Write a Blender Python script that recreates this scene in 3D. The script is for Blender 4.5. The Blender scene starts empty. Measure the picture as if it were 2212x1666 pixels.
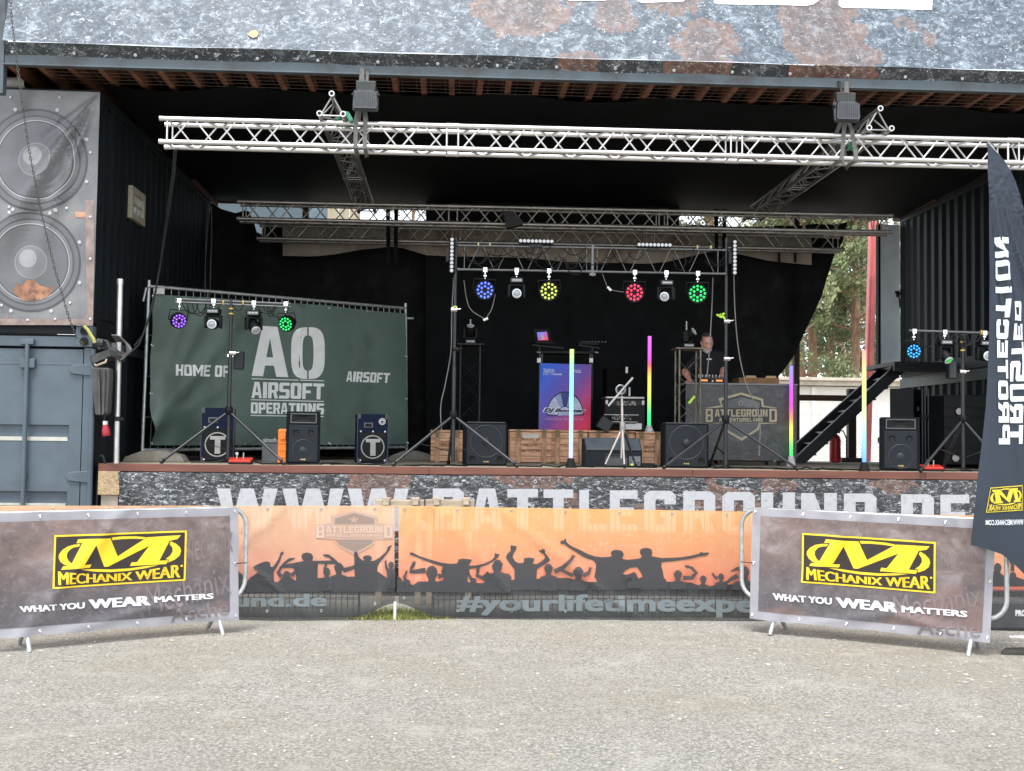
import bpy, bmesh, math, random
import numpy as np
from mathutils import Vector, Matrix
from mathutils.geometry import tessellate_polygon
random.seed(7)
sc = bpy.context.scene
COL = sc.collection
# ------------------------------------------------------------------ camera
F, CX, CY = 2550.0, 1106.0, 833.0            # focal length and centre in a 2212 px wide frame
CAMZ, DZ, YF = 1.74, 1.41, 12.94             # eye height, stage deck height, stage front edge
YAW, PITCH, ROLL = math.radians(3.02), math.atan(113.0 / 2550), 0.0118
CM = Matrix.Rotation(-YAW, 4, 'Z') @ Matrix.Rotation(math.pi / 2 + PITCH, 4, 'X') @ Matrix.Rotation(ROLL, 4, 'Z')
cd = bpy.data.cameras.new('camera'); cam = bpy.data.objects.new('camera', cd); COL.objects.link(cam)
cd.sensor_width = 36.0; cd.sensor_fit = 'HORIZONTAL'; cd.lens = 36.0 * F / 2212.0
cd.clip_start = 0.1; cd.clip_end = 2000
cam.matrix_world = Matrix.Translation((0, 0, CAMZ)) @ CM
sc.camera = cam
# ------------------------------------------------------------------ light: bright overcast noon
SUN_EL, SUN_AZ = math.radians(66), math.radians(196)     # azimuth of the sun from +y, clockwise: behind the photographer
w = bpy.data.worlds.new('World'); sc.world = w; w.use_nodes = True
nt = w.node_tree; nt.nodes.clear()
sky = nt.nodes.new('ShaderNodeTexSky'); sky.sky_type = 'NISHITA'; sky.sun_disc = False
sky.sun_elevation = SUN_EL; sky.sun_rotation = SUN_AZ; sky.air_density = 1.0; sky.dust_density = 1.2; sky.ozone_density = 1.0
hs = nt.nodes.new('ShaderNodeHueSaturation'); hs.inputs['Saturation'].default_value = 0.3; hs.inputs['Value'].default_value = 1.0
bg = nt.nodes.new('ShaderNodeBackground'); bg.inputs['Strength'].default_value = 0.15
ow = nt.nodes.new('ShaderNodeOutputWorld')
nt.links.new(sky.outputs[0], hs.inputs['Color']); nt.links.new(hs.outputs[0], bg.inputs[0]); nt.links.new(bg.outputs[0], ow.inputs[0])
sl = bpy.data.lights.new('sun', 'SUN'); so = bpy.data.objects.new('sun', sl); COL.objects.link(so)
sl.energy = 1.35; sl.angle = math.radians(16); sl.color = (1.0, 0.96, 0.9)
sd = Vector((math.sin(SUN_AZ) * math.cos(SUN_EL), math.cos(SUN_AZ) * math.cos(SUN_EL), math.sin(SUN_EL)))
so.rotation_euler = sd.to_track_quat('Z', 'Y').to_euler(); so.location = (0, 0, 30)
sc.view_settings.view_transform = 'Standard'; sc.view_settings.look = 'None'
sc.view_settings.gamma = 1.0; sc.view_settings.use_curve_mapping = False
sc.view_settings.exposure = 1.42
sc.render.engine = 'CYCLES'
try:
    sc.cycles.max_bounces = 6; sc.cycles.transparent_max_bounces = 12; sc.cycles.use_denoising = True
    sc.cycles.sample_clamp_indirect = 6.0
except Exception: pass

# ------------------------------------------------------------------ pixel -> place helpers
CO = Vector((0, 0, CAMZ)); C3 = CM.to_3x3()
def ray(u, v): return C3 @ Vector((u - CX, -(v - CY), -F))
def at(u, v, Y):
    d = ray(u, v); return CO + d * ((Y - CO.y) / d.y)
def atz(u, v, z):
    d = ray(u, v); return CO + d * ((z - CO.z) / d.z)
def atx(u, v, x):
    d = ray(u, v); return CO + d * ((x - CO.x) / d.x)
class Plane:
    """a standing cloth or panel: turns a pixel into a point on it; disp gives its waves along the normal"""
    def __init__(s, p0, p1, lean=0.0, disp=None):
        s.p = Vector(p0); a = (Vector(p1) - s.p); a.z = 0; s.ax = a.normalized()
        n = Vector((s.ax.y, -s.ax.x, 0)); s.up = Vector((0, 0, 1)) - n * math.tan(lean)
        s.up.normalize(); s.n = s.ax.cross(s.up).normalized()
        s.disp = disp
    def st(s, q): d = q - s.p; return d.dot(s.ax), d.dot(s.up)
    def pt(s, a, b, off=0.0):
        return s.p + s.ax * a + s.up * b + s.n * (off + (s.disp(a, b) if s.disp else 0.0))
    def __call__(s, u, v, off=0.0):
        d = ray(u, v); q = CO + d * ((s.p - CO).dot(s.n) / d.dot(s.n))
        a, b = s.st(q); return s.pt(a, b, off)
def R(x0, y0, k):
    """coordinates read in an enlarged crop of the photograph -> frame pixels"""
    return lambda x, y: ((x0 + x / k) / 1.84448, (y0 + y / k) / 1.84448)

# ------------------------------------------------------------------ materials
MATS = {}
def nodes(name):
    m = bpy.data.materials.new(name); m.use_nodes = True; t = m.node_tree; t.nodes.clear()
    o = t.nodes.new('ShaderNodeOutputMaterial'); b = t.nodes.new('ShaderNodeBsdfPrincipled')
    t.links.new(b.outputs[0], o.inputs[0]); MATS[name] = m
    return m, t, b, o
def N(t, typ, **kw):
    n = t.nodes.new(typ)
    for k, v in kw.items():
        if k in n.inputs: n.inputs[k].default_value = v
        else: setattr(n, k, v)
    return n
def ramp(t, fac, stops, interp='LINEAR'):
    r = t.nodes.new('ShaderNodeValToRGB'); r.color_ramp.interpolation = interp
    e = r.color_ramp.elements
    while len(e) < len(stops): e.new(0.5)
    for i, (p, c) in enumerate(stops):
        e[i].position = p; e[i].color = (c[0], c[1], c[2], 1) if hasattr(c, '__len__') else (c, c, c, 1)
    t.links.new(fac, r.inputs[0]); return r.outputs[0]
def coords(t, scale=(1, 1, 1)):
    c = t.nodes.new('ShaderNodeTexCoord'); mp = t.nodes.new('ShaderNodeMapping'); mp.inputs['Scale'].default_value = scale
    t.links.new(c.outputs['Object'], mp.inputs[0]); return mp.outputs[0]
def noise(t, vec, scale, detail=5, rough=0.55, dist=0.0):
    n = N(t, 'ShaderNodeTexNoise', Scale=scale, Detail=detail, Roughness=rough, Distortion=dist)
    t.links.new(vec, n.inputs['Vector']); return n.outputs['Fac']
def mixc(t, fac, a, b, typ='MIX'):
    m = N(t, 'ShaderNodeMix', data_type='RGBA', blend_type=typ)
    for s, x in ((0, fac), (6, a), (7, b)):
        if hasattr(x, 'node'): t.links.new(x, m.inputs[s])
        elif s == 0: m.inputs[0].default_value = x
        else: m.inputs[s].default_value = (x[0], x[1], x[2], 1)
    return m.outputs[2]
def bump(t, b, h, strength=0.3, dist=0.02):
    n = N(t, 'ShaderNodeBump', Strength=strength, Distance=dist); t.links.new(h, n.inputs['Height']); t.links.new(n.outputs[0], b.inputs['Normal'])
def mat(name, col, rough=0.6, metal=0.0, var=0.18, scale=7, stretch=(1, 1, 1), bmp=0.0, bscale=60, spec=0.5, dirt=None, dscale=2.0):
    if name in MATS: return MATS[name]
    m, t, b, o = nodes(name); v = coords(t, stretch)
    f = noise(t, v, scale)
    c = ramp(t, f, [(0.3, [x * (1 - var) for x in col]), (0.7, [min(1, x * (1 + var)) for x in col])])
    if dirt: c = mixc(t, ramp(t, noise(t, v, dscale, 8, 0.65), [(0.5, 0), (0.68, 0.85)]), c, dirt)
    t.links.new(c, b.inputs['Base Color'])
    b.inputs['Roughness'].default_value = rough; b.inputs['Metallic'].default_value = metal
    b.inputs['Specular IOR Level'].default_value = spec
    if bmp: bump(t, b, noise(t, v, bscale, 3), bmp, 0.01)
    return m
def glow(name, col, strength=2.0):
    if name in MATS: return MATS[name]
    m, t, b, o = nodes(name); b.inputs['Base Color'].default_value = (col[0] * .5, col[1] * .5, col[2] * .5, 1)
    b.inputs['Emission Color'].default_value = (*col, 1); b.inputs['Emission Strength'].default_value = strength
    return m

# ------------------------------------------------------------------ mesh builder
def arc(pts, n=6):
    """a smooth curve through the points"""
    P = [Vector(p) for p in pts]; P = [P[0] * 2 - P[1]] + P + [P[-1] * 2 - P[-2]]; out = []
    for i in range(1, len(P) - 2):
        for k in range(n):
            t = k / n; a, b, c, d = P[i - 1], P[i], P[i + 1], P[i + 2]
            out.append(.5 * (2 * b + (c - a) * t + (2 * a - 5 * b + 4 * c - d) * t * t + (3 * b - a - 3 * c + d) * t ** 3))
    return out + [P[-2]]
class MB:
    def __init__(s): s.v, s.f, s.m = [], [], []
    def add(s, vs, fs, mat=0):
        k = len(s.v); s.v.extend(Vector(p) for p in vs)
        for q in fs: s.f.append(tuple(k + i for i in q)); s.m.append(mat)
        return s
    def box(s, c, d, mat=0, rot=None):
        c = Vector(c); h = [x / 2 for x in d]
        ps = [Vector((sx * h[0], sy * h[1], sz * h[2])) for sz in (-1, 1) for sy in (-1, 1) for sx in (-1, 1)]
        if rot is not None: ps = [rot @ p for p in ps]
        return s.add([c + p for p in ps], [(0, 2, 3, 1), (4, 5, 7, 6), (0, 1, 5, 4), (1, 3, 7, 5), (3, 2, 6, 7), (2, 0, 4, 6)], mat)
    def bb(s, x0, x1, y0, y1, z0, z1, mat=0):
        return s.box(((x0 + x1) / 2, (y0 + y1) / 2, (z0 + z1) / 2), (abs(x1 - x0), abs(y1 - y0), abs(z1 - z0)), mat)
    def beam(s, p0, p1, wd, ht, mat=0, up=Vector((0, 0, 1))):
        p0, p1 = Vector(p0), Vector(p1); a = (p1 - p0); L = a.length; a.normalize()
        sd_ = a.cross(up)
        if sd_.length < 1e-4: sd_ = a.cross(Vector((0, 1, 0)))
        sd_.normalize(); u_ = sd_.cross(a)
        return s.box((p0 + p1) / 2, (wd, L, ht), mat, Matrix((sd_, a, u_)).transposed())
    def tube(s, pts, r, n=8, mat=0, caps=True, closed=False):
        pts = [Vector(p) for p in pts]; m = len(pts); rs = r if hasattr(r, '__len__') else [r] * m
        k = len(s.v); ref = None
        for i, p in enumerate(pts):
            if closed: t = pts[(i + 1) % m] - pts[i - 1]
            else: t = pts[min(i + 1, m - 1)] - pts[max(i - 1, 0)]
            t.normalize()
            if ref is None:
                ref = t.cross(Vector((0, 0, 1)))
                if ref.length < 1e-3: ref = t.cross(Vector((0, 1, 0)))
            ref = (ref - t * ref.dot(t))
            ref.normalize(); bn = t.cross(ref)
            for j in range(n):
                a = 2 * math.pi * j / n
                s.v.append(p + (ref * math.cos(a) + bn * math.sin(a)) * rs[i])
        for i in range(m if closed else m - 1):
            i2 = (i + 1) % m
            for j in range(n):
                j2 = (j + 1) % n
                s.f.append((k + i * n + j, k + i * n + j2, k + i2 * n + j2, k + i2 * n + j)); s.m.append(mat)
        if caps and not closed:
            s.f.append(tuple(k + j for j in reversed(range(n)))); s.m.append(mat)
            s.f.append(tuple(k + (m - 1) * n + j for j in range(n))); s.m.append(mat)
        return s
    def cyl(s, p0, p1, r, r1=None, n=12, mat=0): return s.tube([p0, p1], [r, r if r1 is None else r1], n, mat)
    def lathe(s, prof, o=(0, 0, 0), axis=(0, 0, 1), n=24, mat=0, caps=True):
        o = Vector(o); a = Vector(axis).normalized(); x = a.cross(Vector((0, 0, 1)))
        if x.length < 1e-3: x = Vector((1, 0, 0))
        x.normalize(); y = a.cross(x); k = len(s.v)
        for r, h in prof:
            for j in range(n):
                t = 2 * math.pi * j / n
                s.v.append(o + a * h + (x * math.cos(t) + y * math.sin(t)) * r)
        for i in range(len(prof) - 1):
            for j in range(n):
                j2 = (j + 1) % n
                s.f.append((k + i * n + j, k + i * n + j2, k + (i + 1) * n + j2, k + (i + 1) * n + j)); s.m.append(mat)
        if caps:
            s.f.append(tuple(k + j for j in reversed(range(n)))); s.m.append(mat)
            e = k + (len(prof) - 1) * n; s.f.append(tuple(e + j for j in range(n))); s.m.append(mat)
        return s
    def ell(s, c, r, mat=0, n=12, rot=None):
        c = Vector(c); vs, fs = [], []; h = n // 2 + 1
        for i in range(1, h):
            th = math.pi * i / h
            for j in range(n):
                ph = 2 * math.pi * j / n
                p = Vector((r[0] * math.sin(th) * math.cos(ph), r[1] * math.sin(th) * math.sin(ph), r[2] * math.cos(th)))
                vs.append(c + (rot @ p if rot is not None else p))
        t = Vector((0, 0, r[2])); t = rot @ t if rot is not None else t
        vs += [c + t, c - t]; a = len(vs) - 2
        for i in range(h - 2):
            for j in range(n):
                j2 = (j + 1) % n; fs.append((i * n + j, (i + 1) * n + j, (i + 1) * n + j2, i * n + j2))
        for j in range(n):
            fs.append((a, j, (j + 1) % n)); fs.append((a + 1, (h - 2) * n + (j + 1) % n, (h - 2) * n + j))
        return s.add(vs, fs, mat)
    def grid(s, fn, nu, nv, mat=0):
        vs = [fn(i / nu, j / nv) for j in range(nv + 1) for i in range(nu + 1)]
        return s.add(vs, [(j * (nu + 1) + i, j * (nu + 1) + i + 1, (j + 1) * (nu + 1) + i + 1, (j + 1) * (nu + 1) + i) for j in range(nv) for i in range(nu)], mat)
    def prism(s, pts, vec, mat=0):
        pts = [Vector(p) for p in pts]; n = len(pts); vec = Vector(vec)
        tri = tessellate_polygon([pts])
        return s.add(pts + [p + vec for p in pts], [tuple(t) for t in tri] + [tuple(n + i for i in reversed(t)) for t in tri]
                     + [(i, (i + 1) % n, n + (i + 1) % n, n + i) for i in range(n)], mat)
    def build(s, name, mats, parent=None, smooth=False, bevel=0.0, solid=0.0):
        me = bpy.data.meshes.new(name)
        me.from_pydata([tuple(p) for p in s.v], [], s.f)
        mats = mats if isinstance(mats, (list, tuple)) else [mats]
        for m in mats: me.materials.append(m)
        me.polygons.foreach_set('material_index', s.m)
        bm = bmesh.new(); bm.from_mesh(me)
        if not getattr(s, 'keep', False): bmesh.ops.recalc_face_normals(bm, faces=bm.faces)
        bm.to_mesh(me); bm.free()
        o = bpy.data.objects.new(name, me); COL.objects.link(o)
        if parent is not None: o.parent = parent
        if smooth:
            me.polygons.foreach_set('use_smooth', [True] * len(me.polygons))
            try: me.set_sharp_from_angle(angle=math.radians(42))
            except Exception: pass
        if bevel:
            b = o.modifiers.new('bevel', 'BEVEL'); b.width = bevel; b.segments = 2; b.limit_method = 'ANGLE'; b.angle_limit = math.radians(45)
        if solid:
            b = o.modifiers.new('solid', 'SOLIDIFY'); b.thickness = solid; b.offset = -1
        return o
SETTLE = []
def tag(o, label, cat, group=None):
    o['label'] = label; o['category'] = cat
    if group: o['group'] = group
    return o
def thing(name, label, cat, group=None, settle=True):
    o = bpy.data.objects.new(name, None); COL.objects.link(o); o.empty_display_size = 0.1
    tag(o, label, cat, group)
    if settle: SETTLE.append(o)
    return o
def solo(mb, name, mats, label, cat, group=None, **kw):
    o = mb.build(name, mats, None, **kw); tag(o, label, cat, group); SETTLE.append(o); return o
def struct(mb, name, mats, **kw):
    o = mb.build(name, mats, None, **kw); o['kind'] = 'structure'; return o
KIDS = {}
def kids(o): return [c for c in bpy.data.objects if c.parent is o]
def copy_tree(o, label=None, cat=None, group=None, loc=None, rot=None, parent=None):
    c = o.copy(); COL.objects.link(c)
    if parent is not None: c.parent = parent
    for ch in kids(o): copy_tree(ch, parent=c)
    if label: c['label'] = label
    if cat: c['category'] = cat
    if group: c['group'] = group
    if loc is not None: c.location = loc
    if rot is not None: c.rotation_euler = rot
    return c
def place(o, loc, rot=(0, 0, 0), scale=1.0):
    o.location = loc; o.rotation_euler = rot; o.scale = (scale,) * 3; return o

# ------------------------------------------------------------------ lettering
def glyph(ch, a=.34, b=.2, cx=.12, cy=.09):
    """heavy block letters in the unit square: list of [outline, hole, ...]"""
    m = .5
    if ch == 'E': return [[[(0,0),(1,0),(1,b),(a,b),(a,m-b/2),(.86,m-b/2),(.86,m+b/2),(a,m+b/2),(a,1-b),(1,1-b),(1,1),(0,1)]]]
    if ch == 'F': return [[[(0,0),(a,0),(a,m-b/2-.04),(.86,m-b/2-.04),(.86,m+b/2-.04),(a,m+b/2-.04),(a,1-b),(1,1-b),(1,1),(0,1)]]]
    if ch == 'L': return [[[(0,0),(1,0),(1,b),(a,b),(a,1),(0,1)]]]
    if ch == 'T': return [[[(m-a/2,0),(m+a/2,0),(m+a/2,1-b),(1,1-b),(1,1),(0,1),(0,1-b),(m-a/2,1-b)]]]
    if ch == 'I': return [[[(0,0),(1,0),(1,1),(0,1)]]]
    if ch == 'H': return [[[(0,0),(a,0),(a,m-b/2),(1-a,m-b/2),(1-a,0),(1,0),(1,1),(1-a,1),(1-a,m+b/2),(a,m+b/2),(a,1),(0,1)]]]
    octo = [(cx,0),(1-cx,0),(1,cy),(1,1-cy),(1-cx,1),(cx,1),(0,1-cy),(0,cy)]
    hole = [(a,b),(1-a,b),(1-a,1-b),(a,1-b)]
    if ch == 'O': return [[octo, hole]]
    if ch == 'D': return [[[(0,0),(1-cx,0),(1,cy),(1,1-cy),(1-cx,1),(0,1)], hole]]
    if ch == 'B':
        h2 = (1-3*b)/2; return [[[(0,0),(1-cx,0),(1,cy),(1,m-cy*.7),(1-cx*.7,m),(1,m+cy*.7),(1,1-cy),(1-cx,1),(0,1)],
                             [(a,b),(1-a,b),(1-a,b+h2),(a,b+h2)], [(a,1-b-h2),(1-a,1-b-h2),(1-a,1-b),(a,1-b)]]]
    if ch == 'P': return [[[(0,0),(a,0),(a,.36),(1-cx,.36),(1,.36+cy),(1,1-cy),(1-cx,1),(0,1)], [(a,.36+b*.9),(1-a,.36+b*.9),(1-a,1-b),(a,1-b)]]]
    if ch == 'R': return [[[(0,0),(a,0),(a,.36),(.52,.36),(1-a,0),(1,0),(.82,.4),(1,.36+cy*1.4),(1,1-cy),(1-cx,1),(0,1)], [(a,.36+b*.9),(1-a,.36+b*.9),(1-a,1-b),(a,1-b)]]]
    if ch == 'A': return [[[(0,0),(.27,0),(.32,.18),(.68,.18),(.73,0),(1,0),(.74,1),(.26,1)], [(.38,.36),(.62,.36),(.5,.84)]]]
    if ch == 'S': return [[[(0,0),(1-cx,0),(1,cy),(1,m+b/2-cy),(1-cx,m+b/2),(a,m+b/2),(a,1-b),(1,1-b),(1,1),(cx,1),(0,1-cy),(0,m-b/2+cy),(cx,m-b/2),(1-a,m-b/2),(1-a,b),(0,b)]]]
    if ch == 'C': return [[[(cx,0),(1-cx,0),(1,cy),(1,.36),(1-a,.36),(1-a,b),(a,b),(a,1-b),(1-a,1-b),(1-a,.64),(1,.64),(1,1-cy),(1-cx,1),(cx,1),(0,1-cy),(0,cy)]]]
    if ch == 'G': return [[[(cx,0),(1,0),(1,.54),(.52,.54),(.52,.38),(1-a,.38),(1-a,b),(a,b),(a,1-b),(1-a,1-b),(1-a,.68),(1,.68),(1,1-cy),(1-cx,1),(cx,1),(0,1-cy),(0,cy)]]]
    if ch == 'U': return [[[(cx,0),(1-cx,0),(1,cy),(1,1),(1-a,1),(1-a,b),(a,b),(a,1),(0,1),(0,cy)]]]
    if ch == 'N': return [[[(0,0),(a,0),(a,.58),(1-a,0),(1,0),(1,1),(1-a,1),(1-a,.42),(a,1),(0,1)]]]
    if ch == 'M':
        q = a*.78; return [[[(0,0),(q,0),(q,.6),(.5,.15),(1-q,.6),(1-q,0),(1,0),(1,1),(1-q,1),(.5,.52),(q,1),(0,1)]]]
    if ch == 'W': return [[[(.17,0),(.40,0),(.5,.5),(.6,0),(.83,0),(1,1),(.78,1),(.71,.42),(.61,1),(.39,1),(.29,.42),(.22,1),(0,1)]]]
    if ch == 'X': return [[[(0,0),(.32,0),(.5,.34),(.68,0),(1,0),(.68,.5),(1,1),(.68,1),(.5,.66),(.32,1),(0,1),(.32,.5)]]]
    if ch == 'Y': return [[[(m-a/2,0),(m+a/2,0),(m+a/2,.4),(1,1),(.68,1),(.5,.62),(.32,1),(0,1),(m-a/2,.4)]]]
    if ch == 'V': return [[[(.32,0),(.68,0),(1,1),(.68,1),(.5,.34),(.32,1),(0,1)]]]
    if ch == '.': return [[[(0,0),(1,0),(1,b),(0,b)]]]
    return []
def split(tris, lim):
    out = []; st = list(tris)
    while st:
        t = st.pop(); e = [((t[i][0]-t[(i+1)%3][0])**2 + (t[i][1]-t[(i+1)%3][1])**2, i) for i in range(3)]
        L, i = max(e)
        if L > lim * lim:
            a, b, c = t[i], t[(i+1)%3], t[(i+2)%3]; m_ = ((a[0]+b[0])/2, (a[1]+b[1])/2)
            st.append((a, m_, c)); st.append((m_, b, c))
        else: out.append(t)
    return out
def flat(shapes, lim=None):
    """outlines with holes -> 2-D triangles"""
    tris = []
    for loops in shapes:
        ls = [[Vector((p[0], p[1], 0)) for p in l] for l in loops]
        fl = [p for l in loops for p in l]
        for t in tessellate_polygon(ls): tris.append(tuple(fl[i] for i in t))
    return split(tris, lim) if lim else tris
def bil(q):
    """q = four pixel corners BL, BR, TR, TL -> map of the unit square"""
    (x0,y0),(x1,y1),(x2,y2),(x3,y3) = q
    def f(s, t):
        return ((1-s)*(1-t)*x0 + s*(1-t)*x1 + s*t*x2 + (1-s)*t*x3, (1-s)*(1-t)*y0 + s*(1-t)*y1 + s*t*y2 + (1-s)*t*y3)
    return f
WID = {'I': .42, '.': .36, 'M': 1.35, 'W': 1.5, ' ': .45, 'L': .9, 'F': .9, 'E': .92}
def word2d(s, gap=.16, a=.34, b=.2, **kw):
    """block letters of a word, squeezed into the unit square"""
    x, out = 0.0, []
    for ch in s:
        wd = WID.get(ch, 1.0)
        for shp in glyph(ch, **dict(dict(a=a if ch not in 'I.' else 1, b=b), **kw)):
            out.append([[(x + p[0] * wd, p[1]) for p in l] for l in shp])
        x += wd + gap
    x -= gap
    return [[[(p[0] / x, p[1]) for p in l] for l in shp] for shp in out]
_fc = {}
def bfont2d(s, fat=0.02, shear=0.0, res=3):
    """the built-in letters as 2-D triangles in the unit square"""
    k = (s, fat, shear)
    if k in _fc: return _fc[k]
    cu = bpy.data.curves.new('tmp', 'FONT'); cu.body = s; cu.offset = fat; cu.shear = shear; cu.resolution_u = res; cu.fill_mode = 'FRONT'
    o = bpy.data.objects.new('tmp', cu); COL.objects.link(o)
    dg = bpy.context.evaluated_depsgraph_get(); me = bpy.data.meshes.new_from_object(o.evaluated_get(dg))
    P = [(v.co.x, v.co.y) for v in me.vertices]
    me.calc_loop_triangles(); T = [tuple(t.vertices) for t in me.loop_triangles]
    bpy.data.objects.remove(o); bpy.data.curves.remove(cu); bpy.data.meshes.remove(me)
    xs = [p[0] for p in P]; ys = [p[1] for p in P]
    x0, x1, y0, y1 = min(xs), max(xs), min(ys), max(ys)
    P = [((p[0]-x0)/(x1-x0), (p[1]-y0)/(y1-y0)) for p in P]
    _fc[k] = [tuple(P[i] for i in t) for t in T]
    return _fc[k]
def ink(mb, tris, f, surf, off=0.004, mat=0, lim=None):
    """2-D triangles -> pixels (f) -> surface; one sheet of print proud of the cloth"""
    px = [tuple(f(*p) for p in t) for t in tris]
    if lim: px = split(px, lim)
    for t in px: mb.add([surf(p[0], p[1], off) for p in t], [(0, 1, 2)], mat)
    mb.keep = True
    return mb
def same(x, y): return (x, y)
def bold(mb, s, f, surf, off, mat=0, lim=None, d=.0, sh=0.0, fat=0.0, ev=.03):
    """built-in letters made heavier by printing them three times, a hair apart"""
    d = d or .075 / len(s)
    for i, (k, e) in enumerate(((-1, -1), (-1, 1), (0, 0), (1, -1), (1, 1), (-.4, 0), (.4, 0))):
        ink(mb, bfont2d(s, fat, sh), lambda p, q, k=k, e=e: f(d + p * (1 - 2 * d) + k * d, ev + q * (1 - 2 * ev) + e * ev), surf, off + .0003 * i, mat, lim)
    return mb
# ------------------------------------------------------------------ shared materials
black_metal = mat('black_metal', (.009, .0095, .011), .42, .0, .25, 12, spec=.35)
black_plastic = mat('black_plastic', (.0065, .007, .008), .5, 0, .25, 15, spec=.22)
black_cloth = mat('black_cloth', (.0085, .0095, .0105), .9, 0, .35, 3, spec=.2)
carpet_black = mat('carpet_black', (.0055, .0075, .011), .85, 0, .3, 30, bmp=.3, bscale=300, spec=.2)
carpet_blue = mat('carpet_blue', (.009, .016, .042), .85, 0, .3, 30, bmp=.3, bscale=300, spec=.2)
grille_grey = mat('grille_grey', (.011, .015, .021), .55, .0, .2, 90, spec=.3)
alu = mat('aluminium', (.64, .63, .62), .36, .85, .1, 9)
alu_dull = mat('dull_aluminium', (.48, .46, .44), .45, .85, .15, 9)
galv = mat('galvanised_steel', (.50, .52, .53), .45, .7, .22, 14)
chrome = mat('chrome', (.85, .85, .86), .15, 1.0, .03, 9)
rubber = mat('rubber', (.008, .008, .009), .7, spec=.25)
white_paint = mat('white_paint', (.75, .75, .74), .5)
yellow_tape = mat('amber_tape', (.65, .42, .08), .5)
lime_tape = mat('lime_tape', (.45, .75, .03), .5)
white_print = mat('white_print', (.62, .63, .62), .6, 0, .08, 6)
steel_blue = mat('blue_grey_container_paint', (.088, .118, .145), .5, .1, .12, 3, dirt=(.066, .082, .094), dscale=1.3, bmp=.05, bscale=20)
steel_dark = mat('dark_container_paint', (.0065, .011, .015), .55, .0, .4, 1.6, stretch=(1, 1, .35), dirt=(.012, .014, .015), dscale=1.5, spec=.3)
wood_dark = mat('dark_red_wood', (.075, .028, .015), .7, 0, .4, 5, stretch=(6, .5, 6))
wood_beam = mat('brown_timber', (.060, .026, .016), .7, 0, .35, 5, stretch=(5, 5, .6))
rust_red = mat('red_painted_steel', (.80, .22, .21), .5, .1, .18, 4)
cable_black = mat('black_cable', (.008, .008, .009), .5, spec=.3)

# ------------------------------------------------------------------ ground
def gravel():
    m, t, b, o = nodes('gravel'); v = coords(t)
    f1 = noise(t, v, 75, 6, .8); f2 = noise(t, v, 26, 6, .7); f3 = noise(t, v, .55, 4)
    c = ramp(t, f1, [(.34, (.10, .095, .08)), (.44, (.33, .312, .268)), (.54, (.52, .50, .445)), (.63, (.86, .84, .79))])
    c = mixc(t, ramp(t, f2, [(.36, .5), (.50, 0)]), c, (.18, .17, .14))
    c = mixc(t, ramp(t, f3, [(.42, .0), (.62, .42)]), c, (.42, .375, .29))
    c = mixc(t, ramp(t, noise(t, v, .9, 3), [(.45, 0), (.7, .25)]), c, (.45, .455, .45))
    vo = N(t, 'ShaderNodeTexVoronoi', Scale=46.0); t.links.new(v, vo.inputs['Vector']); bw = t.nodes.new('ShaderNodeRGBToBW'); t.links.new(vo.outputs['Color'], bw.inputs[0])
    c = mixc(t, .55, c, ramp(t, bw.outputs[0], [(.2, .55), (.45, 1.0), (.8, 1.0)]), 'MULTIPLY'); c = mixc(t, ramp(t, vo.outputs['Distance'], [(.40, 0), (.66, .4)]), c, (.12, .112, .095))
    c = mixc(t, ramp(t, noise(t, v, .35, 5, .6, .6), [(.46, 0), (.60, .32)]), c, (.30, .265, .205)); c = mixc(t, ramp(t, noise(t, v, 2.2, 6, .7), [(.52, 0), (.70, .42)]), c, (.58, .56, .51))
    t.links.new(c, b.inputs['Base Color']); b.inputs['Roughness'].default_value = .9
    s = N(t, 'ShaderNodeMath', operation='ADD'); t.links.new(f1, s.inputs[0]); t.links.new(f2, s.inputs[1])
    bump(t, b, s.outputs[0], .9, .02)
    return m
g = MB()
def gh(x, y):
    if abs(x) > 12 or y > 14 or y < 2: return 0.0
    return .012 * math.sin(x * 1.7 + y * .6) * math.sin(y * 1.3) * min(1, (y - 2) / 2)
xs = [-300, -80, -30, -12] + [-11 + i * .5 for i in range(45)] + [12, 30, 80, 300]
ys = [-60, -10, 1] + [2 + i * .4 for i in range(30)] + [14.5, 20, 30, 60, 120, 400]
vs = [(x, y, gh(x, y)) for y in ys for x in xs]; nx = len(xs)
g.add(vs, [(j*nx+i, j*nx+i+1, (j+1)*nx+i+1, (j+1)*nx+i) for j in range(len(ys)-1) for i in range(nx-1)])
struct(g, 'ground', gravel(), smooth=True)
# loose stones and wood chips lying on the gravel
rn = random.Random(3); st = MB()
for k in range(4200):
    y = 4.2 + (rn.random() ** .8) * 7.0; x = rn.uniform(-.46, .52) * (y + 1.0)
    r = rn.choice([.003, .0035, .004, .004, .005, .006, .007, .009]) * (1.0 if rn.random() < .985 else 2.0)
    a = rn.uniform(0, 3.14)
    st.ell((x, y, gh(x, y) + r * .25), (r * rn.uniform(1, 1.9), r * rn.uniform(.7, 1), r * .55), rn.choice([0, 0, 1, 1, 1, 2, 2, 2]) if rn.random() < .985 else 3, 6, Matrix.Rotation(a, 3, 'Z'))
for k in range(330):
    y = 4.5 + rn.random() ** .7 * 6.6; x = rn.uniform(-.44, .5) * (y + 1.0); a = rn.uniform(0, 3.14)
    if k < 130: y = rn.uniform(8.3, 10.2); x = rn.uniform(2.2, 5.0)
    L, W = rn.uniform(.010, .036), rn.uniform(.004, .012)
    st.box((x, y, gh(x, y) + .006), (L, W, .004), rn.choice([0, 0, 4, 4, 2]), Matrix.Rotation(a, 3, 'Z') @ Matrix.Rotation(rn.uniform(-.25, .25), 3, 'X'))
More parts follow.
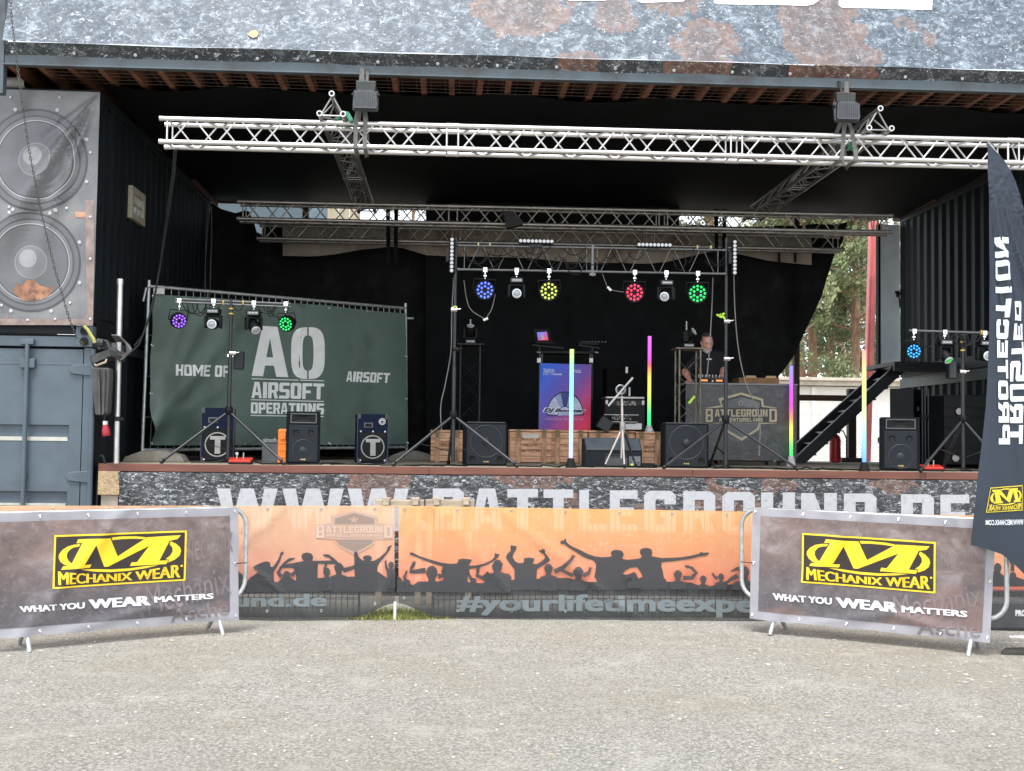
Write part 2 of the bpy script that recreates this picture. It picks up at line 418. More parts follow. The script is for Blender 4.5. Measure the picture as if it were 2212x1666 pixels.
o = st.build('pebbles', [mat('pale_stone', (.55, .53, .48), .8), mat('grey_stone', (.33, .32, .30), .85), mat('tan_stone', (.42, .34, .25), .85),
                         mat('dark_stone', (.10, .09, .08), .85), mat('wood_chip', (.72, .66, .52), .8)], smooth=False); o['kind'] = 'stuff'
# grass along the foot of the fence
gr = MB()
def tuft(x, y, n, h, sp):
    for k in range(n):
        px, py = x + rn.gauss(0, sp), y + rn.gauss(0, sp * .4); hh = h * rn.uniform(.4, 1.1); a = rn.uniform(0, 6.28); l = rn.uniform(0, .06)
        dx, dy = math.cos(a) * .004, math.sin(a) * .004; lx, ly = math.cos(a + 1.5) * l, math.sin(a + 1.5) * l
        gr.add([(px-dx, py-dy, 0), (px+dx, py+dy, 0), (px+lx*.5+dx*.6, py+ly*.5, hh*.6), (px+lx*.5-dx*.6, py+ly*.5, hh*.6), (px+lx, py+ly, hh)], [(0,1,2,3), (3,2,4)], rn.choice([0, 0, 1]))
gp = atz(862, 1334, 0)
tuft(gp.x, gp.y - .05, 700, .05, .16); tuft(gp.x - .2, gp.y - .06, 400, .035, .16); tuft(gp.x + .25, gp.y - .06, 400, .035, .15); tuft(gp.x + .02, gp.y + .2, 500, .08, .2)
for k in range(30): tuft(rn.uniform(-1.9, 2.8), 11.5 + rn.uniform(-.03, .15), 12, .035, .04)
o = gr.build('grass', [mat('grass_green', (.17, .22, .05), .7), mat('grass_dry', (.36, .33, .12), .75)]); o['kind'] = 'stuff'

# ------------------------------------------------------------------ stage floor
XL, XR, XD = -3.838, 7.39, -3.76
stage = thing('stage_platform', 'long wooden stage platform with a red-brown front edge, raised behind the orange crowd banners', 'stage')
d = MB(); n_ = 0
y = YF + .035
while y < 19.3:
    d.bb(XD, XR - .02, y, y + .145, DZ - .03, DZ); y += .15
d.build('deck_boards', mat('weathered_deck', (.33, .29, .22), .8, 0, .25, 3, stretch=(.4, 6, 6), bmp=.2, bscale=20), stage, bevel=.003)
fm = mat('red_brown_edge', (.165, .062, .042), .6, 0, .2, 4, stretch=(.6, 3, 3))
x = XD
for L in (3.55, 2.9, 2.62, 2.2):
    f = MB(); x1 = min(x + L, XR - .03); f.bb(x + .002, x1 - .002, YF - .012, YF + .033, DZ - .078, DZ + .003); f.build('edge_board', fm, stage, bevel=.003); x = x1
osb = mat('osb_board', (.42, .31, .18), .8, 0, .45, 40, stretch=(1, 1, 2.5), bmp=.3, bscale=60)
f = MB(); p0, p1 = at(214, 1018, 12.93), at(259, 1069, 12.93)
f.bb(p0.x, p1.x, 12.90, 12.93, p1.z, DZ - .079); f.build('board_panel', osb, stage, bevel=.002)
p0 = at(219, 1070, 12.95); p1 = at(256, 1070, 12.95)
f = MB(); f.bb(p0.x, p1.x, 12.935, 13.09, 0, p0.z + .1); f.build('corner_post', mat('pale_post', (.36, .32, .26), .8, 0, .2, 6), stage, bevel=.004)
f = MB()
for i in range(9):
    xx = XD + .5 + i * 1.3; f.bb(xx - .06, xx + .06, 13.3, 13.42, 0, DZ - .2)
f.bb(XD, XR - .05, 13.2, 13.5, DZ - .2, DZ - .031); f.build('substructure', wood_dark, stage)

# ------------------------------------------------------------------ rusty stone print used on the two big vinyl banners
def blobs(t, lst, amp):
    c = t.nodes.new('ShaderNodeTexCoord'); ns = N(t, 'ShaderNodeTexNoise', Scale=5.0, Detail=7, Roughness=.62); t.links.new(coords(t), ns.inputs['Vector'])
    def vm(op, a, b_):
        n = N(t, 'ShaderNodeVectorMath', operation=op)
        for i, x in enumerate((a, b_)):
            if hasattr(x, 'node'): t.links.new(x, n.inputs[i])
            else: n.inputs[i].default_value = x
        return n
    d = vm('MULTIPLY', vm('SUBTRACT', ns.outputs['Color'], (.5, .5, .5)).outputs[0], (amp[0], 0, amp[1])).outputs[0]
    p = vm('ADD', c.outputs['Generated'], d).outputs[0]; cur = None
    for gx, gz, rx, rz in lst:
        q = vm('MULTIPLY', vm('SUBTRACT', p, (gx, 0, gz)).outputs[0], (1 / rx, 0, 1 / rz)); l = N(t, 'ShaderNodeVectorMath', operation='LENGTH'); t.links.new(q.outputs[0], l.inputs[0])
        if cur is None: cur = l.outputs['Value']
        else: mn = N(t, 'ShaderNodeMath', operation='MINIMUM'); t.links.new(cur, mn.inputs[0]); t.links.new(l.outputs['Value'], mn.inputs[1]); cur = mn.outputs[0]
    return cur
def stone_print(name, dark, mid, light, rust, rpos, lst=None, amp=(.05, .3), fleck=.585, fs=24, st=1.6, bw=.62):
    m, t, b, o = nodes(name); v = coords(t); v2 = coords(t, (1, 1, st))
    f = noise(t, v2, 7, 9, .72, .8)
    c = ramp(t, f, [(.34, dark), (.52, mid), (.66, light)])
    c = mixc(t, ramp(t, noise(t, v2, fs, 7, .8, .9), [(fleck, 0), (fleck + .04, .9)]), c, (.64, .69, .74))
    c = mixc(t, ramp(t, noise(t, v2, 5, 9, .8, .5), [(.575, 0), (.66, .6)]), c, light)
    c = mixc(t, ramp(t, noise(t, v2, 16, 7, .7, 1.0), [(.33, .8), (.45, 0)]), c, (.022, .024, .028))
    fr = noise(t, v, .62, 5, .42, .15)
    rc = ramp(t, noise(t, v, 15, 6, .7), [(.3, [x * .35 for x in rust]), (.52, rust), (.7, (.45, .27, .19))])
    if lst:
        k = blobs(t, lst, amp); body = mixc(t, ramp(t, k, [(.93, .46), (1.02, 0)]), c, rc)
        c = mixc(t, ramp(t, k, [(.55, 0), (.88, .36), (.97, .40), (1.06, 0)]), body, [min(1, x * 1.45) for x in rust])
        c = mixc(t, ramp(t, noise(t, v2, fs * 1.3, 6, .8, .9), [(fleck + .01, 0), (fleck + .05, .55)]), c, (.62, .60, .58))
    else: c = mixc(t, ramp(t, fr, [(rpos, 0), (rpos + .012, .85)]), c, rc)
    t.links.new(c, b.inputs['Base Color']); b.inputs['Roughness'].default_value = .42
    bump(t, b, noise(t, v, 3, 3), .12, .03)
    return m
TOPB = [(1128, 18, 105, 62), (1330, 30, 40, 45), (1255, 140, 48, 32), (1450, 0, 60, 40), (1520, 95, 66, 58), (1545, 150, 45, 20), (1470, 152, 30, 16), (1775, 60, 96, 92), (1850, 128, 55, 42), (546, 74, 3, 3), (2010, 80, 14, 14), (1960, 52, 20, 16)]
LOWB = [(820, 1060, 62, 75), (1000, 1150, 50, 70), (1150, 1030, 88, 26), (1232, 1120, 26, 60), (1545, 1090, 40, 50), (1600, 1110, 52, 40), (1680, 1055, 40, 12), (1930, 1050, 60, 14), (1400, 1110, 60, 20)]
# banner on the stage front
sb = thing('stage_front_banner', 'wide dark rusty-stone banner with big white web address letters along the stage front', 'banner')
x0, x1 = at(259, 1040, 12.93).x, XR - .1
def sbd(a, b_):
    k = 0.0
    for j, (ang, am) in enumerate(((.95, .03), (.72, .02), (.5, .012))):
        q = (a * math.sin(ang) - (1.0 - b_) * math.cos(ang)) / .085
        k += am * math.exp(-q * q) * max(0, 1 - a / 1.6)
    return -k - .006 * math.sin(a * 2.3 + b_ * 3) - .004 * math.sin(a * 5.1)
zlo = .32
spl = Plane((x0, 12.922, .32), (x1, 12.922, .32), 0, lambda a, b_: -sbd(a, b_))
W_, H_ = x1 - x0, DZ - .085 - .32
fpl0 = Plane((x0, 12.922, .32), (x1, 12.922, .32))
def gen(pl, lst, w_, h_, mu):
    out = []
    for u, v, ru, rv in lst:
        q0, q1, q2 = pl.st(pl(u, v)), pl.st(pl(u + ru, v)), pl.st(pl(u, v - rv)); out.append((q0[0] / w_, q0[1] / h_, abs(q1[0] - q0[0]) / w_, abs(q2[1] - q0[1]) / h_))
    return out
stone_low = stone_print('dark_stone_print', (.010, .011, .013), (.036, .038, .042), (.15, .16, .17), (.17, .082, .055), .56, gen(fpl0, LOWB, W_, H_, 1), (.05, .5), .560, 13, 2.6)
m_ = MB(); m_.grid(lambda s, t: spl.pt(s * W_, t * H_), 220, 16); m_.build('vinyl', stone_low, sb, smooth=True)
lt = MB()
for ch, a0, a1 in (('W', 468, 600), ('W', 610, 743), ('W', 751, 883), ('.', 898, 922), ('B', 935, 1002), ('A', 1016, 1088), ('T', 1096, 1162), ('T', 1174, 1238),
                   ('L', 1251, 1309), ('E', 1317, 1377), ('G', 1391, 1460), ('R', 1476, 1545), ('O', 1560, 1631), ('U', 1644, 1717), ('N', 1730, 1807), ('D', 1822, 1893),
                   ('.', 1909, 1933), ('D', 1946, 2017), ('E', 2031, 2094)):
    vt = 1055.5 + (a0 + a1 - 2120) / 2 * .0135 if a0 > 1000 else 1055.5
    lo = 92
    tr = flat(glyph(ch, a=.36, b=.2 if ch != '.' else .24, cx=.16, cy=.1))
    ink(lt, tr, bil(((a0, vt + lo), (a1, vt + lo), (a1, vt), (a0, vt))), spl, .005, 0, 30)
lt.build('lettering', mat('worn_white_print', (.47, .48, .50), .55, 0, .14, 14, dirt=(.30, .32, .34), dscale=14), sb)
ey = MB()
for i in range(10):
    p = spl.pt(.15 + i * W_ / 10, H_ - .06, .006); ey.tube([p + Vector((math.cos(q) * .016, 0, math.sin(q) * .016)) for q in [k * .785 for k in range(8)]], .004, 5, closed=True)
ey.build('eyelets', galv, sb)

# ------------------------------------------------------------------ shipping containers
def corrugated(mb, p, dirv, n, L, z0, z1, pitch=.28, dep=.036, mat_=0):
    """trapezoid wall from p along dirv, bulging to n"""
    prof, k = [], 0.0
    while k < L - .01:
        for f_, q in ((0, 0), (.07, 0), (.14, dep), (.21, dep)): 
            if k + f_ <= L: prof.append((k + f_, q))
        k += pitch
    prof.append((L, 0)); vs = []
    for s_, q in prof:
        c = p + dirv * s_ + n * q; vs += [(c.x, c.y, z0), (c.x, c.y, z1)]
    mb.add(vs, [(2*i, 2*i+2, 2*i+3, 2*i+1) for i in range(len(prof) - 1)], mat_)
YB = 19.0; Yc = 12.86
def casting(par, x, y, z, sx):
    c = MB(); c.box((x, y, z), (.178, .162, .118)); c.build('corner_casting', steel_blue, par, bevel=.006)
    h = MB(); h.lathe([(.045, 0), (.045, .01)], (x + sx * .005, y - .088, z), (0, -1, 0), 14); h.build('casting_hole', rubber, par)
# lower left: blue-grey doors facing the crowd, dark corrugated side facing the stage
c1 = thing('shipping_container', 'blue-grey shipping container with closed ribbed doors, standing on the ground beside the stage', 'container')
zb, zt = .12, 2.775; xl = XL - 2.43
w_ = MB(); corrugated(w_, Vector((XL - .04, Yc + .16, 0)), Vector((0, 1, 0)), Vector((1, 0, 0)), YB - Yc - .16, zb + .15, zt - .1); w_.build('side_wall', steel_dark, c1)
fr = MB(); fr.bb(xl + .17, XL - .17, Yc + .01, Yc + .14, zt - .115, zt - .005); fr.bb(XL - .03, XL + .005, Yc + .15, YB, zt - .11, zt - .002); fr.bb(XL - .03, XL + .005, Yc + .15, YB, zb, zb + .16)
fr.bb(XL - .09, XL, Yc + .02, Yc + .15, zb, zt - .12); fr.bb(xl, xl + .09, Yc + .02, Yc + .15, zb, zt - .12); fr.bb(xl, XL, Yc + .01, Yc + .15, zb, zb + .15)
fr.bb(xl + .1, XL - .06, Yc + .25, YB, zt - .02, zt + .035); fr.bb(xl, xl + .04, Yc + .2, YB, zb, zt); fr.bb(xl, XL - .05, YB - .05, YB, zb, zt); fr.bb(xl, XL - .05, Yc + .2, YB, zt - .06, zt - .03)
fr.build('frame', steel_blue, c1, bevel=.006)
for cx_ in (XL - .085, xl + .085): casting(c1, cx_, Yc + .07, zt - .057, 1); casting(c1, cx_, Yc + .07, zb + .06, 1)
dy = Yc + .03
def door(x0, x1, hx, sgn):
    dz0, dz1 = zb + .16, zt - .14
    D = MB(); D.bb(x0, x1, dy, dy + .04, dz0, dz1)
    o = None
    # ribs pressed into the sheet: bands that step back with a ledge below
    bands = [(1.67, 1.82), (.96, 1.11), (.36, .48)]
    D = MB(); zc = dz0
    for a, b_ in sorted(bands):
        D.bb(x0, x1, dy, dy + .045, zc, a); zc = b_
    D.bb(x0, x1, dy, dy + .045, zc, dz1)
    D.bb(x0, x0 + .1, dy, dy + .045, dz0, dz1 - .001) if sgn < 0 else D.bb(x1 - .13, x1 - .001, dy + .0005, dy + .045, dz0, dz1 - .001)
    D.bb(x0, x1, dy + .046, dy + .05, dz0, dz1)
    D.bb(x0 + .02, x1 - .02, dy - .004, dy - .0005, dz1 - .17, dz1 - .155)
    o = D.build('door', steel_blue, c1, bevel=.008)
    L = MB()
    for a, b_ in bands: L.bb(x0 + .01, x1 - .14, dy - .006, dy + .044, a - .02, a + .022)
    L.build('rib_ledge', mat('pale_ledge', (.46, .46, .41), .5), o)
    for z_ in (zt - .36, 1.27, .55, .2 + .06) if sgn > 0 else (zt - .36, 1.27, .55):
        h = MB(); h.prism([(hx, dy - .03, z_ + .065), (hx - .20, dy - .03, z_ + .05), (hx - .235, dy - .03, z_ + .02), (hx - .235, dy - .03, z_ - .02), (hx - .20, dy - .03, z_ - .045), (hx, dy - .03, z_ - .065)], (0, .026, 0))
        h.build('hinge', steel_blue, o, bevel=.008)
    return o
hx = at(194, 900, Yc).x
dr = door(XL - 1.21, XL - .1, hx, 1)
h = MB(); h.cyl((hx + .015, dy - .012, zb + .12), (hx + .015, dy - .012, zt - .14), .028, n=12); h.build('hinge_pin', steel_blue, dr)
bx = at(52, 900, Yc - .06).x
b_ = MB(); b_.cyl((bx, dy - .055, zb + .1), (bx, dy - .055, zt - .06), .024, n=12)
b_.box((bx, dy - .05, zt - .07), (.14, .05, .06)); b_.box((bx, dy - .03, zt - .3), (.16, .05, .1)); b_.box((bx, dy - .03, .62), (.16, .05, .09)); b_.box((bx, dy - .03, 1.27), (.05, .05, .06))
b_.build('lock_bar', steel_blue, dr, bevel=.006, smooth=True)
door(xl + .1, XL - 1.22, xl + .3, -1)
# upper left: dark side wall with a small window
c2 = thing('shipping_container', 'dark corrugated container stacked up high, with a small cream-framed window over the stage', 'container')
z0, z1 = 2.80, 5.46
w_ = MB()
wy0, wy1, wz0, wz1 = atx(279, 440, XL).y, atx(307, 440, XL).y, None, None
pa, pb, pc, pd = atx(280, 403, XL), atx(306, 420, XL), atx(306, 492, XL), atx(280, 470, XL)
wy0, wy1 = pa.y, pb.y; wz0, wz1 = (pd.z + pc.z) / 2, (pa.z + pb.z) / 2
corrugated(w_, Vector((XL - .04, Yc + .16, 0)), Vector((0, 1, 0)), Vector((1, 0, 0)), YB - Yc - .16, z0 + .16, z1 - .1); w_.build('side_wall', steel_dark, c2)
fr = MB(); fr.bb(XL - .06, XL + .006, Yc + .15, YB, z0, z0 + .17); fr.bb(XL - .06, XL + .006, Yc + .15, YB, z1 - .11, z1)
fr.bb(xl, XL - .005, Yc + .06, Yc + .14, z0 + .12, z1 - .02); fr.bb(xl, XL + .002, Yc + .02, Yc + .15, z1 - .1, z1 - .003); fr.bb(XL - .1, XL + .002, Yc + .03, Yc + .15, z0 + .12, z1 - .1)
fr.bb(xl, XL - .05, Yc + .2, YB, z1 - .05, z1 - .02); fr.bb(xl, XL - .2, Yc + .05, Yc + .1, z0, z0 + .1); fr.bb(xl, xl + .05, Yc + .2, YB, z0, z1)
fr.build('frame', steel_dark, c2, bevel=.006)
for cx_ in (XL - .085, xl + .085): casting(c2, cx_, Yc + .07, z0 + .03, 1)
q = MB()
for a0, a1, b0, b1 in ((wy0 - .03, wy0 + .05, wz0, wz1), (wy1 - .05, wy1 + .03, wz0, wz1), (wy0 + .05, wy1 - .05, wz0, wz0 + .08), (wy0 + .05, wy1 - .05, wz1 - .08, wz1)):
    q.bb(XL - .01, XL + .045, a0, a1, b0, b1)
wf = q.build('window', mat('cream_frame', (.40, .37, .28), .6), c2, bevel=.004)
q = MB(); q.bb(XL - .01, XL + .012, wy0 + .05, wy1 - .05, wz0 + .08, wz1 - .08); q.build('pane', mat('bright_pane', (.55, .58, .6), .12), wf)
q = MB(); q.bb(XL + .013, XL + .03, wy0 + .05, wy1 - .05, (wz0 + wz1) / 2 - .012, (wz0 + wz1) / 2 + .012); q.bb(XL + .013, XL + .026, (wy0 + wy1) / 2 - .012, (wy0 + wy1) / 2 + .012, wz0 + .08, wz1 - .08); q.build('glazing_bar', MATS['cream_frame'], wf)
# right pair
c3 = thing('shipping_container', 'dark corrugated container stacked up high on the far side, its grey end door swung open', 'container')
w_ = MB(); corrugated(w_, Vector((XR + .04, Yc + .16, 0)), Vector((0, 1, 0)), Vector((-1, 0, 0)), YB - Yc - .16, z0 + .17, z1 - .1); w_.build('side_wall', steel_dark, c3)
fr = MB(); fr.bb(XR - .006, XR + .06, Yc + .15, YB, z0, z0 + .18); fr.bb(XR - .006, XR + .06, Yc + .15, YB, z1 - .11, z1); fr.bb(XR - .002, XR + .1, YB - .15, YB, z0 + .18, z1 - .11)
fr.bb(XR, XR + 2.4, Yc + .02, Yc + .15, z0, z1); fr.bb(XR + .06, XR + 2.4, Yc + .2, YB, z1 - .05, z1 - .02); fr.build('frame', steel_dark, c3, bevel=.006)
p0, p1 = at(1899, 700, YB + .12), at(1951, 700, YB + .12)
D = MB(); D.bb(p0.x, XR + .02, YB + .05, YB + .11, z0 + .05, z1 - .12); o = D.build('door', mat('grey_door', (.70, .79, .86), .5, .1, .15, 2), c3, bevel=.01)
hp = at(1940, 635, YB + .02); h = MB(); h.box((hp.x, YB + .03, hp.z), (.05, .04, .1)); h.cyl((hp.x + .02, YB + .03, hp.z - .04), (hp.x + .03, YB + .01, hp.z - .22), .012); h.cyl((hp.x - .05, YB + .02, hp.z + .03), (hp.x + .06, YB + .02, hp.z), .02); h.build('handle', black_metal, o)
D = MB(); D.bb(p0.x - .05, p0.x - .012, YB + .02, YB + .13, z0 + .05, z1 - .12); D.build('door_seal', rubber, o)
c4 = thing('shipping_container', 'near-black corrugated container at ground level behind the far light stand', 'container')
z0, z1 = .12, 2.78
w_ = MB(); corrugated(w_, Vector((XR + .04, Yc + .16, 0)), Vector((0, 1, 0)), Vector((-1, 0, 0)), YB - Yc - .16, z0 + .16, z1 - .15); w_.build('side_wall', steel_dark, c4)
fr = MB(); fr.bb(XR - .012, XR + .06, Yc + .15, YB, z1 - .16, z1 - .01); fr.bb(XR - .002, XR + .1, YB - .15, YB, z0, z1 - .16); fr.bb(XR, XR + 2.4, Yc + .02, Yc + .15, z0, z1); fr.bb(XR + .02, XR + 2.4, Yc + .2, YB, z1 - .1, z1 + .03)
fr.build('frame', mat('teal_black_paint', (.026, .034, .036), .45, .2, .3, 3), c4, bevel=.006)

# ------------------------------------------------------------------ vinyl print of two loudspeakers on the upper left container
pr = thing('loudspeaker_banner', 'grey vinyl banner printed with two big loudspeaker cones, stretched over the upper container end', 'banner')
bw = XL - .0 - xl + .02; pz0 = at(201, 704, Yc - .04).z; pz1 = at(204, 199, Yc - .04).z
def fold(a, b_):
    # tension folds running from the upper corner near the stage
    q = 0.0; dx, dz = bw - a, (pz1 - pz0) - b_
    r = math.hypot(dx, dz) + 1e-6; th = math.atan2(dz, dx)
    for c_, wd, am in ((1.02, .10, .11), (1.24, .07, .06), (.78, .10, .03)):
        q += am * math.exp(-((th - c_) / wd) ** 2) * min(1, r * 2.2) * math.exp(-max(0, r - 1.2) / .8)
    return q + .008 * math.sin(a * 3 + b_ * 1.3) + .004 * math.sin(b_ * 7 - a * 5)
lp = Plane((xl, Yc - .045, pz0), (xl + 1, Yc - .045, pz0), 0, fold)
def vinyl_print():
    m, t, b, o = nodes('grey_metal_print'); v = coords(t)
    c = ramp(t, noise(t, v, 2.2, 6, .6), [(.3, (.10, .104, .112)), (.55, (.165, .17, .178)), (.75, (.23, .225, .22))])
    c = mixc(t, ramp(t, noise(t, v, 11, 6, .7), [(.58, 0), (.7, .5)]), c, (.30, .20, .15))
    t.links.new(c, b.inputs['Base Color']); b.inputs['Roughness'].default_value = .27; return m
H_ = pz1 - pz0
m_ = MB(); m_.grid(lambda s, t: lp.pt(s * bw, t * H_), 130, 110); m_.build('vinyl', vinyl_print(), pr, smooth=True)
def ring(r0, r1, cu, cv, su=1.0, n=64):
    out = []
    for k in range(n):
        a0, a1 = 2 * math.pi * k / n, 2 * math.pi * (k + 1) / n
        P = lambda r, a: (cu + r * math.cos(a) * su, cv - r * math.sin(a))
        if r0 <= 0: out.append(((cu, cv), P(r1, a0), P(r1, a1)))
        else: out += [(P(r0, a0), P(r1, a0), P(r1, a1)), (P(r0, a0), P(r1, a1), P(r0, a1))]
    return out
tones = [mat('cone_tone_%d' % i, c, .28, 0, .12, 5) for i, c in enumerate(((.065, .068, .075), (.15, .155, .165), (.26, .265, .27), (.115, .12, .128), (.42, .425, .43), (.055, .058, .065)))]
rustp = mat('printed_rust', (.26, .125, .07), .4, 0, .75, 7, dirt=(.05, .04, .035), dscale=16)
for cu, cv, R_ in ((79, 347, 108), (68, 567, 104)):
    c = MB(); off = .004
    for r0, r1, mt in ((.99, 1.03, 5), (.90, .99, 3), (.865, .90, 0), (.80, .865, 1), (.785, .80, 4), (.76, .785, 0), (.34, .76, 3), (.325, .34, 2), (0, .325, 1)):
        ink(c, ring(r0 * R_, r1 * R_, cu, cv), same, lp, off, mt, 14); off += .0006
    ink(c, ring(0, .19 * R_, cu - 6, cv - 8), same, lp, off, 2, 14)
    for k in range(8):
        a = .39 + k * .785; ink(c, ring(0, 4.2, cu + 1.09 * R_ * math.cos(a), cv - 1.09 * R_ * math.sin(a), 1, 10), same, lp, off, 4)
    if cv > 500:
        ink(c, flat([[[(28, 630), (38, 612), (50, 618), (60, 606), (74, 604), (88, 618), (104, 622), (118, 618), (112, 634), (96, 645), (74, 652), (50, 650)]]]), same, lp, off + .001, 6, 14)
    c.build('printed_cone', tones + [rustp], pr)
e = MB()
for u_, v_ in ((24, 388 + 62), (24, 462), (145, 451), (130, 211), (24, 211), (196, 560), (196, 470), (196, 330), (152, 655), (60, 692), (196, 690), (4, 660), (120, 690)):
    p = lp(u_, v_, .006); e.lathe([(.013, 0), (.014, .006), (.007, .009)], p, (0, -1, 0), 10)
e.build('eyelets', galv, pr)
rt = MB(); r5 = R(0, 780, 2.212)
for q in ([(665, 142), (755, 146), (755, 196), (668, 192)],): ink(rt, flat([[[r5(*p) for p in q]]]), same, lp, .006, 0)
ink(rt, flat([[[r5(*p) for p in [(755, 40), (830, 40), (832, 560), (822, 1140), (0, 1140), (0, 1085), (740, 1090), (765, 1050)]]]]), same, lp, .005, 1, 20)
rt.build('printed_rust', [mat('printed_copper', (.46, .25, .16), .45, 0, .3, 10), mat('printed_rust_edge', (.24, .185, .165), .38, 0, .35, 9)], pr)
# ------------------------------------------------------------------ roof over the stage
roof = thing('stage_roof', 'flat timber stage roof with dark red joists and wire netting on its underside', 'roof')
BY = 12.40; RX0, RX1 = at(8, 145, BY).x, XR + 1.2
f = MB(); f.bb(RX0, RX1, BY - .01, BY + .04, 5.552, 5.70); f.bb(RX0, RX1, BY - .035, BY - .0105, 5.552, 5.566); f.build('front_beam', mat('blue_grey_steel', (.075, .098, .112), .5, .1, .15, 4, dirt=(.05, .045, .042), dscale=3), roof, bevel=.003)
f = MB(); f.box((RX0 - .04, BY + .02, 5.9), (.10, .10, 1.3)); f.build('corner_post', MATS['blue_grey_steel'], roof, bevel=.004)
zr = at(1100, 452, 19.2).z
f = MB(); f.bb(XL - .3, XR + .6, 19.2, 19.26, zr, 5.80); f.bb(XL - .3, XL + .05, 17.5, 19.19, 5.40, 5.62); f.bb(XR - .05, XR + .4, 17.5, 19.19, 5.42, 5.62); f.build('rear_beam', wood_dark, roof)
x = RX0 - 1.6; jm = mat('joist_wood', (.20, .085, .045), .7, 0, .5, 6, stretch=(2, .5, 2))
while x < RX1:
    j = MB(); j.bb(x - .032, x + .032, BY + .045, 15.2, 5.62, 5.76); j.build('joist', jm, roof, bevel=.003); x += .313
f = MB(); yy = BY + .05
while yy < 19.3: f.bb(RX0 - 1.7, RX1, yy, yy + .14, 5.765, 5.785); yy += .15
f.build('roof_boards', mat('roof_board_wood', (.075, .03, .02), .75, 0, .4, 3, stretch=(.3, 4, 4)), roof)
f = MB(); f.bb(RX0 - 1.7, RX1, BY + .2, 19.5, 5.80, 5.86); f.build('roof_sheet', black_metal, roof)
f = MB()
for i in range(6): f.cyl((RX0 + .3, BY + .1 + i * .125, 5.607), (RX1, BY + .1 + i * .125, 5.607), .0026, n=4)
x = RX0 + .35
while x < RX1: f.cyl((x, BY + .06, 5.607), (x, 13.16, 5.607), .0026, n=4); x += .157
f.build('wire_netting', mat('rusty_wire', (.16, .12, .10), .6, .5), roof)
p = at(0, 178, 13.3); q = at(56, 178, 13.3)
f = MB(); f.cyl((p.x - 1, 13.3, p.z), (q.x, 13.3, p.z), .062, n=16); f.cyl((q.x - .06, 13.3, p.z), (q.x, 13.3, p.z), .07, n=16)
solo(f, 'drain_pipe', white_paint, 'white drain pipe end under the roof joists, above the loudspeaker banner', 'pipe', smooth=True)
# ceiling cloth
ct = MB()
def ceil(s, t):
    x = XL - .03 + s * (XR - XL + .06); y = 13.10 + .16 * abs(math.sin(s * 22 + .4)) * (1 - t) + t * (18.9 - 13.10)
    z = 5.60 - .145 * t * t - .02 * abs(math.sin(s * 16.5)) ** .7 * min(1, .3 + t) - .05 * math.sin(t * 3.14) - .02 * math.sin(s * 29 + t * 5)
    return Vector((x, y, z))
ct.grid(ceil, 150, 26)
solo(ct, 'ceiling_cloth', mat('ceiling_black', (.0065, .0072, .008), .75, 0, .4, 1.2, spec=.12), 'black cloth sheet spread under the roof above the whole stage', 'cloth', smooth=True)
# rusty stone banner on the roof front
rb = thing('roof_banner', 'huge pale blue rusty-stone banner with cut-off white letters along the roof front', 'banner')
lean = math.radians(14)
tp = Plane((RX0 + .02, BY - .095, 5.775), (RX1, BY - .095, 5.775), lean, lambda a, b_: .006 * math.sin(a * 1.9) + .004 * math.sin(a * 6 + b_ * 4) + .02 * math.exp(-((a - b_ * .6) / .12) ** 2) * math.exp(-b_ * 2))
Wt = RX1 - RX0 - .02
tp0 = Plane((RX0 + .02, BY - .095, 5.775), (RX1, BY - .095, 5.775), lean); gt = gen(tp0, TOPB, Wt, 2.1, 1)
TC = ((.040, .056, .078), (.092, .122, .155), (.31, .37, .43), (.175, .108, .082))
stone_top = stone_print('blue_stone_print', *TC, .565, gt, (.05, .20), .578, 15, 1.5)
shaded_hem = stone_print('shaded_hem_print', (.010, .012, .015), (.026, .032, .038), (.13, .15, .17), (.19, .075, .04), .565, [(g[0], .5, g[2] * .8, 9) for g in gt if g[1] - g[3] < .06], (.03, .1), .578, 15, 1.5)  # same print as the sheet above, with the fold's shade put into its colours
m_ = MB(); m_.grid(lambda s, t: tp.pt(s * Wt, t * 2.1), 200, 24); m_.build('vinyl', stone_top, rb, smooth=True)
m_ = MB(); m_.grid(lambda s, t: Vector((RX0 + .02 + s * Wt, BY - .092 + .084 * (1 - t) + .003 * math.sin(s * 60), 5.772 - .115 * (1 - t) + .004 * math.sin(s * 37))), 160, 3); m_.build('lower_hem', shaded_hem, rb, smooth=True)
lt = MB()
for pts in ([(1224, -60), (1310, -60), (1308, 2), (1228, 2)], [(1376, -60), (1478, -60), (1478, 4), (1470, 6), (1384, 6), (1376, 2)],
            [(1542, -60), (1768, -60), (1768, 2), (1756, 10), (1740, 13), (1546, 10), (1542, 6)], [(1812, -60), (2016, -60), (2013, 21.5), (1820, 17), (1812, 12)]):
    ink(lt, flat([[pts]]), same, tp, .006, 0, 40)
lt.build('lettering', mat('bright_white_print', (.86, .87, .88), .5), rb)
e = MB()
for i in range(17):
    xx = RX0 + .1 + i * .63; e.lathe([(.017, 0), (.018, .006), (.008, .008)], (xx, BY - .047, 5.685), (0, -1, -.45), 8)
e.build('eyelets', galv, rb)
# yellow leaf stuck on the banner
lf = MB(); ink(lf, flat([[[(535, 76), (541, 68), (552, 65), (559, 72), (556, 80), (546, 83)]]]), same, tp, .012, 0)
solo(lf, 'dry_leaf', mat('tan_leaf', (.55, .40, .24), .7), 'single tan dry leaf stuck on the pale roof banner', 'leaf', solid=.002)

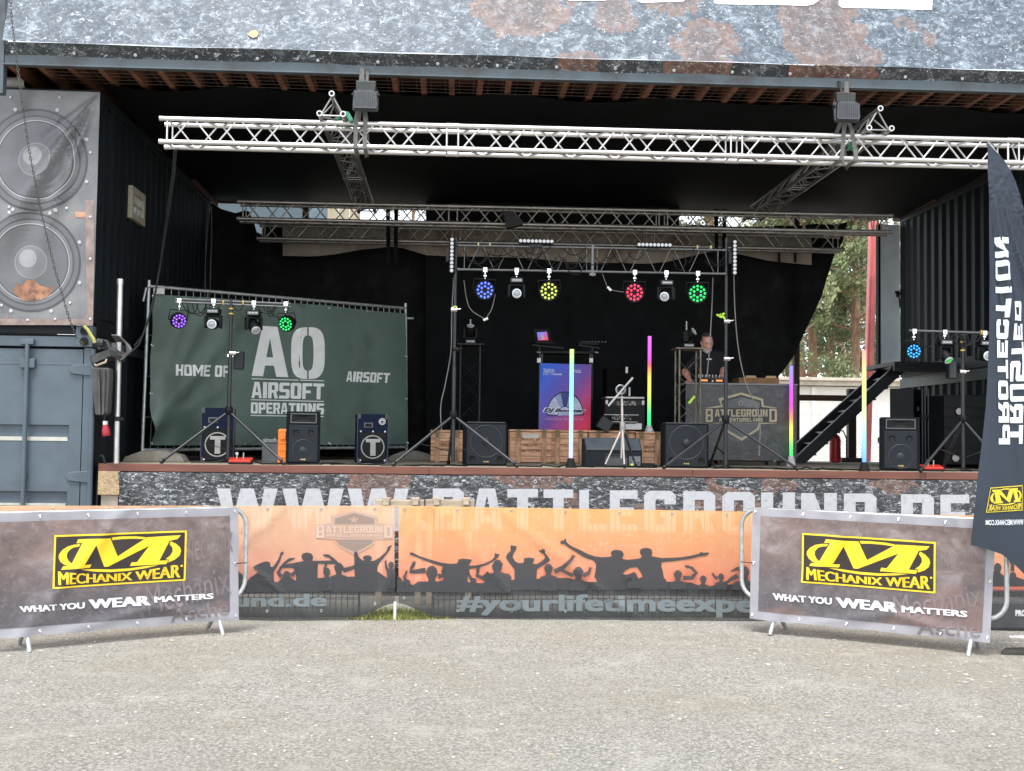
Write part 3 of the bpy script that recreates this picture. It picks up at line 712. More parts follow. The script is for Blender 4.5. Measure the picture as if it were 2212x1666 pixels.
# ------------------------------------------------------------------ trusses
def truss(name, label, group, p0, p1, kind, m_, size=.24, rc=.025, rb_=.0095, pitch=.5, joints=3.0):
    t = thing(name, label, 'truss', group)
    p0, p1 = Vector(p0), Vector(p1); a = (p1 - p0); L = a.length; a.normalize(); up = Vector((0, 0, 1)); sd = up.cross(a).normalized()
    h = size
    if kind == 'square': cs = [(-h/2, h/2), (h/2, h/2), (h/2, -h/2), (-h/2, -h/2)]
    elif kind == 'flat': cs = [(0, h/2), (0, -h/2)]
    else: cs = [(-h/2, -h*.433), (h/2, -h*.433), (0, h*.433)]
    C = [sd * x + up * z for x, z in cs]
    for c in C:
        b = MB(); b.cyl(p0 + c, p1 + c, rc, n=14)
        k = joints
        while k < L - .3:
            b.cyl(p0 + c + a * (k - .07), p0 + c + a * (k + .07), rc + .004, n=14); k += joints
        for e_ in (0, L): b.cyl(p0 + c + a * (e_ - .02), p0 + c + a * (e_ + .02), rc + .003, n=14)
        b.build('chord', m_, t, smooth=True)
    n = len(C)
    for i in range(1 if n == 2 else n):
        c0, c1 = C[i], C[(i + 1) % n]; b = MB(); j0 = 0.0
        while j0 < L - .1:
            j1 = min(j0 + joints, L); nn = max(1, round((j1 - j0 - .16) / pitch)); st_ = (j1 - j0 - .16) / nn
            for k in range(nn):
                s0 = j0 + .08 + k * st_; fl = (i % 2 == 1)
                A, B = (c0, c1) if not fl else (c1, c0)
                b.cyl(p0 + B + a * (s0 + .02), p0 + A + a * (s0 + st_ / 2 - .02), rb_, n=8); b.cyl(p0 + A + a * (s0 + st_ / 2 + .02), p0 + B + a * (s0 + st_ - .02), rb_, n=8)
            b.cyl(p0 + c0 + a * (j0 + .06), p0 + c1 + a * (j0 + .06), rb_, n=8); b.cyl(p0 + c0 + a * (j1 - .06), p0 + c1 + a * (j1 - .06), rb_, n=8)
            j0 = j1
        b.build('lattice', m_, t, smooth=True)
    return t
p = at(349, 254.5, 12.22); z = 4.99
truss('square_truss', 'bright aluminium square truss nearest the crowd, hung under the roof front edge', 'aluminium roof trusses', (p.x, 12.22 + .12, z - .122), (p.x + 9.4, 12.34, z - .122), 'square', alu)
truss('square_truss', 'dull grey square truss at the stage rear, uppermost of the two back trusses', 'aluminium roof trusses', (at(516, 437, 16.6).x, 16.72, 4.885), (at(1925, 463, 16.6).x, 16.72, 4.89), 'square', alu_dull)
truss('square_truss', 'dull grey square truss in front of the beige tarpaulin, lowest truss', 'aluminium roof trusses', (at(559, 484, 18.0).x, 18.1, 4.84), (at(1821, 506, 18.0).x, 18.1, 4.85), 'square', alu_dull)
for u, lb in ((716.5, 'triangular truss with an open ringed end, running back from between container and first floodlight'),
              (1900, 'triangular truss running back from the front truss, on the flag side of the stage')):
    v = 229 if u < 1000 else 262
    a = at(u, v, 12.05); b_ = atz(u, v, a.z)
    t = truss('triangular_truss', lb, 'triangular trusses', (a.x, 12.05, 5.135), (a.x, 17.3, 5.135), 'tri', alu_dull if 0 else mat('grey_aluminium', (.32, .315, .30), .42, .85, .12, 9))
    r = MB()
    for sx, zz in ((-.12, -.104), (.12, -.104), (0, .104)): r.lathe([(.030, 0), (.030, .03), (.019, .03), (.019, -.02)], (a.x + sx, 12.05, 5.135 + zz), (0, -1, 0), 16, caps=False)
    r.build('chord_end', alu, t, smooth=True)
    r = MB()
    for sx, zz in ((-.12, -.104), (.12, -.104), (0, .104)): r.cyl((a.x + sx, 12.0205, 5.135 + zz), (a.x + sx, 12.026, 5.135 + zz), .0185, n=14)
    r.build('chord_hole', rubber, t)
# straps that hold the front truss to the roof, and green slings round the long trusses
strap = mat('grey_webbing', (.13, .13, .12), .8, 0, .25, 20)
def band(pts, wdt, name, m_, label, cat, group):
    b = MB(); pts = [Vector(q) for q in pts]
    for i in range(len(pts) - 1): b.beam(pts[i], pts[i + 1], wdt, .006, 0, Vector((0, 1, 0)))
    return solo(b, name, m_, label, cat, group)
def strap_at(u0, v0, u1, lb):
    p = at(u0, v0, 12.19); q = at(u1, 350, 12.19)
    xc = at(779 if u1 < 1200 else 1833, 265, 12.3).x
    band([(xc, 12.36, 5.62), (xc * .5 + p.x * .5, 12.33, 5.2), (p.x, 12.19, 5.03), (q.x, 12.185, 4.72), (q.x + (.01 if u1 < 1200 else -.05), 12.3, 4.695), (q.x, 12.5, 4.705), (p.x, 12.5, 5.03), (xc * .5 + p.x * .5, 12.38, 5.22), (xc, 12.39, 5.62)], .042, 'truss_strap', strap, lb, 'strap', 'straps holding the front truss')
strap_at(769, 265, 767, 'grey webbing strap around the front truss, first strap from the container with the loudspeaker print')
strap_at(789, 265, 787, 'grey webbing strap around the front truss, just beside the first floodlight')
strap_at(1823, 300, 1818, 'grey webbing strap slanting round the front truss below the flag-side floodlight')
strap_at(1841, 300, 1850, 'grey webbing strap around the front truss beside the green sling near the flag')
def sling(u, v, n, lb, pts):
    b = MB(); b.tube([at(x, y, yy) for x, y, yy in pts], .026, 8)
    solo(b, 'green_sling', mat('green_sling', (.07, .27, .17), .8, 0, .3, 30), lb, 'sling', 'green slings', smooth=True)
sling(0, 0, 0, 'green round sling tied at the end of the triangular truss by the first floodlight', [(724, 262, 12.3), (735, 252, 12.3), (742, 245, 12.2), (750, 246, 12.15), (757, 258, 12.15), (764, 268, 12.25), (768, 278, 12.45), (760, 281, 12.5)])
sling(0, 0, 0, 'green round sling bundled inside the front truss near the flag', [(1846, 306, 12.34), (1838, 311, 12.34), (1834, 322, 12.36), (1845, 316, 12.3), (1849, 330, 12.3), (1840, 320, 12.34), (1853, 326, 12.32)])
# floodlights under the roof
def flood(u, v, lb):
    t = thing('floodlight', lb, 'floodlight', 'floodlights under the roof', settle=False)
    b = MB(); b.box((0, 0, 0), (.27, .05, .235), 0, Matrix.Rotation(math.radians(-14), 3, 'X')); b.build('rim', mat('flood_grey', (.055, .06, .065), .45, .5, .15, 8), t, bevel=.02)
    b = MB(); b.prism([(-.115, -.03, -.085), (.115, -.03, -.085), (.125, -.03, -.06), (.115, -.03, .085), (.06, -.03, .105), (-.06, -.03, .105), (-.115, -.03, .085), (-.125, -.03, -.06)], (0, -.06, -.012))
    for i in range(10): b.box((-.1 + i * .022, -.094, -.0), (.006, .006, .15))
    b.build('back_cover', mat('flood_ribbed', (.085, .09, .095), .4, .6, .12, 12), t, bevel=.008)
    b = MB(); b.prism([(-.10, -.02, .10), (.10, -.02, .10), (.105, -.02, .21), (-.105, -.02, .21)], (0, .1, .02)); b.build('ballast_box', mat('flood_grey2', (.045, .05, .048), .5, .4), t, bevel=.01)
    b = MB()
    for s in (-1, 1): b.beam((s * .139, -.02, .06), (s * .06, .12, .24), .010, .02); b.cyl((s * .145, -.02, .06), (s * .12, -.02, .06), .012)
    b.beam((-.06, .12, .24), (.06, .12, .24), .03, .008); b.beam((0, .12, .24), (0, .22, .40), .03, .008); b.build('bracket', black_metal, t)
    place(t, at(u, v, 12.16)); return t
flood(790, 219, 'grey floodlight hanging under the roof above the triangular truss end, between two grey straps')
flood(1827, 243, 'grey floodlight hanging under the roof on the flag side')

# ------------------------------------------------------------------ curtains, tarps and timber at the back
def sheet(name, m_, label, outline, Y, fold_am=.03, fk=9.0, group=None, sub=40, cat='curtain', vert=True, ph=0.0):
    """a hanging cloth: traced outline on a plane at its own distance, with real vertical folds"""
    pl = Plane((-5, Y, 0), (5, Y, 0), 0, lambda a, b_: fold_am * (math.sin(a * fk + ph + .6 * math.sin(b_ * .9)) * .6 + math.sin(a * fk * 2.3 + b_ * .5) * .3 + .3 * math.sin(a * 1.7 + b_ * 1.3)))
    b = MB(); ink(b, flat([[outline]], sub), same, pl, 0.0); b.keep = False
    # weld the pieces so that the folds shade smoothly
    o = b.build(name, m_, None, smooth=True)
    bm = bmesh.new(); bm.from_mesh(o.data); bmesh.ops.remove_doubles(bm, verts=bm.verts, dist=.0006); bmesh.ops.recalc_face_normals(bm, faces=bm.faces); bm.to_mesh(o.data); bm.free()
    o.data.polygons.foreach_set('use_smooth', [True] * len(o.data.polygons))
    tag(o, label, cat, group); SETTLE.append(o); return o
CG = 'black curtains behind the stage'
net = mat('black_net', (.0065, .007, .0075), .7, 0, .7, 1.8, dirt=(.018, .019, .020), dscale=3, spec=.15)
sheet('backdrop_curtain', net, 'black net curtain with torn wavy top behind the green banner fence', [(456, 441), (461, 441.6), (478, 451.6), (508, 460), (527, 453.7), (537, 456), (548, 478), (555, 502), (565, 507), (568, 493), (581, 481), (665, 482), (930, 482), (930, 1003), (446, 1000), (446, 560)], 18.75, .05, 7, CG)
sheet('backdrop_curtain', black_cloth, 'plain black curtain in the middle behind the keyboard stand banner, up to the roof', [(920, 425), (1467, 440), (1467, 492), (1505, 494), (1505, 1010), (920, 1006)], 18.55, .025, 4, CG)
sheet('backdrop_curtain', net, 'black net curtain drawn up in a diagonal sweep beside the trees, behind the person', [(1490, 486), (1560, 488), (1640, 489), (1724, 488), (1760, 483), (1800, 485), (1829, 481), (1822, 510), (1819, 525), (1804, 549), (1789, 596), (1775, 643), (1760, 675), (1742, 713), (1725, 750), (1713, 772), (1696, 795), (1681, 814), (1681, 835), (1670, 1000), (1490, 1000)], 18.62, .04, 5, CG, ph=1.0)
sheet('beige_tarpaulin', mat('beige_tarp', (.34, .30, .25), .75, 0, .2, 2, dirt=(.16, .10, .06), dscale=1.6), 'beige stained tarpaulin strip hung along the top of the black curtains', [(610, 488), (1200, 497), (1753, 507), (1753, 573), (1658, 563), (1594, 549), (1552, 541), (1535, 544), (1440, 566), (1396, 570), (1219, 566), (1142, 557), (977, 554), (921, 552), (870, 536), (842, 533), (780, 540), (720, 550), (665, 554), (611, 553)], 18.42, .03, 6, None, cat='tarp')
tb = MB()
for u in (1683, 1718):
    p, q = at(u, 541, 18.36), at(u, 567, 18.36); tb.box((p + q) / 2, (.035, .02, abs(p.z - q.z)))
solo(tb, 'tarp_tie', rubber, 'pair of dark loops pinned on the beige tarpaulin end near the trees', 'tie')
# what shows through the slot above the curtains
def thin(name, col, k):
    m = mat(name, col, .6, 0, .2, 5, dirt=[x * .7 for x in col], dscale=6); t = m.node_tree; b = [n for n in t.nodes if n.type == 'BSDF_PRINCIPLED'][0]; o = [n for n in t.nodes if n.type == 'OUTPUT_MATERIAL'][0]
    tr = t.nodes.new('ShaderNodeBsdfTranslucent'); tr.inputs[0].default_value = (*col, 1); mx = t.nodes.new('ShaderNodeMixShader'); mx.inputs[0].default_value = k
    t.links.new(b.outputs[0], mx.inputs[1]); t.links.new(tr.outputs[0], mx.inputs[2]); t.links.new(mx.outputs[0], o.inputs[0]); return m
sheet('tarpaulin', thin('pale_blue_tarp', (.30, .38, .43), .6), 'pale blue-grey tarpaulin seen through the torn top of the back curtain', [(452, 436), (655, 440), (655, 520), (452, 515)], 19.4, .02, 3, cat='tarp')
wp = MB(); p, q = at(668, 440, 24.0), at(707, 500, 24.0); wp.bb(p.x, q.x, 24.0, 24.05, q.z, p.z); solo(wp, 'wall_panel', MATS['pale_blue_tarp'], 'small blue-grey board in the gap beside the beige boards under the roof', 'board')
wp = MB(); p, q = at(707, 440, 24.0), at(778, 500, 24.0)
for i in range(3):
    a = p.x + (q.x - p.x) * i / 3; wp.bb(a + .006, a + (q.x - p.x) / 3 - .006, 24.0 + .01 * (i % 2), 24.06, q.z, p.z)
solo(wp, 'wall_panel', mat('beige_boards', (.40, .34, .24), .7, 0, .2, 4, stretch=(4, 4, .5)), 'beige wooden boards seen through the rear truss under the roof', 'board', bevel=.004)
for u0, u1, v0, v1, lb in ((654, 667, 430, 500, 'dark timber post between the pale blue tarpaulin and the small board'), (1441, 1464, 430, 500, 'dark timber post where the bright sky gap begins, above the middle curtain'),
                           (1714, 1726, 440, 998, 'tall brown timber post rising beside the trees behind the emblem table')):
    b = MB(); p, q = at(u0, (v0 + v1) / 2, 19.1), at(u1, (v0 + v1) / 2, 19.1); zz0 = DZ if v1 > 900 else at(u0, v1, 19.1).z
    b.bb(p.x, q.x, 19.05, 19.17, zz0, 5.6); solo(b, 'timber_post', wood_beam, lb, 'post', 'timber posts at the back', bevel=.006)
b = MB(); p, q = at(1725, 853, 19.12), at(1830, 867, 19.12); b.bb(p.x, q.x + .3, 19.06, 19.14, q.z, p.z); solo(b, 'timber_rail', wood_beam, 'brown timber rail in front of the white garage, behind the steel stairs', 'rail', bevel=.006)
# thin white rope at the curtain edge
b = MB(); b.tube([at(457, 447, 18.6), at(457, 520, 18.62), at(455.5, 560, 18.6), at(454, 620, 18.6), at(453, 640, 18.6)], .009, 6); solo(b, 'curtain_rope', mat('grey_rope', (.22, .215, .205), .8), 'thin pale rope hanging down the edge of the back curtain', 'rope')
# dark straps hanging between the rear trusses
for u, lb in ((847, 'pair of black straps joining the two rear trusses, nearer the green banner fence'), (1556, 'pair of black straps joining the two rear trusses, above the person')):
    b = MB()
    for d_ in (-9, 9):
        p, q = at(u + d_, 452, 16.9), at(u + d_ * .9, 530, 17.9); b.beam(p, q, .06, .012); b.beam(q, q + Vector((0, .05, -.28)), .05, .012)
    solo(b, 'black_strap', black_cloth, lb, 'strap', 'black straps at the rear trusses')
b = MB(); p = at(1105, 478, 16.5); b.prism([(p.x - .14, 16.4, p.z + .13), (p.x + .02, 16.4, p.z + .12), (p.x + .16, 16.4, p.z - .06), (p.x - .06, 16.4, p.z - .12)], (0, .12, 0)); solo(b, 'stage_blinder', black_metal, 'small black tilted box lamp fixed on the upper rear truss', 'lamp', bevel=.01)

# ------------------------------------------------------------------ stairs, red post, extinguisher
sta = thing('steel_staircase', 'black steel staircase with two side stringers rising to the upper container door', 'stairs')
sm = mat('stair_black', (.008, .0095, .012), .45, .0, .3, 5, spec=.3); se = mat('worn_edge', (.20, .215, .225), .4, .5, .3, 12)
LN = []
for Y, uv in ((17.3, ((1707, 998), (1941, 781))), (18.3, ((1724, 953.5), (1907, 790)))):
    p, q = at(*uv[0], Y), at(*uv[1], Y); dirv = (q - p).normalized(); nrm = Vector((-dirv.z, 0, dirv.x))
    p = p + dirv * ((DZ + .01 - p.z) / dirv.z); LN.append((p, q, dirv))
    b = MB(); b.prism([p, q, q - nrm * .17, p - nrm * .17 + dirv * .16], (0, .02, 0)); b.build('stringer', sm, sta, bevel=.003)
    b = MB(); b.beam(p + Vector((0, -.008, 0)), q + Vector((0, -.008, 0)), .04, .010, 0, nrm); b.build('stringer_edge', se, sta)
n = 9
for i in range(n):
    z = DZ + .16 + (LN[0][1].z - DZ - .2) * i / (n - 1); e0, e1 = [l[0] + l[2] * ((z + .05 - l[0].z) / l[2].z) for l in LN]
    ps = [Vector((e0.x + .02, 17.325, z - .04)), Vector((e0.x + .20, 17.325, z - .04)), Vector((e1.x + .20, 18.295, z - .04)), Vector((e1.x + .02, 18.295, z - .04))]
    b = MB(); b.prism(ps, (0, 0, .025)); tr = b.build('tread', sm, sta, bevel=.002)
    b = MB(); b.beam(ps[0] + Vector((-.006, 0, .012)), ps[3] + Vector((-.006, 0, .012)), .010, .026); b.build('nosing', se, tr)
b = MB(); a, c = at(1880, 790, 18), at(2018, 803, 18); b.bb(a.x, XR + .1, 17.0, 18.5, a.z - .06, a.z); b.bb(a.x, XR + .1, 17.0, 17.06, a.z - .14, a.z - .061); b.build('landing', sm, sta, bevel=.003)
b = MB(); p, q = at(1884, 500, 20.2), at(1866, 990, 20.2); a = at(1880, 440, 20.2)
b.beam((q.x, 20.2, .2), (p.x + (p.x - q.x) * .12, 20.2, 5.6), .14, .12); b.beam((q.x - .02, 20.13, .2), (p.x - .0, 20.13, 5.4), .03, .02)
solo(b, 'red_post', rust_red, 'tall red painted steel post leaning slightly next to the stairs', 'post', bevel=.005)
b = MB(); p, q = at(1831, 905, 18.9), at(1848, 986, 18.9); b.bb(p.x, q.x, 18.85, 18.97, DZ + .06, 2.6); b.bb(p.x - .16, q.x + .12, 18.7, 19.1, DZ, DZ + .07)
solo(b, 'steel_post', mat('dark_brown_steel', (.045, .036, .03), .6, .2), 'dark brown post with a foot plate standing under the stairs', 'post', bevel=.004)
ex = thing('fire_extinguisher', 'red fire extinguisher standing at the back of the stage below the stairs', 'fire extinguisher')
p = at(1804, 965, 18.4); px = p.x
b = MB(); b.lathe([(.05, 0), (.085, .01), (.088, .05), (.088, .36), (.075, .41), (.03, .45), (.03, .47)], (px, 18.4, DZ), (0, 0, 1), 20); b.build('cylinder', mat('extinguisher_red', (.50, .02, .02), .35), ex, smooth=True)
b = MB(); b.cyl((px, 18.4, DZ + .47), (px, 18.4, DZ + .53), .02); b.box((px, 18.34, DZ + .55), (.03, .13, .02)); b.build('valve', black_metal, ex)
b = MB(); b.tube([(px + .02, 18.38, DZ + .5), (px + .12, 18.37, DZ + .5), (px + .17, 18.36, DZ + .38), (px + .17, 18.36, DZ + .1), (px + .2, 18.36, DZ + .02)], .012, 6); b.build('hose', rubber, ex, smooth=True)

# ------------------------------------------------------------------ garage, fence and pines beyond
ga = thing('white_garage', 'low white garage with a flat overhanging roof edge beyond the stage', 'garage')
Yg = 30.0; p, q = at(1690, 816, Yg), at(1900, 818, Yg); zt_ = (p.z + q.z) / 2
wm = mat('white_render', (.72, .68, .62), .8, 0, .06, 2)
b = MB(); b.bb(p.x - 1.5, q.x + 4, Yg, Yg + 5, 0, zt_ - .22); b.build('wall', wm, ga)
b = MB(); b.bb(p.x - 1.6, q.x + 4.1, Yg - .18, Yg + 5.1, zt_ - .2, zt_ - .08); b.bb(p.x - 1.65, q.x + 4.2, Yg - .26, Yg + 5.1, zt_ - .08, zt_); b.build('roof_edge', mat('cream_trim', (.52, .45, .37), .7), ga, bevel=.01)
b = MB(); a = at(1757, 900, Yg); b.bb(a.x - .06, a.x + .06, Yg - .06, Yg - .002, 0, zt_ - .23); b.build('pilaster', wm, ga)
wf = thing('wire_fence', 'chain-link fence with barbed wire strands in front of the white garage', 'fence')
Yw = 25.0; b = MB(); p, q = at(1690, 900, Yw), at(1900, 900, Yw)
for z_ in (at(1750, 897, Yw).z, at(1750, 928, Yw).z, at(1750, 955, Yw).z):
    b.cyl((p.x, Yw, z_ + .03), (q.x + 1, Yw, z_ - .04), .006, n=4)
    xx = p.x
    while xx < q.x + 1: b.cyl((xx, Yw - .03, z_ - .03), (xx + .02, Yw + .03, z_ + .03), .005, n=4); xx += .16
b.build('barbed_wire', galv, wf)
b = MB(); h_ = at(1750, 945, Yw).z; k = p.x - 1.5
while k < q.x + 1.5: b.cyl((k, Yw, 0), (k + h_, Yw, h_), .005, n=4); b.cyl((k + h_, Yw, 0), (k, Yw, h_), .005, n=4); k += .085
b.build('mesh', galv, wf)
for u in (1690, 1870): b = MB(); a = at(u, 900, Yw); b.cyl((a.x, Yw, 0), (a.x, Yw, 2.6), .03); b.build('post', galv, wf)
# pines: tapered trunk, limbs, crown of many needle tufts
def leafm(name, c):
    m, t, b, o = nodes(name); v = coords(t)
    t.links.new(ramp(t, noise(t, v, 1.1, 4), [(.3, [x * .7 for x in c]), (.7, [x * 1.45 for x in c])]), b.inputs['Base Color']); b.inputs['Roughness'].default_value = .7
    b.inputs['Subsurface Weight'].default_value = 0.0; return m
lms = [leafm('needle_a', (.185, .215, .10)), leafm('needle_b', (.25, .265, .135)), leafm('needle_c', (.10, .13, .062)), leafm('needle_d', (.145, .20, .08))]
bark = mat('pine_bark', (.30, .18, .115), .9, 0, .45, 6, stretch=(3, 3, .8), bmp=.4, bscale=14)
def pine(x, y, h, crown0, rad, seed, label, nb=46):
    rn = random.Random(seed); t = thing('pine_tree', label, 'tree', 'pines beyond the stage', settle=True)
    b = MB(); lean_ = rn.uniform(-.3, .3)
    tr = [Vector((x + lean_ * k / 6 + .08 * math.sin(k * 1.3 + seed), y, h * k / 6)) for k in range(7)]
    b.tube(tr, [.21 - .028 * k for k in range(7)], 9)
    c = MB()
    for i in range(nb):
        f = (i + .5) / nb; z = crown0 + (h - crown0) * f; a = rn.uniform(0, 6.28)
        R_ = rad * (1.0 - .62 * f ** 1.6) * rn.uniform(.55, 1.1)
        base = Vector((x + lean_ * z / h, y, z)); tip = base + Vector((math.cos(a) * R_, math.sin(a) * R_, rn.uniform(-.2, .75)))
        mid = base.lerp(tip, .55) + Vector((0, 0, .2)); b.tube([base, mid, tip], [.045, .03, .012], 5)
        for j in range(6):
            cc = mid.lerp(tip, j / 5) + Vector((rn.gauss(0, .22), rn.gauss(0, .22), rn.gauss(.05, .14))); rr = rn.uniform(.28, .52); mm = rn.choice([0, 0, 1, 1, 2, 3])
            for q in range(64):
                d_ = Vector((rn.gauss(0, 1), rn.gauss(0, 1), rn.gauss(0, .55))); d_ = d_.normalized() * rr * rn.random() ** .45
                p_ = cc + d_; n_ = Vector((rn.gauss(0, 1), rn.gauss(0, 1), rn.gauss(.6, .6))).normalized(); s_ = n_.orthogonal().normalized() * rn.uniform(.05, .10); u_ = n_.cross(s_) * rn.uniform(.5, .9)
                c.add([p_ - s_ - u_ * .3, p_ + s_ - u_ * .2, p_ + u_ + s_ * .3], [(0, 1, 2)], mm)
    b.build('trunk', bark, t, smooth=True); c.keep = True; c.build('crown', lms, t)
    return t
def tx(u, Y): return at(u, 800, Y).x
pine(tx(1735, 38), 38, 13, 3.4, 2.5, 1, 'pine tree with bare reddish trunk right above the garage corner', 54)
pine(tx(1752, 41), 41, 14.5, 5.6, 2.7, 12, 'pine tree with an orange lit trunk, second from the post', 50)
pine(tx(1800, 44), 44, 13, 3.8, 2.9, 3, 'bushy pine tree in the middle of the gap by the red post', 60)
pine(tx(1850, 40), 40, 15, 5.0, 2.9, 4, 'tall pine tree rising right behind the red post', 60)
pine(tx(1895, 48), 48, 16, 4.2, 3.1, 5, 'farthest pine tree partly hidden by the grey container door', 56)
pine(tx(1700, 52), 52, 16, 6.0, 3.0, 6, 'pine tree half hidden by the sweep of the net curtain', 54)
pine(tx(1540, 46), 46, 15.8, 9.5, 2.1, 7, 'pine tree top showing in the bright gap above the person', 36)
pine(tx(890, 60), 60, 17.4, 13, 1.7, 8, 'small pine top in the bright gap above the middle curtain', 24)
pine(tx(1820, 62), 62, 20, 5.0, 3.6, 9, 'large pine tree at the far back of the gap', 60)
# ------------------------------------------------------------------ stage equipment
def dk(u, Y): p = at(u, 900, Y); return Vector((p.x, Y, DZ))
def loudspeaker(w, h, d, label, cat='loudspeaker', group='black loudspeakers on the stage', side=carpet_black):
    """two-way cabinet with a horn, two small ports, a woofer behind the grille and a small badge; front faces -y, base at z 0"""
    t = thing('loudspeaker', label, cat, group, settle=False)
    b = MB(); b.prism([(-w/2, 0, 0), (w/2, 0, 0), (w/2 * .74, d, 0), (-w/2 * .74, d, 0)], (0, 0, h)); b.build('cabinet', side, t, bevel=.012)
    b = MB(); b.box((0, -.006, h * .40), (w * .84, .012, h * .70)); gr_ = b.build('grille', grille_grey, t, bevel=.005)
    b = MB(); b.lathe([(.0, .022), (w * .07, .02), (w * .10, .012)], (0, 0, h * .27), (0, -1, 0), 24, caps=False); b.lathe([(w * .30, .0125), (w * .31, .016), (w * .325, .0125)], (0, 0, h * .27), (0, -1, 0), 40, caps=False)
    b.build('woofer', mat('woofer_grey', (.024, .029, .036), .5, 0, spec=.4), gr_, smooth=True)
    for s in (-1, 1):
        b = MB(); b.lathe([(w * .09, .0125), (w * .085, .016), (w * .07, .0125), (.001, .011)], (s * w * .22, 0, h * .60), (0, -1, 0), 24, caps=False); b.build('port', black_plastic, gr_, smooth=True)
    z0, z1 = h * .78, h * .965; ww = w * .38
    b = MB()
    for x0, x1, a0, a1 in ((-ww, ww, z1 - .012, z1), (-ww, ww, z0, z0 + .012), (-ww, -ww + .012, z0 + .012, z1 - .012), (ww - .012, ww, z0 + .012, z1 - .012)): b.bb(x0, x1, -.016, -.001, a0, a1)
    hf = b.build('horn', mat('horn_grey', (.10, .105, .11), .4, .3), t)
    b = MB(); zi0, zi1 = z0 + .012, z1 - .012; wi = ww - .012; dz = (zi1 - zi0) * .33
    O = [(-wi, -.010, zi0), (wi, -.010, zi0), (wi, -.010, zi1), (-wi, -.010, zi1)]; I = [(-wi * .2, -.0015, zi0 + dz), (wi * .2, -.0015, zi0 + dz), (wi * .2, -.0015, zi1 - dz), (-wi * .2, -.0015, zi1 - dz)]
    b.add(O + I, [(0, 1, 5, 4), (1, 2, 6, 5), (2, 3, 7, 6), (3, 0, 4, 7), (4, 5, 6, 7)]); b.build('horn_throat', black_plastic, hf)
    b = MB(); b.bb(-w * .10, w * .10, -.016, -.0125, h * .075, h * .12); bd = b.build('badge', mat('badge_black', (.01, .01, .01), .4), gr_)
    b = MB()
    for i, (x, hh) in enumerate(((-.07, .3), (-.045, .5), (-.02, .7), (.02, .9), (.05, .9))): b.bb(x * w - .004, x * w + .006, -.0185, -.0165, h * (.098 - hh * .018), h * (.098 + hh * .018))
    b.build('badge_mark', mat('brass', (.55, .42, .18), .4, .6), bd)
    b = MB(); b.bb(-w/2 * .93 - .006, -w/2 * .93 + .02, d * .3, d * .3 + .12, h * .52, h * .62); b.build('side_handle', mat('handle_cup', (.03, .045, .05), .5), t, bevel=.004)
    return t
t = loudspeaker(.385, .60, .36, 'black loudspeaker with a horn standing beside the orange case at the stage edge'); place(t, dk(656, 13.45), (0, 0, math.radians(12)))
t = loudspeaker(.44, .62, .38, 'black loudspeaker with a horn at the stage edge below the flag-side lamp crossbar'); place(t, dk(1945, 13.35), (0, 0, math.radians(-9)))
def subwoofer(w, h, d, label):
    t = thing('subwoofer', label, 'subwoofer', 'black bass speakers', settle=False)
    b = MB(); b.box((0, d / 2, h / 2), (w, d, h)); b.build('cabinet', carpet_black, t, bevel=.014)
    b = MB(); b.box((0, -.008, h * .5), (w * .93, .016, h * .93)); g_ = b.build('grille', grille_grey, t, bevel=.006)
    b = MB(); b.lathe([(.001, .05), (w * .05, .047), (w * .09, .03), (w * .10, .0165)], (0, 0, h * .57), (0, -1, 0), 28, caps=False); b.lathe([(w * .36, .0165), (w * .37, .021), (w * .39, .021), (w * .40, .0165)], (0, 0, h * .57), (0, -1, 0), 48, caps=False)
    b.build('woofer', mat('woofer_grey', (.024, .029, .036), .5, 0, spec=.4), g_, smooth=True)
    for s in (-1, 1):
        b = MB(); b.lathe([(w * .085, .0165), (w * .08, .02), (w * .065, .0165), (.001, .0168)], (s * w * .33, 0, h * .16), (0, -1, 0), 24, caps=False); b.build('port', black_plastic, g_, smooth=True)
    b = MB(); b.bb(-.04, .04, -.02, -.0165, h * .07, h * .125); bd = b.build('badge', MATS['badge_black'], g_)
    b = MB()
    for x in (-.022, .002, .022): b.bb(x - .007, x + .006, -.023, -.0205, h * .085, h * .115)
    b.build('badge_mark', MATS['brass'], bd)
    b = MB(); b.bb(-w/2 - .004, -w/2 + .01, d * .4, d * .62, h * .5, h * .68); b.build('side_handle', rubber, t)
    b = MB(); b.box((0, d * .5, h + .006), (w * .9, d * .9, .012)); b.build('top_panel', mat('top_grey', (.06, .065, .07), .4), t, bevel=.004)
    return t
t = subwoofer(.49, .50, .5, 'black bass speaker in front of the pale wooden crate, behind a tripod foot'); place(t, dk(1051, 13.75), (0, 0, math.radians(3)))
t = subwoofer(.52, .52, .5, 'black bass speaker beside the emblem table, at the foot of the slim black truss tower'); place(t, dk(1483, 13.72), (0, 0, math.radians(-5)))
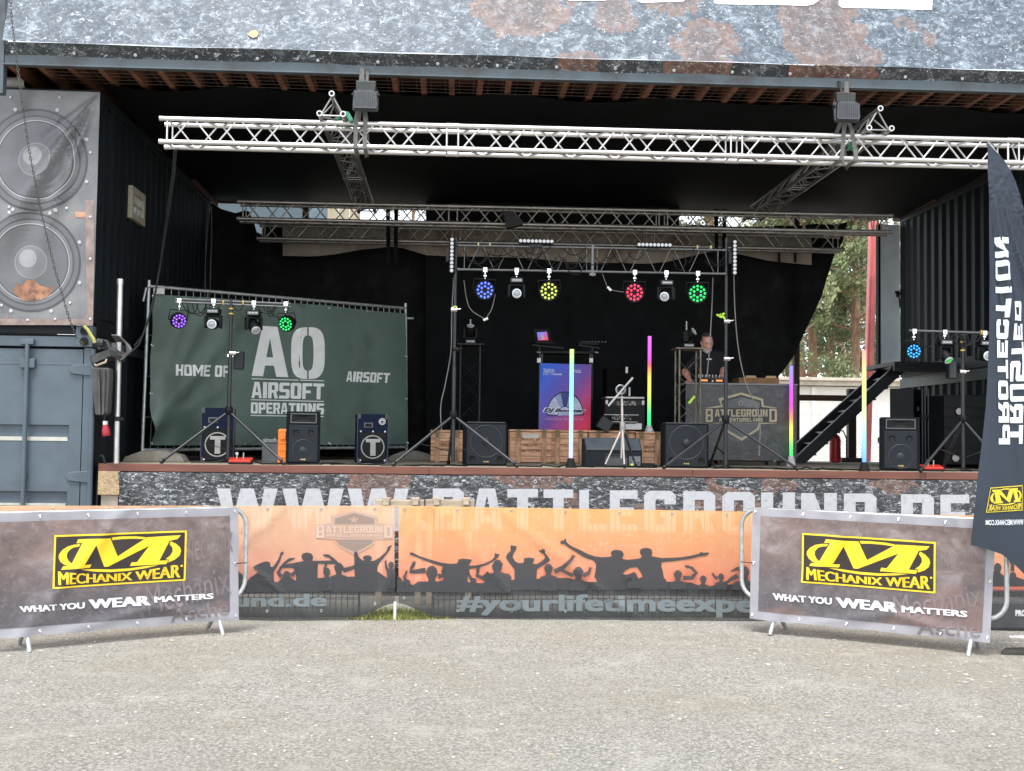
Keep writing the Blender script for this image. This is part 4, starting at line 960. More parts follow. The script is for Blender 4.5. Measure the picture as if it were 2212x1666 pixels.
def tee_cab(w, h, d, label, tweeter):
    t = thing('loudspeaker', label, 'loudspeaker', 'dark blue loudspeakers with a white T', settle=False)
    b = MB(); b.box((0, d / 2, h / 2), (w, d, h)); b.build('cabinet', carpet_blue, t, bevel=.01)
    b = MB(); b.box((0, -.006, h * .33), (w * .86, .012, h * .58)); g_ = b.build('grille', black_plastic, t, bevel=.004)
    wp_ = mat('pale_mesh_print', (.40, .40, .38), .6); b = MB(); R_ = w * .39; zc = h * .33
    b.lathe([(R_ * .90, .0125), (R_ * .92, .017), (R_ * .98, .017), (R_, .0125)], (0, 0, zc), (0, -1, 0), 48, caps=False); b.build('emblem_ring', wp_, g_)
    b = MB(); b.bb(-R_ * .58, R_ * .62, -.018, -.0125, zc + R_ * .40, zc + R_ * .68); b.bb(-R_ * .20, R_ * .24, -.018, -.0125, zc - R_ * .74, zc + R_ * .399); b.build('emblem_letter', wp_, g_)
    b = MB(); z_ = h * .77
    b.bb(-w * .30, 0.0, -.012, -.001, z_ - h * .05, z_ + h * .055); hf = b.build('horn', mat('horn_grey', (.10, .105, .11), .4), t, bevel=.004)
    b = MB(); b.bb(-w * .25, -w * .05, -.0145, -.0125, z_ - h * .028, z_ + h * .03); b.build('horn_throat', rubber, hf)
    if tweeter:
        b = MB(); b.lathe([(.012, .008), (.02, .004), (.028, .004), (.032, .014), (.042, .014), (.044, .001)], (w * .30, 0, h * .85), (0, -1, 0), 24, caps=False); b.build('tweeter', mat('tweeter_ring', (.42, .42, .42), .35, .6), t, smooth=True)
    b = MB()
    for x in (-.4, 0, .4): b.lathe([(.009, .012), (.011, .016), (.004, .018)], (x * w, 0, h * .645), (0, -1, 0), 8)
    for x in (-.4, .4): b.lathe([(.009, .012), (.011, .016), (.004, .018)], (x * w, 0, h * .06), (0, -1, 0), 8)
    b.build('grille_screw', white_paint, t)
    b = MB()
    for sx in (-1, 1):
        for z_ in (.03, h - .03): b.box((sx * (w / 2 - .018), .016, z_), (.042, .042, .066))
        b.box((sx * (w / 2 + .0005), .0, h / 2), (.012, .012, h * .86))
    b.build('edge_protector', mat('edge_grey', (.055, .062, .075), .45), t, bevel=.005)
    b = MB(); b.bb(-w / 2 - .005, -w / 2 + .01, d * .4, d * .62, h * .62, h * .72); b.build('side_handle', rubber, t)
    return t
t = tee_cab(.37, .64, .42, 'dark blue loudspeaker with a white T in a ring, partly behind the first light stand', False); place(t, dk(471, 13.95), (0, 0, math.radians(8)))
t = tee_cab(.37, .60, .42, 'dark blue loudspeaker with a white T in a ring and a round silver tweeter', True); place(t, dk(806, 14.5), (0, 0, math.radians(9)))
t = loudspeaker(.42, .64, .4, 'dark loudspeaker seen from its closed side, on a rack behind the flag-side loudspeaker', side=black_plastic); place(t, dk(1958, 16.0) + Vector((0, 0, .42)), (0, 0, math.radians(150)))
# dark case under it
t = thing('flight_case', 'black flight case under the dark loudspeaker next to the steel stairs foot', 'case', settle=False)
b = MB(); b.box((0, 0, .21), (.6, .5, .41)); b.build('body', black_plastic, t, bevel=.01); place(t, dk(1958, 16.1))
# monitor wedge
mw = thing('stage_monitor', 'grey wedge monitor speaker lying on the stage behind the camera tripod', 'loudspeaker', settle=False)
W_ = .67; b = MB(); b.prism([(-W_/2, 0, 0), (-W_/2, -.02, .19), (-W_/2, .23, .335), (-W_/2, .42, .335), (-W_/2, .44, 0)], (W_, 0, 0)); b.build('cabinet', mat('wedge_grey', (.012, .016, .020), .7, 0, .2, 40, spec=.25), mw, bevel=.012)
b = MB(); b.prism([(-W_/2 + .012, -.028, .196), (W_/2 - .012, -.028, .196), (W_/2 - .012, .215, .337), (-W_/2 + .012, .215, .337)], (0, -.005, .009)); b.build('grille', mat('wedge_grille', (.085, .10, .115), .6, .2), mw, bevel=.004)
b = MB(); b.bb(-.10, .16, -.012, -.002, .02, .165)
for i in range(6): b.bb(-.095, .15, -.016, -.0125, .03 + i * .023, .036 + i * .023)
b.build('heat_sink', mat('sink_grey', (.09, .095, .10), .4, .5), mw)
b = MB(); b.bb(.18, .315, -.014, -.002, .02, .165); pnl = b.build('control_panel', mat('panel_grey', (.16, .17, .18), .45, .4), mw, bevel=.003)
b = MB()
for x, z_ in ((.2, .14), (.22, .14), (.28, .14), (.2, .06), (.22, .1), (.29, .06)): b.cyl((x, -.014, z_), (x, -.024, z_), .008)
b.build('knob', rubber, pnl)
place(mw, dk(1326, 13.75) + Vector((0, 0, 0)), (0, 0, math.radians(-1)))

# wooden crates
cw = mat('crate_wood', (.62, .35, .21), .75, 0, .35, 4, stretch=(1.2, 4, 7), dirt=(.17, .075, .03), dscale=2.2, bmp=.15, bscale=25)
cw2 = mat('crate_batten', (.48, .28, .16), .75, 0, .35, 5, stretch=(6, 5, 1.5), dirt=(.15, .07, .03), dscale=2)
def crate(w, h, d, label, text=None, slot=True):
    t = thing('wooden_crate', label, 'crate', 'wooden crates in a row on the stage', settle=False)
    n = 5; b = MB()
    for i in range(n):
        z0 = .012 + (h - .02) * i / n; z1 = .012 + (h - .02) * (i + 1) / n - .004
        b.bb(-w/2, w/2, 0, .02, z0, z1); b.bb(-w/2, w/2, d - .02, d, z0, z1); b.bb(-w/2, -w/2 + .02, .021, d - .021, z0, z1); b.bb(w/2 - .02, w/2, .021, d - .021, z0, z1)
    b.bb(-w/2 + .02, w/2 - .02, .02, d - .02, .01, .02); b.build('boards', cw, t, bevel=.003)
    b = MB(); b.bb(-w/2 - .005, w/2 + .005, -.006, d + .006, h - .004, h + .022); b.build('lid', cw, t, bevel=.003)
    for x in (-w * .30, w * .32):
        b = MB(); b.bb(x - .03, x + .03, -.022, -.001, 0, h - .02); b.build('batten', cw2, t, bevel=.003)
        b = MB(); b.bb(x - .022, x + .022, -.03, -.0225, h * .80, h * .99); b.bb(x - .012, x + .012, -.036, -.031, h * .84, h * .95); b.bb(x - .03, x + .03, -.03, -.007, h + .0, h + .02); b.build('latch', mat('old_brass', (.20, .15, .075), .55, .5, .3, 20), t)
    if slot:
        b = MB(); b.prism([(-.115 + x, -.003, h * .86 + z) for x, z in ((0, -.024), (.02, -.034), (.20, -.034), (.22, -.024), (.22, .014), (.20, .024), (.02, .024), (0, .014))], (0, .002, 0)); b.build('hand_slot', mat('pale_slot', (.55, .50, .42), .8), t)
    if text:
        b = MB()
        for i, (s, zz, ww) in enumerate(text): ink(b, bfont2d(s, .01), lambda p, q, zz=zz, ww=ww: (-ww / 2 + p * ww, h * zz + q * .034), lambda x, z, o: Vector((x, -o, z)), .002)
        b.build('stencil_text', mat('stencil_brown', (.10, .05, .025), .8), t)
    return t
place(crate(.42, .40, .45, 'pale wooden crate half hidden by the first bass speaker', (('FRAGILE', .62, .2), ('GROUND', .5, .2), ('AIRTIGHT', .38, .2)), False), dk(966, 15.6))
place(crate(.55, .42, .45, 'wooden crate with an oval hand slot and two rope-dark battens', (('FRAGIL 84', .70, .24), ('RP-170', .53, .18), ('AB TASTER', .36, .26))), dk(1147, 15.55))
place(crate(.50, .42, .45, 'orange-brown wooden crate behind the glowing white-green tube', None, False), dk(1229, 15.62))
place(crate(.62, .42, .45, 'wooden crate behind the wedge monitor, carrying the amplifier rack', None, False), dk(1322, 15.66))
place(crate(.34, .41, .45, 'wooden crate beside the bass speaker, carrying the rainbow tube', (('GUSTAV 84', .50, .2), ('AIR-STAR', .38, .2)), False), dk(1402, 15.6))

# ------------------------------------------------------------------ lamps
def led_face(m_, r, n1=12, n2=6, k=.135):
    b = MB()
    for n, rr in ((n1, .80), (n2, .42)):
        for i in range(n):
            a = 2 * math.pi * (i + .5 * (n == n2)) / n; b.lathe([(r * k, 0), (r * k * .9, .008), (r * k * .4, .014)], (r * rr * math.cos(a), 0, r * rr * math.sin(a)), (0, -1, 0), 10)
    return b
def clamp(t, z0, z1):
    b = MB(); b.box((0, 0, z1), (.045, .05, .05)); b.cyl((0, 0, z0), (0, 0, z1), .008); b.lathe([(.01, 0), (.024, .012), (.024, .03), (.01, .042)], (0, 0, z0 + .012), (0, 0, 1), 12)
    b.build('clamp', chrome, t, smooth=True)
def par_can(label, ledm, r=.085, big=True, pan=0.0, tilt=0.0):
    """hanging LED spot: clamp above (z = 0 is the bar), yoke, can, lens face to -y"""
    t = thing('par_light', label, 'stage light', 'round LED spotlights', settle=False)
    zc = -.23; Rm = Matrix.Rotation(pan, 3, 'Z') @ Matrix.Rotation(tilt, 3, 'X')
    T_ = lambda p: Vector((0, 0, zc)) + Rm @ Vector(p)
    clamp(t, -.10, .0)
    b = MB(); w = r + .022
    b.tube([T_((-w, .06, 0)), Vector((0, 0, -.105)) + Matrix.Rotation(pan, 3, 'Z') @ Vector((-w, 0, 0)), Vector((0, 0, -.105)) + Matrix.Rotation(pan, 3, 'Z') @ Vector((w, 0, 0)), T_((w, .06, 0))], .007, 6); b.build('yoke', black_metal, t)
    b = MB(); b.lathe([(r * .9, 0), (r * 1.05, -.006), (r * 1.1, .02), (r * 1.05, .05), (r * .8, .13), (r * .62, .16)], (0, 0, 0), (0, 1, 0), 20)
    for i in range(20):
        a = 2 * math.pi * i / 20; b.box((r * 1.08 * math.cos(a), .045, r * 1.08 * math.sin(a)), (.006, .07, .012), 0, Matrix.Rotation(-a, 3, 'Y'))
    b.v = [T_(p) for p in b.v]; b.build('housing', black_plastic, t, smooth=True)
    b = led_face(ledm, r); b.v = [T_(p) for p in b.v]; b.build('led_array', ledm, t)
    return t
def moving_head(label, pan=0.0, tilt=0.0, glowm=None, hang=True):
    t = thing('moving_head_light', label, 'stage light', 'moving head lights', settle=False)
    sg = -1 if hang else 1
    if hang: clamp(t, -.075, .0)
    z0 = -.085 if hang else .0
    b = MB(); b.box((0, 0, z0 + sg * .035), (.155, .14, .07)); bs = b.build('base', black_plastic, t, bevel=.014)
    b = MB(); b.bb(-.06, .06, -.074, -.0705, z0 + sg * .035 - .018, z0 + sg * .035 + .018); pn = b.build('display_panel', mat('display_grey', (.16, .17, .18), .35), bs)
    b = MB()
    for x in (-.045, -.01, .025): b.bb(x, x + .026, -.077, -.0745, z0 + sg * .035 - .004, z0 + sg * .035 + .006)
    b.build('display_mark', white_print, pn)
    Rz = Matrix.Rotation(pan, 3, 'Z'); zy = z0 + sg * .085; zc = z0 + sg * .175
    b = MB(); b.box((0, 0, zy), (.17, .07, .03), 0, Rz)
    for s in (-1, 1): b.box(Vector((0, 0, zc - sg * .025)) + Rz @ Vector((s * .083, 0, 0)), (.032, .075, .15), 0, Rz)
    b.build('yoke', black_plastic, t, bevel=.012)
    Rt = Rz @ Matrix.Rotation(tilt, 3, 'X'); b = MB(); b.lathe([(.045, .08), (.062, .05), (.064, -.05), (.056, -.085), (.05, -.085)], (0, 0, 0), (0, 1, 0), 20)
    b.v = [Vector((0, 0, zc)) + Rt @ p for p in b.v]; hd = b.build('head', black_plastic, t, smooth=True)
    b = MB(); b.lathe([(.050, .086), (.053, .095), (.040, .10), (.036, .088)], (0, 0, 0), (0, -1, 0), 24, caps=False); b.v = [Vector((0, 0, zc)) + Rt @ p for p in b.v]; b.build('lens_ring', mat('lens_ring_white', (.66, .68, .70), .25, .2), hd, smooth=True)
    b = MB(); b.lathe([(.037, .087), (.028, .096), (.001, .10)], (0, 0, 0), (0, -1, 0), 20, caps=False); b.v = [Vector((0, 0, zc)) + Rt @ p for p in b.v]; b.build('lens', glowm or mat('lens_glass', (.35, .38, .42), .08), hd, smooth=True)
    return t
LED = {'violet': glow('led_violet', (.30, .10, .95), .75), 'green': glow('led_green', (.02, .75, .16), .55), 'blue': glow('led_blue', (.09, .16, .95), .75), 'yellow': glow('led_yellow', (.62, .72, .12), .45),
       'red': glow('led_red', (.95, .04, .10), .7), 'cyan': glow('led_cyan', (.03, .34, .95), .75)}
def lampstand(name, label, u, Y, v_top, v_hub, feet, back=.5, pole_r=.019):
    """tripod stand: pole, three legs, braces and knobs; feet = pixel x of the two front feet"""
    t = thing(name, label, 'light stand', 'tripod light stands')
    p = at(u, v_top, Y); hub = at(u, v_hub, Y); x = p.x
    b = MB(); b.cyl((x, Y, DZ + .05), (x, Y, hub.z + .55), pole_r + .004, n=12); b.cyl((x, Y, hub.z + .5), (x, Y, p.z), pole_r, n=12); b.build('pole', mat('stand_black', (.030, .033, .038), .3, .4, .15, 10), t, smooth=True)
    b = MB(); b.lathe([(.03, -.05), (.045, -.03), (.045, .03), (.03, .05)], (x, Y, hub.z), (0, 0, 1), 14); b.build('hub', black_plastic, t, smooth=True)
    fl, fr_ = at(feet[0], 1003, Y - .38), at(feet[1], 1003, Y - .38)
    for f in (Vector((fl.x, Y - .38, DZ + .02)), Vector((fr_.x, Y - .38, DZ + .02)), Vector((x - .05, Y + back, DZ + .02))):
        dv = (f - Vector((x, Y, hub.z))); s = Vector((x, Y, hub.z - .01)) + dv * .05
        b = MB(); b.cyl(s, f, .0165, n=10); lg = b.build('leg', MATS['stand_black'], t, smooth=True)
        b = MB(); b.cyl(f - dv.normalized() * .05, f + Vector((0, 0, -.015)), .02, n=10); b.build('rubber_foot', rubber, lg)
        b = MB(); m_ = s.lerp(f, .55); b.beam(m_, (x, Y, DZ + .16), .02, .006); b.build('brace', black_metal, lg)
    return t, Vector((x, Y, p.z)), hub
def knob(t, c, m_=None):
    b = MB(); b.cyl((c.x - .035, c.y, c.z), (c.x + .035, c.y, c.z), .027, n=14); b.cyl((c.x + .03, c.y - .01, c.z), (c.x + .075, c.y - .01, c.z + .01), .008); b.build('clamp_collar', m_ or chrome, t, smooth=True)
def tapes(t, c, zs, m_):
    for z in zs:
        b = MB(); b.cyl((c.x, c.y, z - .008), (c.x, c.y, z + .008), .027, n=12); b.build('tape', m_, t)
# T-bar stand near the banner fence
Y = 13.55
t, top, hub = lampstand('light_stand', 'black tripod stand with a crossbar of four lamps before the green banner', 500, Y, 646, 887, (347, 614), .55)
knob(t, at(503, 758 + 5, Y)); tapes(t, top, (at(500, 667, Y).z, at(500, 678, Y).z), yellow_tape)
b = MB(); a, c = at(379, 646, Y), at(628, 657, Y); b.cyl(a, c, .016, n=10); b.cyl(a + Vector((0, 0, -.035)), c + Vector((0, 0, -.035)), .011, n=8); b.build('crossbar', mat('bar_steel', (.16, .165, .17), .35, .7), t, smooth=True)
for u in (483, 526): b = MB(); q = at(u, 652, Y); b.cyl(q + Vector((-.008, 0, -.01)), q + Vector((.008, 0, -.01)), .03, n=10); b.build('tape', yellow_tape, t)
t = place(par_can('round lamp glowing violet, outermost on the crossbar before the green banner', LED['violet'], .083, pan=math.radians(28), tilt=math.radians(14)), at(388, 650, Y - .0) + Vector((0, 0, -.0)))
t = place(moving_head('black moving head lamp facing the crowd beside the violet lamp', 0, math.radians(6)), at(462, 651, Y))
t = place(moving_head('black moving head lamp twisted away between the light pole and the small green lamp', math.radians(30), math.radians(38)), at(549, 655, Y))
t = place(par_can('round lamp glowing green at the end of the crossbar before the green banner', LED['green'], .083, pan=math.radians(-18), tilt=math.radians(16)), at(618, 657, Y))
dm = thing('dimmer_box', 'flat black control box clamped on the light pole above the AO banner text', 'control box')
b = MB(); p, q = at(501, 758, Y + .03), at(525, 798, Y + .03); b.bb(p.x + .02, q.x, Y + .025, Y + .12, q.z, p.z)
b.build('case', mat('box_navy', (.012, .016, .022), .5, spec=.3), dm, bevel=.008)
b = MB(); b.bb(p.x - .05, p.x + .019, Y + .02, Y + .045, p.z - .07, p.z - .04); b.build('hook', chrome, dm)
# T-bar stand on the flag side
Y = 13.25
t, top, hub = lampstand('light_stand', 'black tripod stand with lamps on a crossbar, partly hidden behind the dark flag', 2079, Y, 722, 905, (1988, 2178), .45)
knob(t, at(2079, 803, Y)); tapes(t, top, (at(2079, 739, Y).z, at(2079, 757, Y).z), yellow_tape)
b = MB(); a, c = at(1963, 714, Y), at(2200, 722, Y); b.cyl(a, c, .016, n=10); b.build('crossbar', MATS['bar_steel'], t, smooth=True)
for u in (2040, 2119): b = MB(); q = at(u, 717, Y); b.cyl(q + Vector((-.008, 0, -.01)), q + Vector((.008, 0, -.01)), .03, n=10); b.build('tape', yellow_tape, t)
t = place(par_can('round lamp glowing cyan-blue on the flag-side crossbar', LED['cyan'], .083, pan=math.radians(-6), tilt=math.radians(10)), at(1974, 716, Y))
t = place(moving_head('black moving head lamp pointing down with a green lit lens, on the flag-side crossbar', math.radians(25), math.radians(48), glow('lens_green', (.02, .6, .08), .3)), at(2040, 718, Y))
t = place(moving_head('black moving head lamp cut off by the edge of the dark flag', 0, math.radians(5)), at(2126, 720, Y))
t = place(par_can('round lamp hidden behind the dark flag at the crossbar end', mat('lens_off', (.2, .2, .22), .2), .083), at(2190, 722, Y))
dm = thing('dimmer_box', 'flat black control box on the flag-side light pole', 'control box')
b = MB(); p, q = at(2049, 780, Y + .03), at(2068, 818, Y + .03); b.bb(p.x, q.x, Y + .025, Y + .12, q.z, p.z); b.build('case', MATS['box_navy'], dm, bevel=.008)
b = MB()
for i in range(3): b.bb(p.x + .02 + i * .022, p.x + .028 + i * .022, Y + .018, Y + .0245, q.z + .01, p.z - .01)
b.build('rib', mat('rib_grey', (.08, .085, .09), .4), dm)
# centre lighting truss between two stands
Y = 13.42
t, ta, ha = lampstand('light_stand', 'tall black tripod stand holding the lamp truss, beside the first bass speaker', 985, Y, 515, 896, (848, 1118), .6)
knob(t, at(985, 755, Y), black_plastic); knob(t, at(981, 669, Y)); tapes(t, ta, (at(983, 663, Y).z,), lime_tape)
t, tb_, hb = lampstand('light_stand', 'tall black tripod stand holding the lamp truss, right in front of the emblem table', 1569, Y, 515, 906, (1433, 1724), .6)
knob(t, at(1570, 775, Y), chrome); knob(t, at(1570, 694, Y)); 
b = MB(); c = at(1559, 683, Y - .03)
for i, (dx, dz, an) in enumerate(((-.03, .0, .5), (.0, .02, -.3), (.015, -.005, .9))): b.box((c.x + dx, c.y, c.z + dz), (.07, .012, .02), 0, Matrix.Rotation(an, 3, 'Y'))
b.build('lime_flag_tape', lime_tape, t)
a, c = at(988, 557, Y), at(1567, 567, Y)
lt_ = truss('lighting_truss', 'flat dark lighting truss carrying six lamps between two tall stands', None, (a.x + .02, Y - .03, a.z), (c.x - .02, Y - .03, c.z), 'flat', mat('truss_grey', (.15, .155, .16), .4, .7, .1, 9), size=.275, rc=.0135, rb_=.0048, pitch=.38, joints=1.52)
b = MB(); m_ = a.lerp(c, .5); b.cyl((m_.x, Y - .03, m_.z - .19), (m_.x, Y - .03, m_.z + .17), .02, n=10); b.box((m_.x, Y - .03, m_.z - .17), (.07, .04, .03)); b.build('centre_coupler', MATS['truss_grey'], lt_, smooth=True)
for u in (1033, 1058, 1505, 1534): b = MB(); q = at(u, 529 + (u - 1000) * .012, Y); b.cyl((q.x - .008, Y - .03, q.z), (q.x + .008, Y - .03, q.z), .024, n=10); b.build('tape', mat('cream_tape', (.55, .48, .25), .6), lt_)
zc = lambda u: a.lerp(c, (u - 988) / 579.0).z - .14
def hang(o, u): p = at(u, 585, Y - .03); return place(o, (p.x, Y - .03, zc(u)))
hang(par_can('round lamp glowing blue under the centre lamp truss', LED['blue'], .105, pan=math.radians(14), tilt=math.radians(8)), 1048)
hang(moving_head('moving head lamp between the blue and the yellow lamp', 0, math.radians(8)), 1116)
hang(par_can('round lamp glowing yellow under the centre truss', LED['yellow'], .105, pan=math.radians(-16), tilt=math.radians(8)), 1186)
hang(par_can('round lamp glowing red under the centre truss', LED['red'], .105, pan=math.radians(3), tilt=math.radians(8)), 1371)
hang(moving_head('moving head lamp between the red lamp and the green lamp', math.radians(-22), math.radians(14)), 1439)
hang(par_can('round lamp glowing green under the centre truss, next to the stand before the emblem table', LED['green'], .105, pan=math.radians(-8), tilt=math.radians(8)), 1507)
def led_bar(label, n=9, L=.40):
    t = thing('led_bar', label, 'led bar', 'white LED bars on the lighting truss', settle=False)
    b = MB(); b.box((0, 0, 0), (L, .06, .062)); b.build('housing', black_plastic, t, bevel=.014)
    b = MB()
    for i in range(n): b.lathe([(.0195, .03), (.0195, .036), (.014, .043), (.001, .046)], (-L / 2 + (i + .5) * L / n, 0, 0), (0, -1, 0), 14, caps=False)
    b.build('lens_row', glow('lens_white', (.62, .64, .66), .24), t, smooth=True)
    b = MB(); b.box((0, .01, -.05), (.14, .05, .03)); b.build('mount', black_metal, t); return t
place(led_bar('horizontal white LED bar on top of the truss above the yellow lamp'), at(1158, 522, Y - .05))
place(led_bar('horizontal white LED bar on top of the truss above the red and moving head lamps'), at(1413, 530, Y - .05))
place(led_bar('upright white LED bar at the truss end over the first bass speaker'), at(976, 552, Y - .06), (0, math.radians(90), 0))
place(led_bar('upright white LED bar at the truss end over the emblem table'), at(1586, 557, Y - .06), (0, math.radians(90), 0))

# glowing tubes
def tube_mat(name, stops, s):
    m, t, b, o = nodes(name); c = t.nodes.new('ShaderNodeTexCoord'); sp = t.nodes.new('ShaderNodeSeparateXYZ'); t.links.new(c.outputs['Generated'], sp.inputs[0])
    r = ramp(t, sp.outputs['Z'], stops); t.links.new(r, b.inputs['Emission Color']); b.inputs['Emission Strength'].default_value = s; b.inputs['Base Color'].default_value = (.04, .04, .04, 1); return m
def tube_light(label, u, Y, vt, vb, vf, m_, basem, z=None):
    t = thing('light_tube', label, 'light tube', 'glowing LED tubes standing on the stage', settle=False)
    p = at(u, vf, Y); z0 = DZ if z is None else z; k = at(u, vt, Y).z - at(u, vf, Y).z; bh = at(u, vb, Y).z - p.z
    b = MB(); b.cyl((0, 0, bh), (0, 0, k), .0235, n=16); b.build('tube', m_, t, smooth=True)
    b = MB(); b.lathe([(.062, 0), (.062, .012), (.04, bh * .9), (.034, bh + .01)], (0, 0, 0), (0, 0, 1), 20); b.build('foot', basem, t, smooth=True)
    place(t, (p.x, Y, z0)); return t
wb = mat('white_plastic', (.62, .62, .62), .45)
tube_light('tall glowing tube fading from lime to white-blue, standing before the blue-red banner', 1233, 13.3, 751, 988, 1007, tube_mat('tube_glow_a', [(0, (.50, .52, 1)), (.35, (.36, .66, 1)), (.62, (.22, .9, .85)), (.85, (.28, 1, .42)), (1, (.6, 1, .22))], .58), rubber)
tube_light('rainbow glowing tube from green to magenta standing on a wooden crate', 1402, 15.75, 728, 922, 934, tube_mat('tube_glow_b', [(0, (.02, .75, .20)), (.14, (.05, .85, .22)), (.35, (.55, .9, .12)), (.55, (1, .55, .08)), (.68, (1, .10, .12)), (.75, (.85, .08, .55)), (1, (.75, .12, 1))], .62), wb, DZ + .435)
tube_light('rainbow glowing tube with a white foot at the end of the emblem table', 1709, 15.3, 788, 984, 1005, tube_mat('tube_glow_c', [(0, (.02, .7, .14)), (.12, (.15, .8, .15)), (.28, (.85, .8, .12)), (.42, (1, .25, .10)), (.55, (.85, .06, .42)), (.72, (.55, .06, .85)), (.9, (.30, .20, 1)), (1, (.25, .25, 1))], .62), wb)
tube_light('pale rainbow glowing tube with a black foot before the steel stairs', 1867, 13.1, 756, 1000, 1018, tube_mat('tube_glow_d', [(0, (.12, .42, 1)), (.2, (.30, .75, 1)), (.38, (.62, .95, .55)), (.6, (.72, .88, .26)), (.8, (1, .70, .28)), (1, (1, .38, .30))], .52), rubber)

# ------------------------------------------------------------------ slim truss towers with a lamp on top
def tower(u, Y, vtop, w, label, tc=(.16, .14, .11), tn='tower_metal'):
    t = thing('truss_tower', label, 'truss tower', 'slim black truss towers')
    p = at(u, vtop, Y); m_ = mat(tn, tc, .4, .7, .3, 8)
    for sx in (-1, 1):
        for sy in (-1, 1):
            b = MB(); b.cyl((p.x + sx * w / 2, Y + sy * w / 2, DZ), (p.x + sx * w / 2, Y + sy * w / 2, p.z - .02), .0125, n=8); b.build('upright', m_, t, smooth=True)
    for (ax, ay, bx, by) in ((-1, -1, 1, -1), (1, -1, 1, 1), (1, 1, -1, 1), (-1, 1, -1, -1)):
        b = MB(); z = DZ + .05; k = 0
        while z < p.z - .15:
            z1 = min(z + .27, p.z - .05); q0, q1 = (Vector((p.x + ax * w / 2, Y + ay * w / 2, z)), Vector((p.x + bx * w / 2, Y + by * w / 2, z1)))
            if k % 2: q0, q1 = Vector((p.x + bx * w / 2, Y + by * w / 2, z)), Vector((p.x + ax * w / 2, Y + ay * w / 2, z1))
            b.cyl(q0, q1, .005, n=6); z += .27; k += 1
        b.build('lattice', m_, t)
    b = MB(); b.box((p.x, Y, p.z - .01), (w + .1, w + .1, .02)); b.build('top_plate', m_, t, bevel=.003)
    b = MB(); b.box((p.x, Y, DZ + .012), (w + .12, w + .12, .022)); b.build('base_plate', m_, t)
    return t, p
tw, p = tower(1016, 16.4, 744, .27, 'slim black truss tower in front of the black curtain, topped by a dark lamp', (.03, .03, .03), 'dim_tower_metal')  # darker copy of the other tower's metal: dim light put into its colour
place(moving_head('dark moving head lamp on top of the truss tower behind the first bass speaker', 0, math.radians(-60), None, False), p, scale=1.0)
tw2, p2 = tower(1486, 15.0, 753, .27, 'slim black truss tower next to the person at the emblem table')
place(moving_head('dark moving head lamp on top of the truss tower beside the person', math.radians(60), math.radians(-30), None, False), p2)
for pp, lb in ((p, 'silver antenna rods above the lamp on the far truss tower'), (p2, 'silver antenna rods above the lamp beside the person')):
    b = MB(); b.cyl((pp.x + .0, pp.y + .1, pp.z), (pp.x + .0, pp.y + .1, pp.z + .36), .009, n=8); b.cyl((pp.x + .07, pp.y + .1, pp.z), (pp.x + .07, pp.y + .1, pp.z + .22), .005, n=6); b.box((pp.x + .03, pp.y + .1, pp.z + .01), (.14, .05, .02)); solo(b, 'antenna', alu_dull, lb, 'antenna', 'antennas on the towers')
b = MB(); q = at(1494, 864, 14.82); b.box(q, (.03, .012, .12), 0, Matrix.Rotation(.7, 3, 'Y')); solo(b, 'lime_tape_strip', lime_tape, 'lime yellow tape strip tied to the truss tower by the person', 'tape')

# ------------------------------------------------------------------ keyboard stand with laptop and banner
Y = 16.2; r5 = R(2000, 1300, 3.702)
ks = thing('keyboard_stand', 'black stand with two side poles and tilted shelves holding a laptop, behind the crates', 'stand')
for x, v0 in ((562, 250), (1332, 300)):
    b = MB(); u, v = r5(x, v0); p = at(u, v, Y + .05); b.cyl((p.x, Y + .05, DZ), (p.x, Y + .05, p.z), .014, n=8); b.cyl((p.x + .015 * (1 if x < 900 else -1), Y + .04, DZ), (p.x + .03 * (1 if x < 900 else -1), Y + .04, at(*r5(x, 365), Y).z), .014, n=8); b.build('pole', MATS['stand_black'], ks, smooth=True)
    b = MB(); q = at(*r5(x - 45 if x < 900 else x + 35, 380), Y); b.cyl(q, q + Vector((.05, 0, -.01)), .012); q = at(*r5(x - 18, 505), Y); b.box(q, (.05, .05, .06)); b.build('clamp_knob', alu_dull, ks)
b = MB(); p, q = at(*r5(565, 362), Y), at(*r5(1325, 372), Y); b.bb(p.x, q.x, Y, Y + .35, p.z - .03, p.z); b.build('desk_top', mat('desk_black', (.010, .010, .011), .45, spec=.25), ks)
for xs_, nm in (((435, 890), 'shelf'), ((1105, 1420), 'shelf')):
    b = MB(); a_, c_ = at(*r5(xs_[0], 285), Y), at(*r5(xs_[1], 300), Y); b.prism([(a_.x, Y - .2, a_.z - .02), (c_.x, Y - .2, c_.z - .05), (c_.x, Y + .15, c_.z - .01), (a_.x, Y + .15, a_.z + .03)], (0, 0, .025)); b.build(nm, MATS['desk_black'], ks, bevel=.003)
kb = thing('mixing_keyboard', 'dark flat keyboard and controller lying on the high shelf beside the laptop', 'keyboard', settle=True)
a_, c_ = at(*r5(1120, 275), Y), at(*r5(1400, 275), Y); b = MB(); b.box(((a_.x + c_.x) / 2, Y - .02, a_.z + .01), (c_.x - a_.x, .28, .04), 0, Matrix.Rotation(.06, 3, 'Y')); b.build('body', black_plastic, kb, bevel=.006)
b = MB()
for i in range(8): b.box((a_.x + .05 + i * .045, Y - .12, a_.z + .036), (.02, .03, .014))
b.build('knob', MATS['rib_grey'], kb)
lp_ = thing('laptop', 'open black laptop with a red and blue picture on its screen, on the high shelf', 'laptop')
pl = Plane(at(*r5(500, 250), Y), at(*r5(745, 250), Y), math.radians(-8))
b = MB(); q = [pl(*r5(*z), .0) for z in ((508, 248), (742, 250), (690, 40), (470, 48))]; b.prism(q, pl.n * -.012); lid = b.build('lid', black_plastic, lp_, bevel=.003)
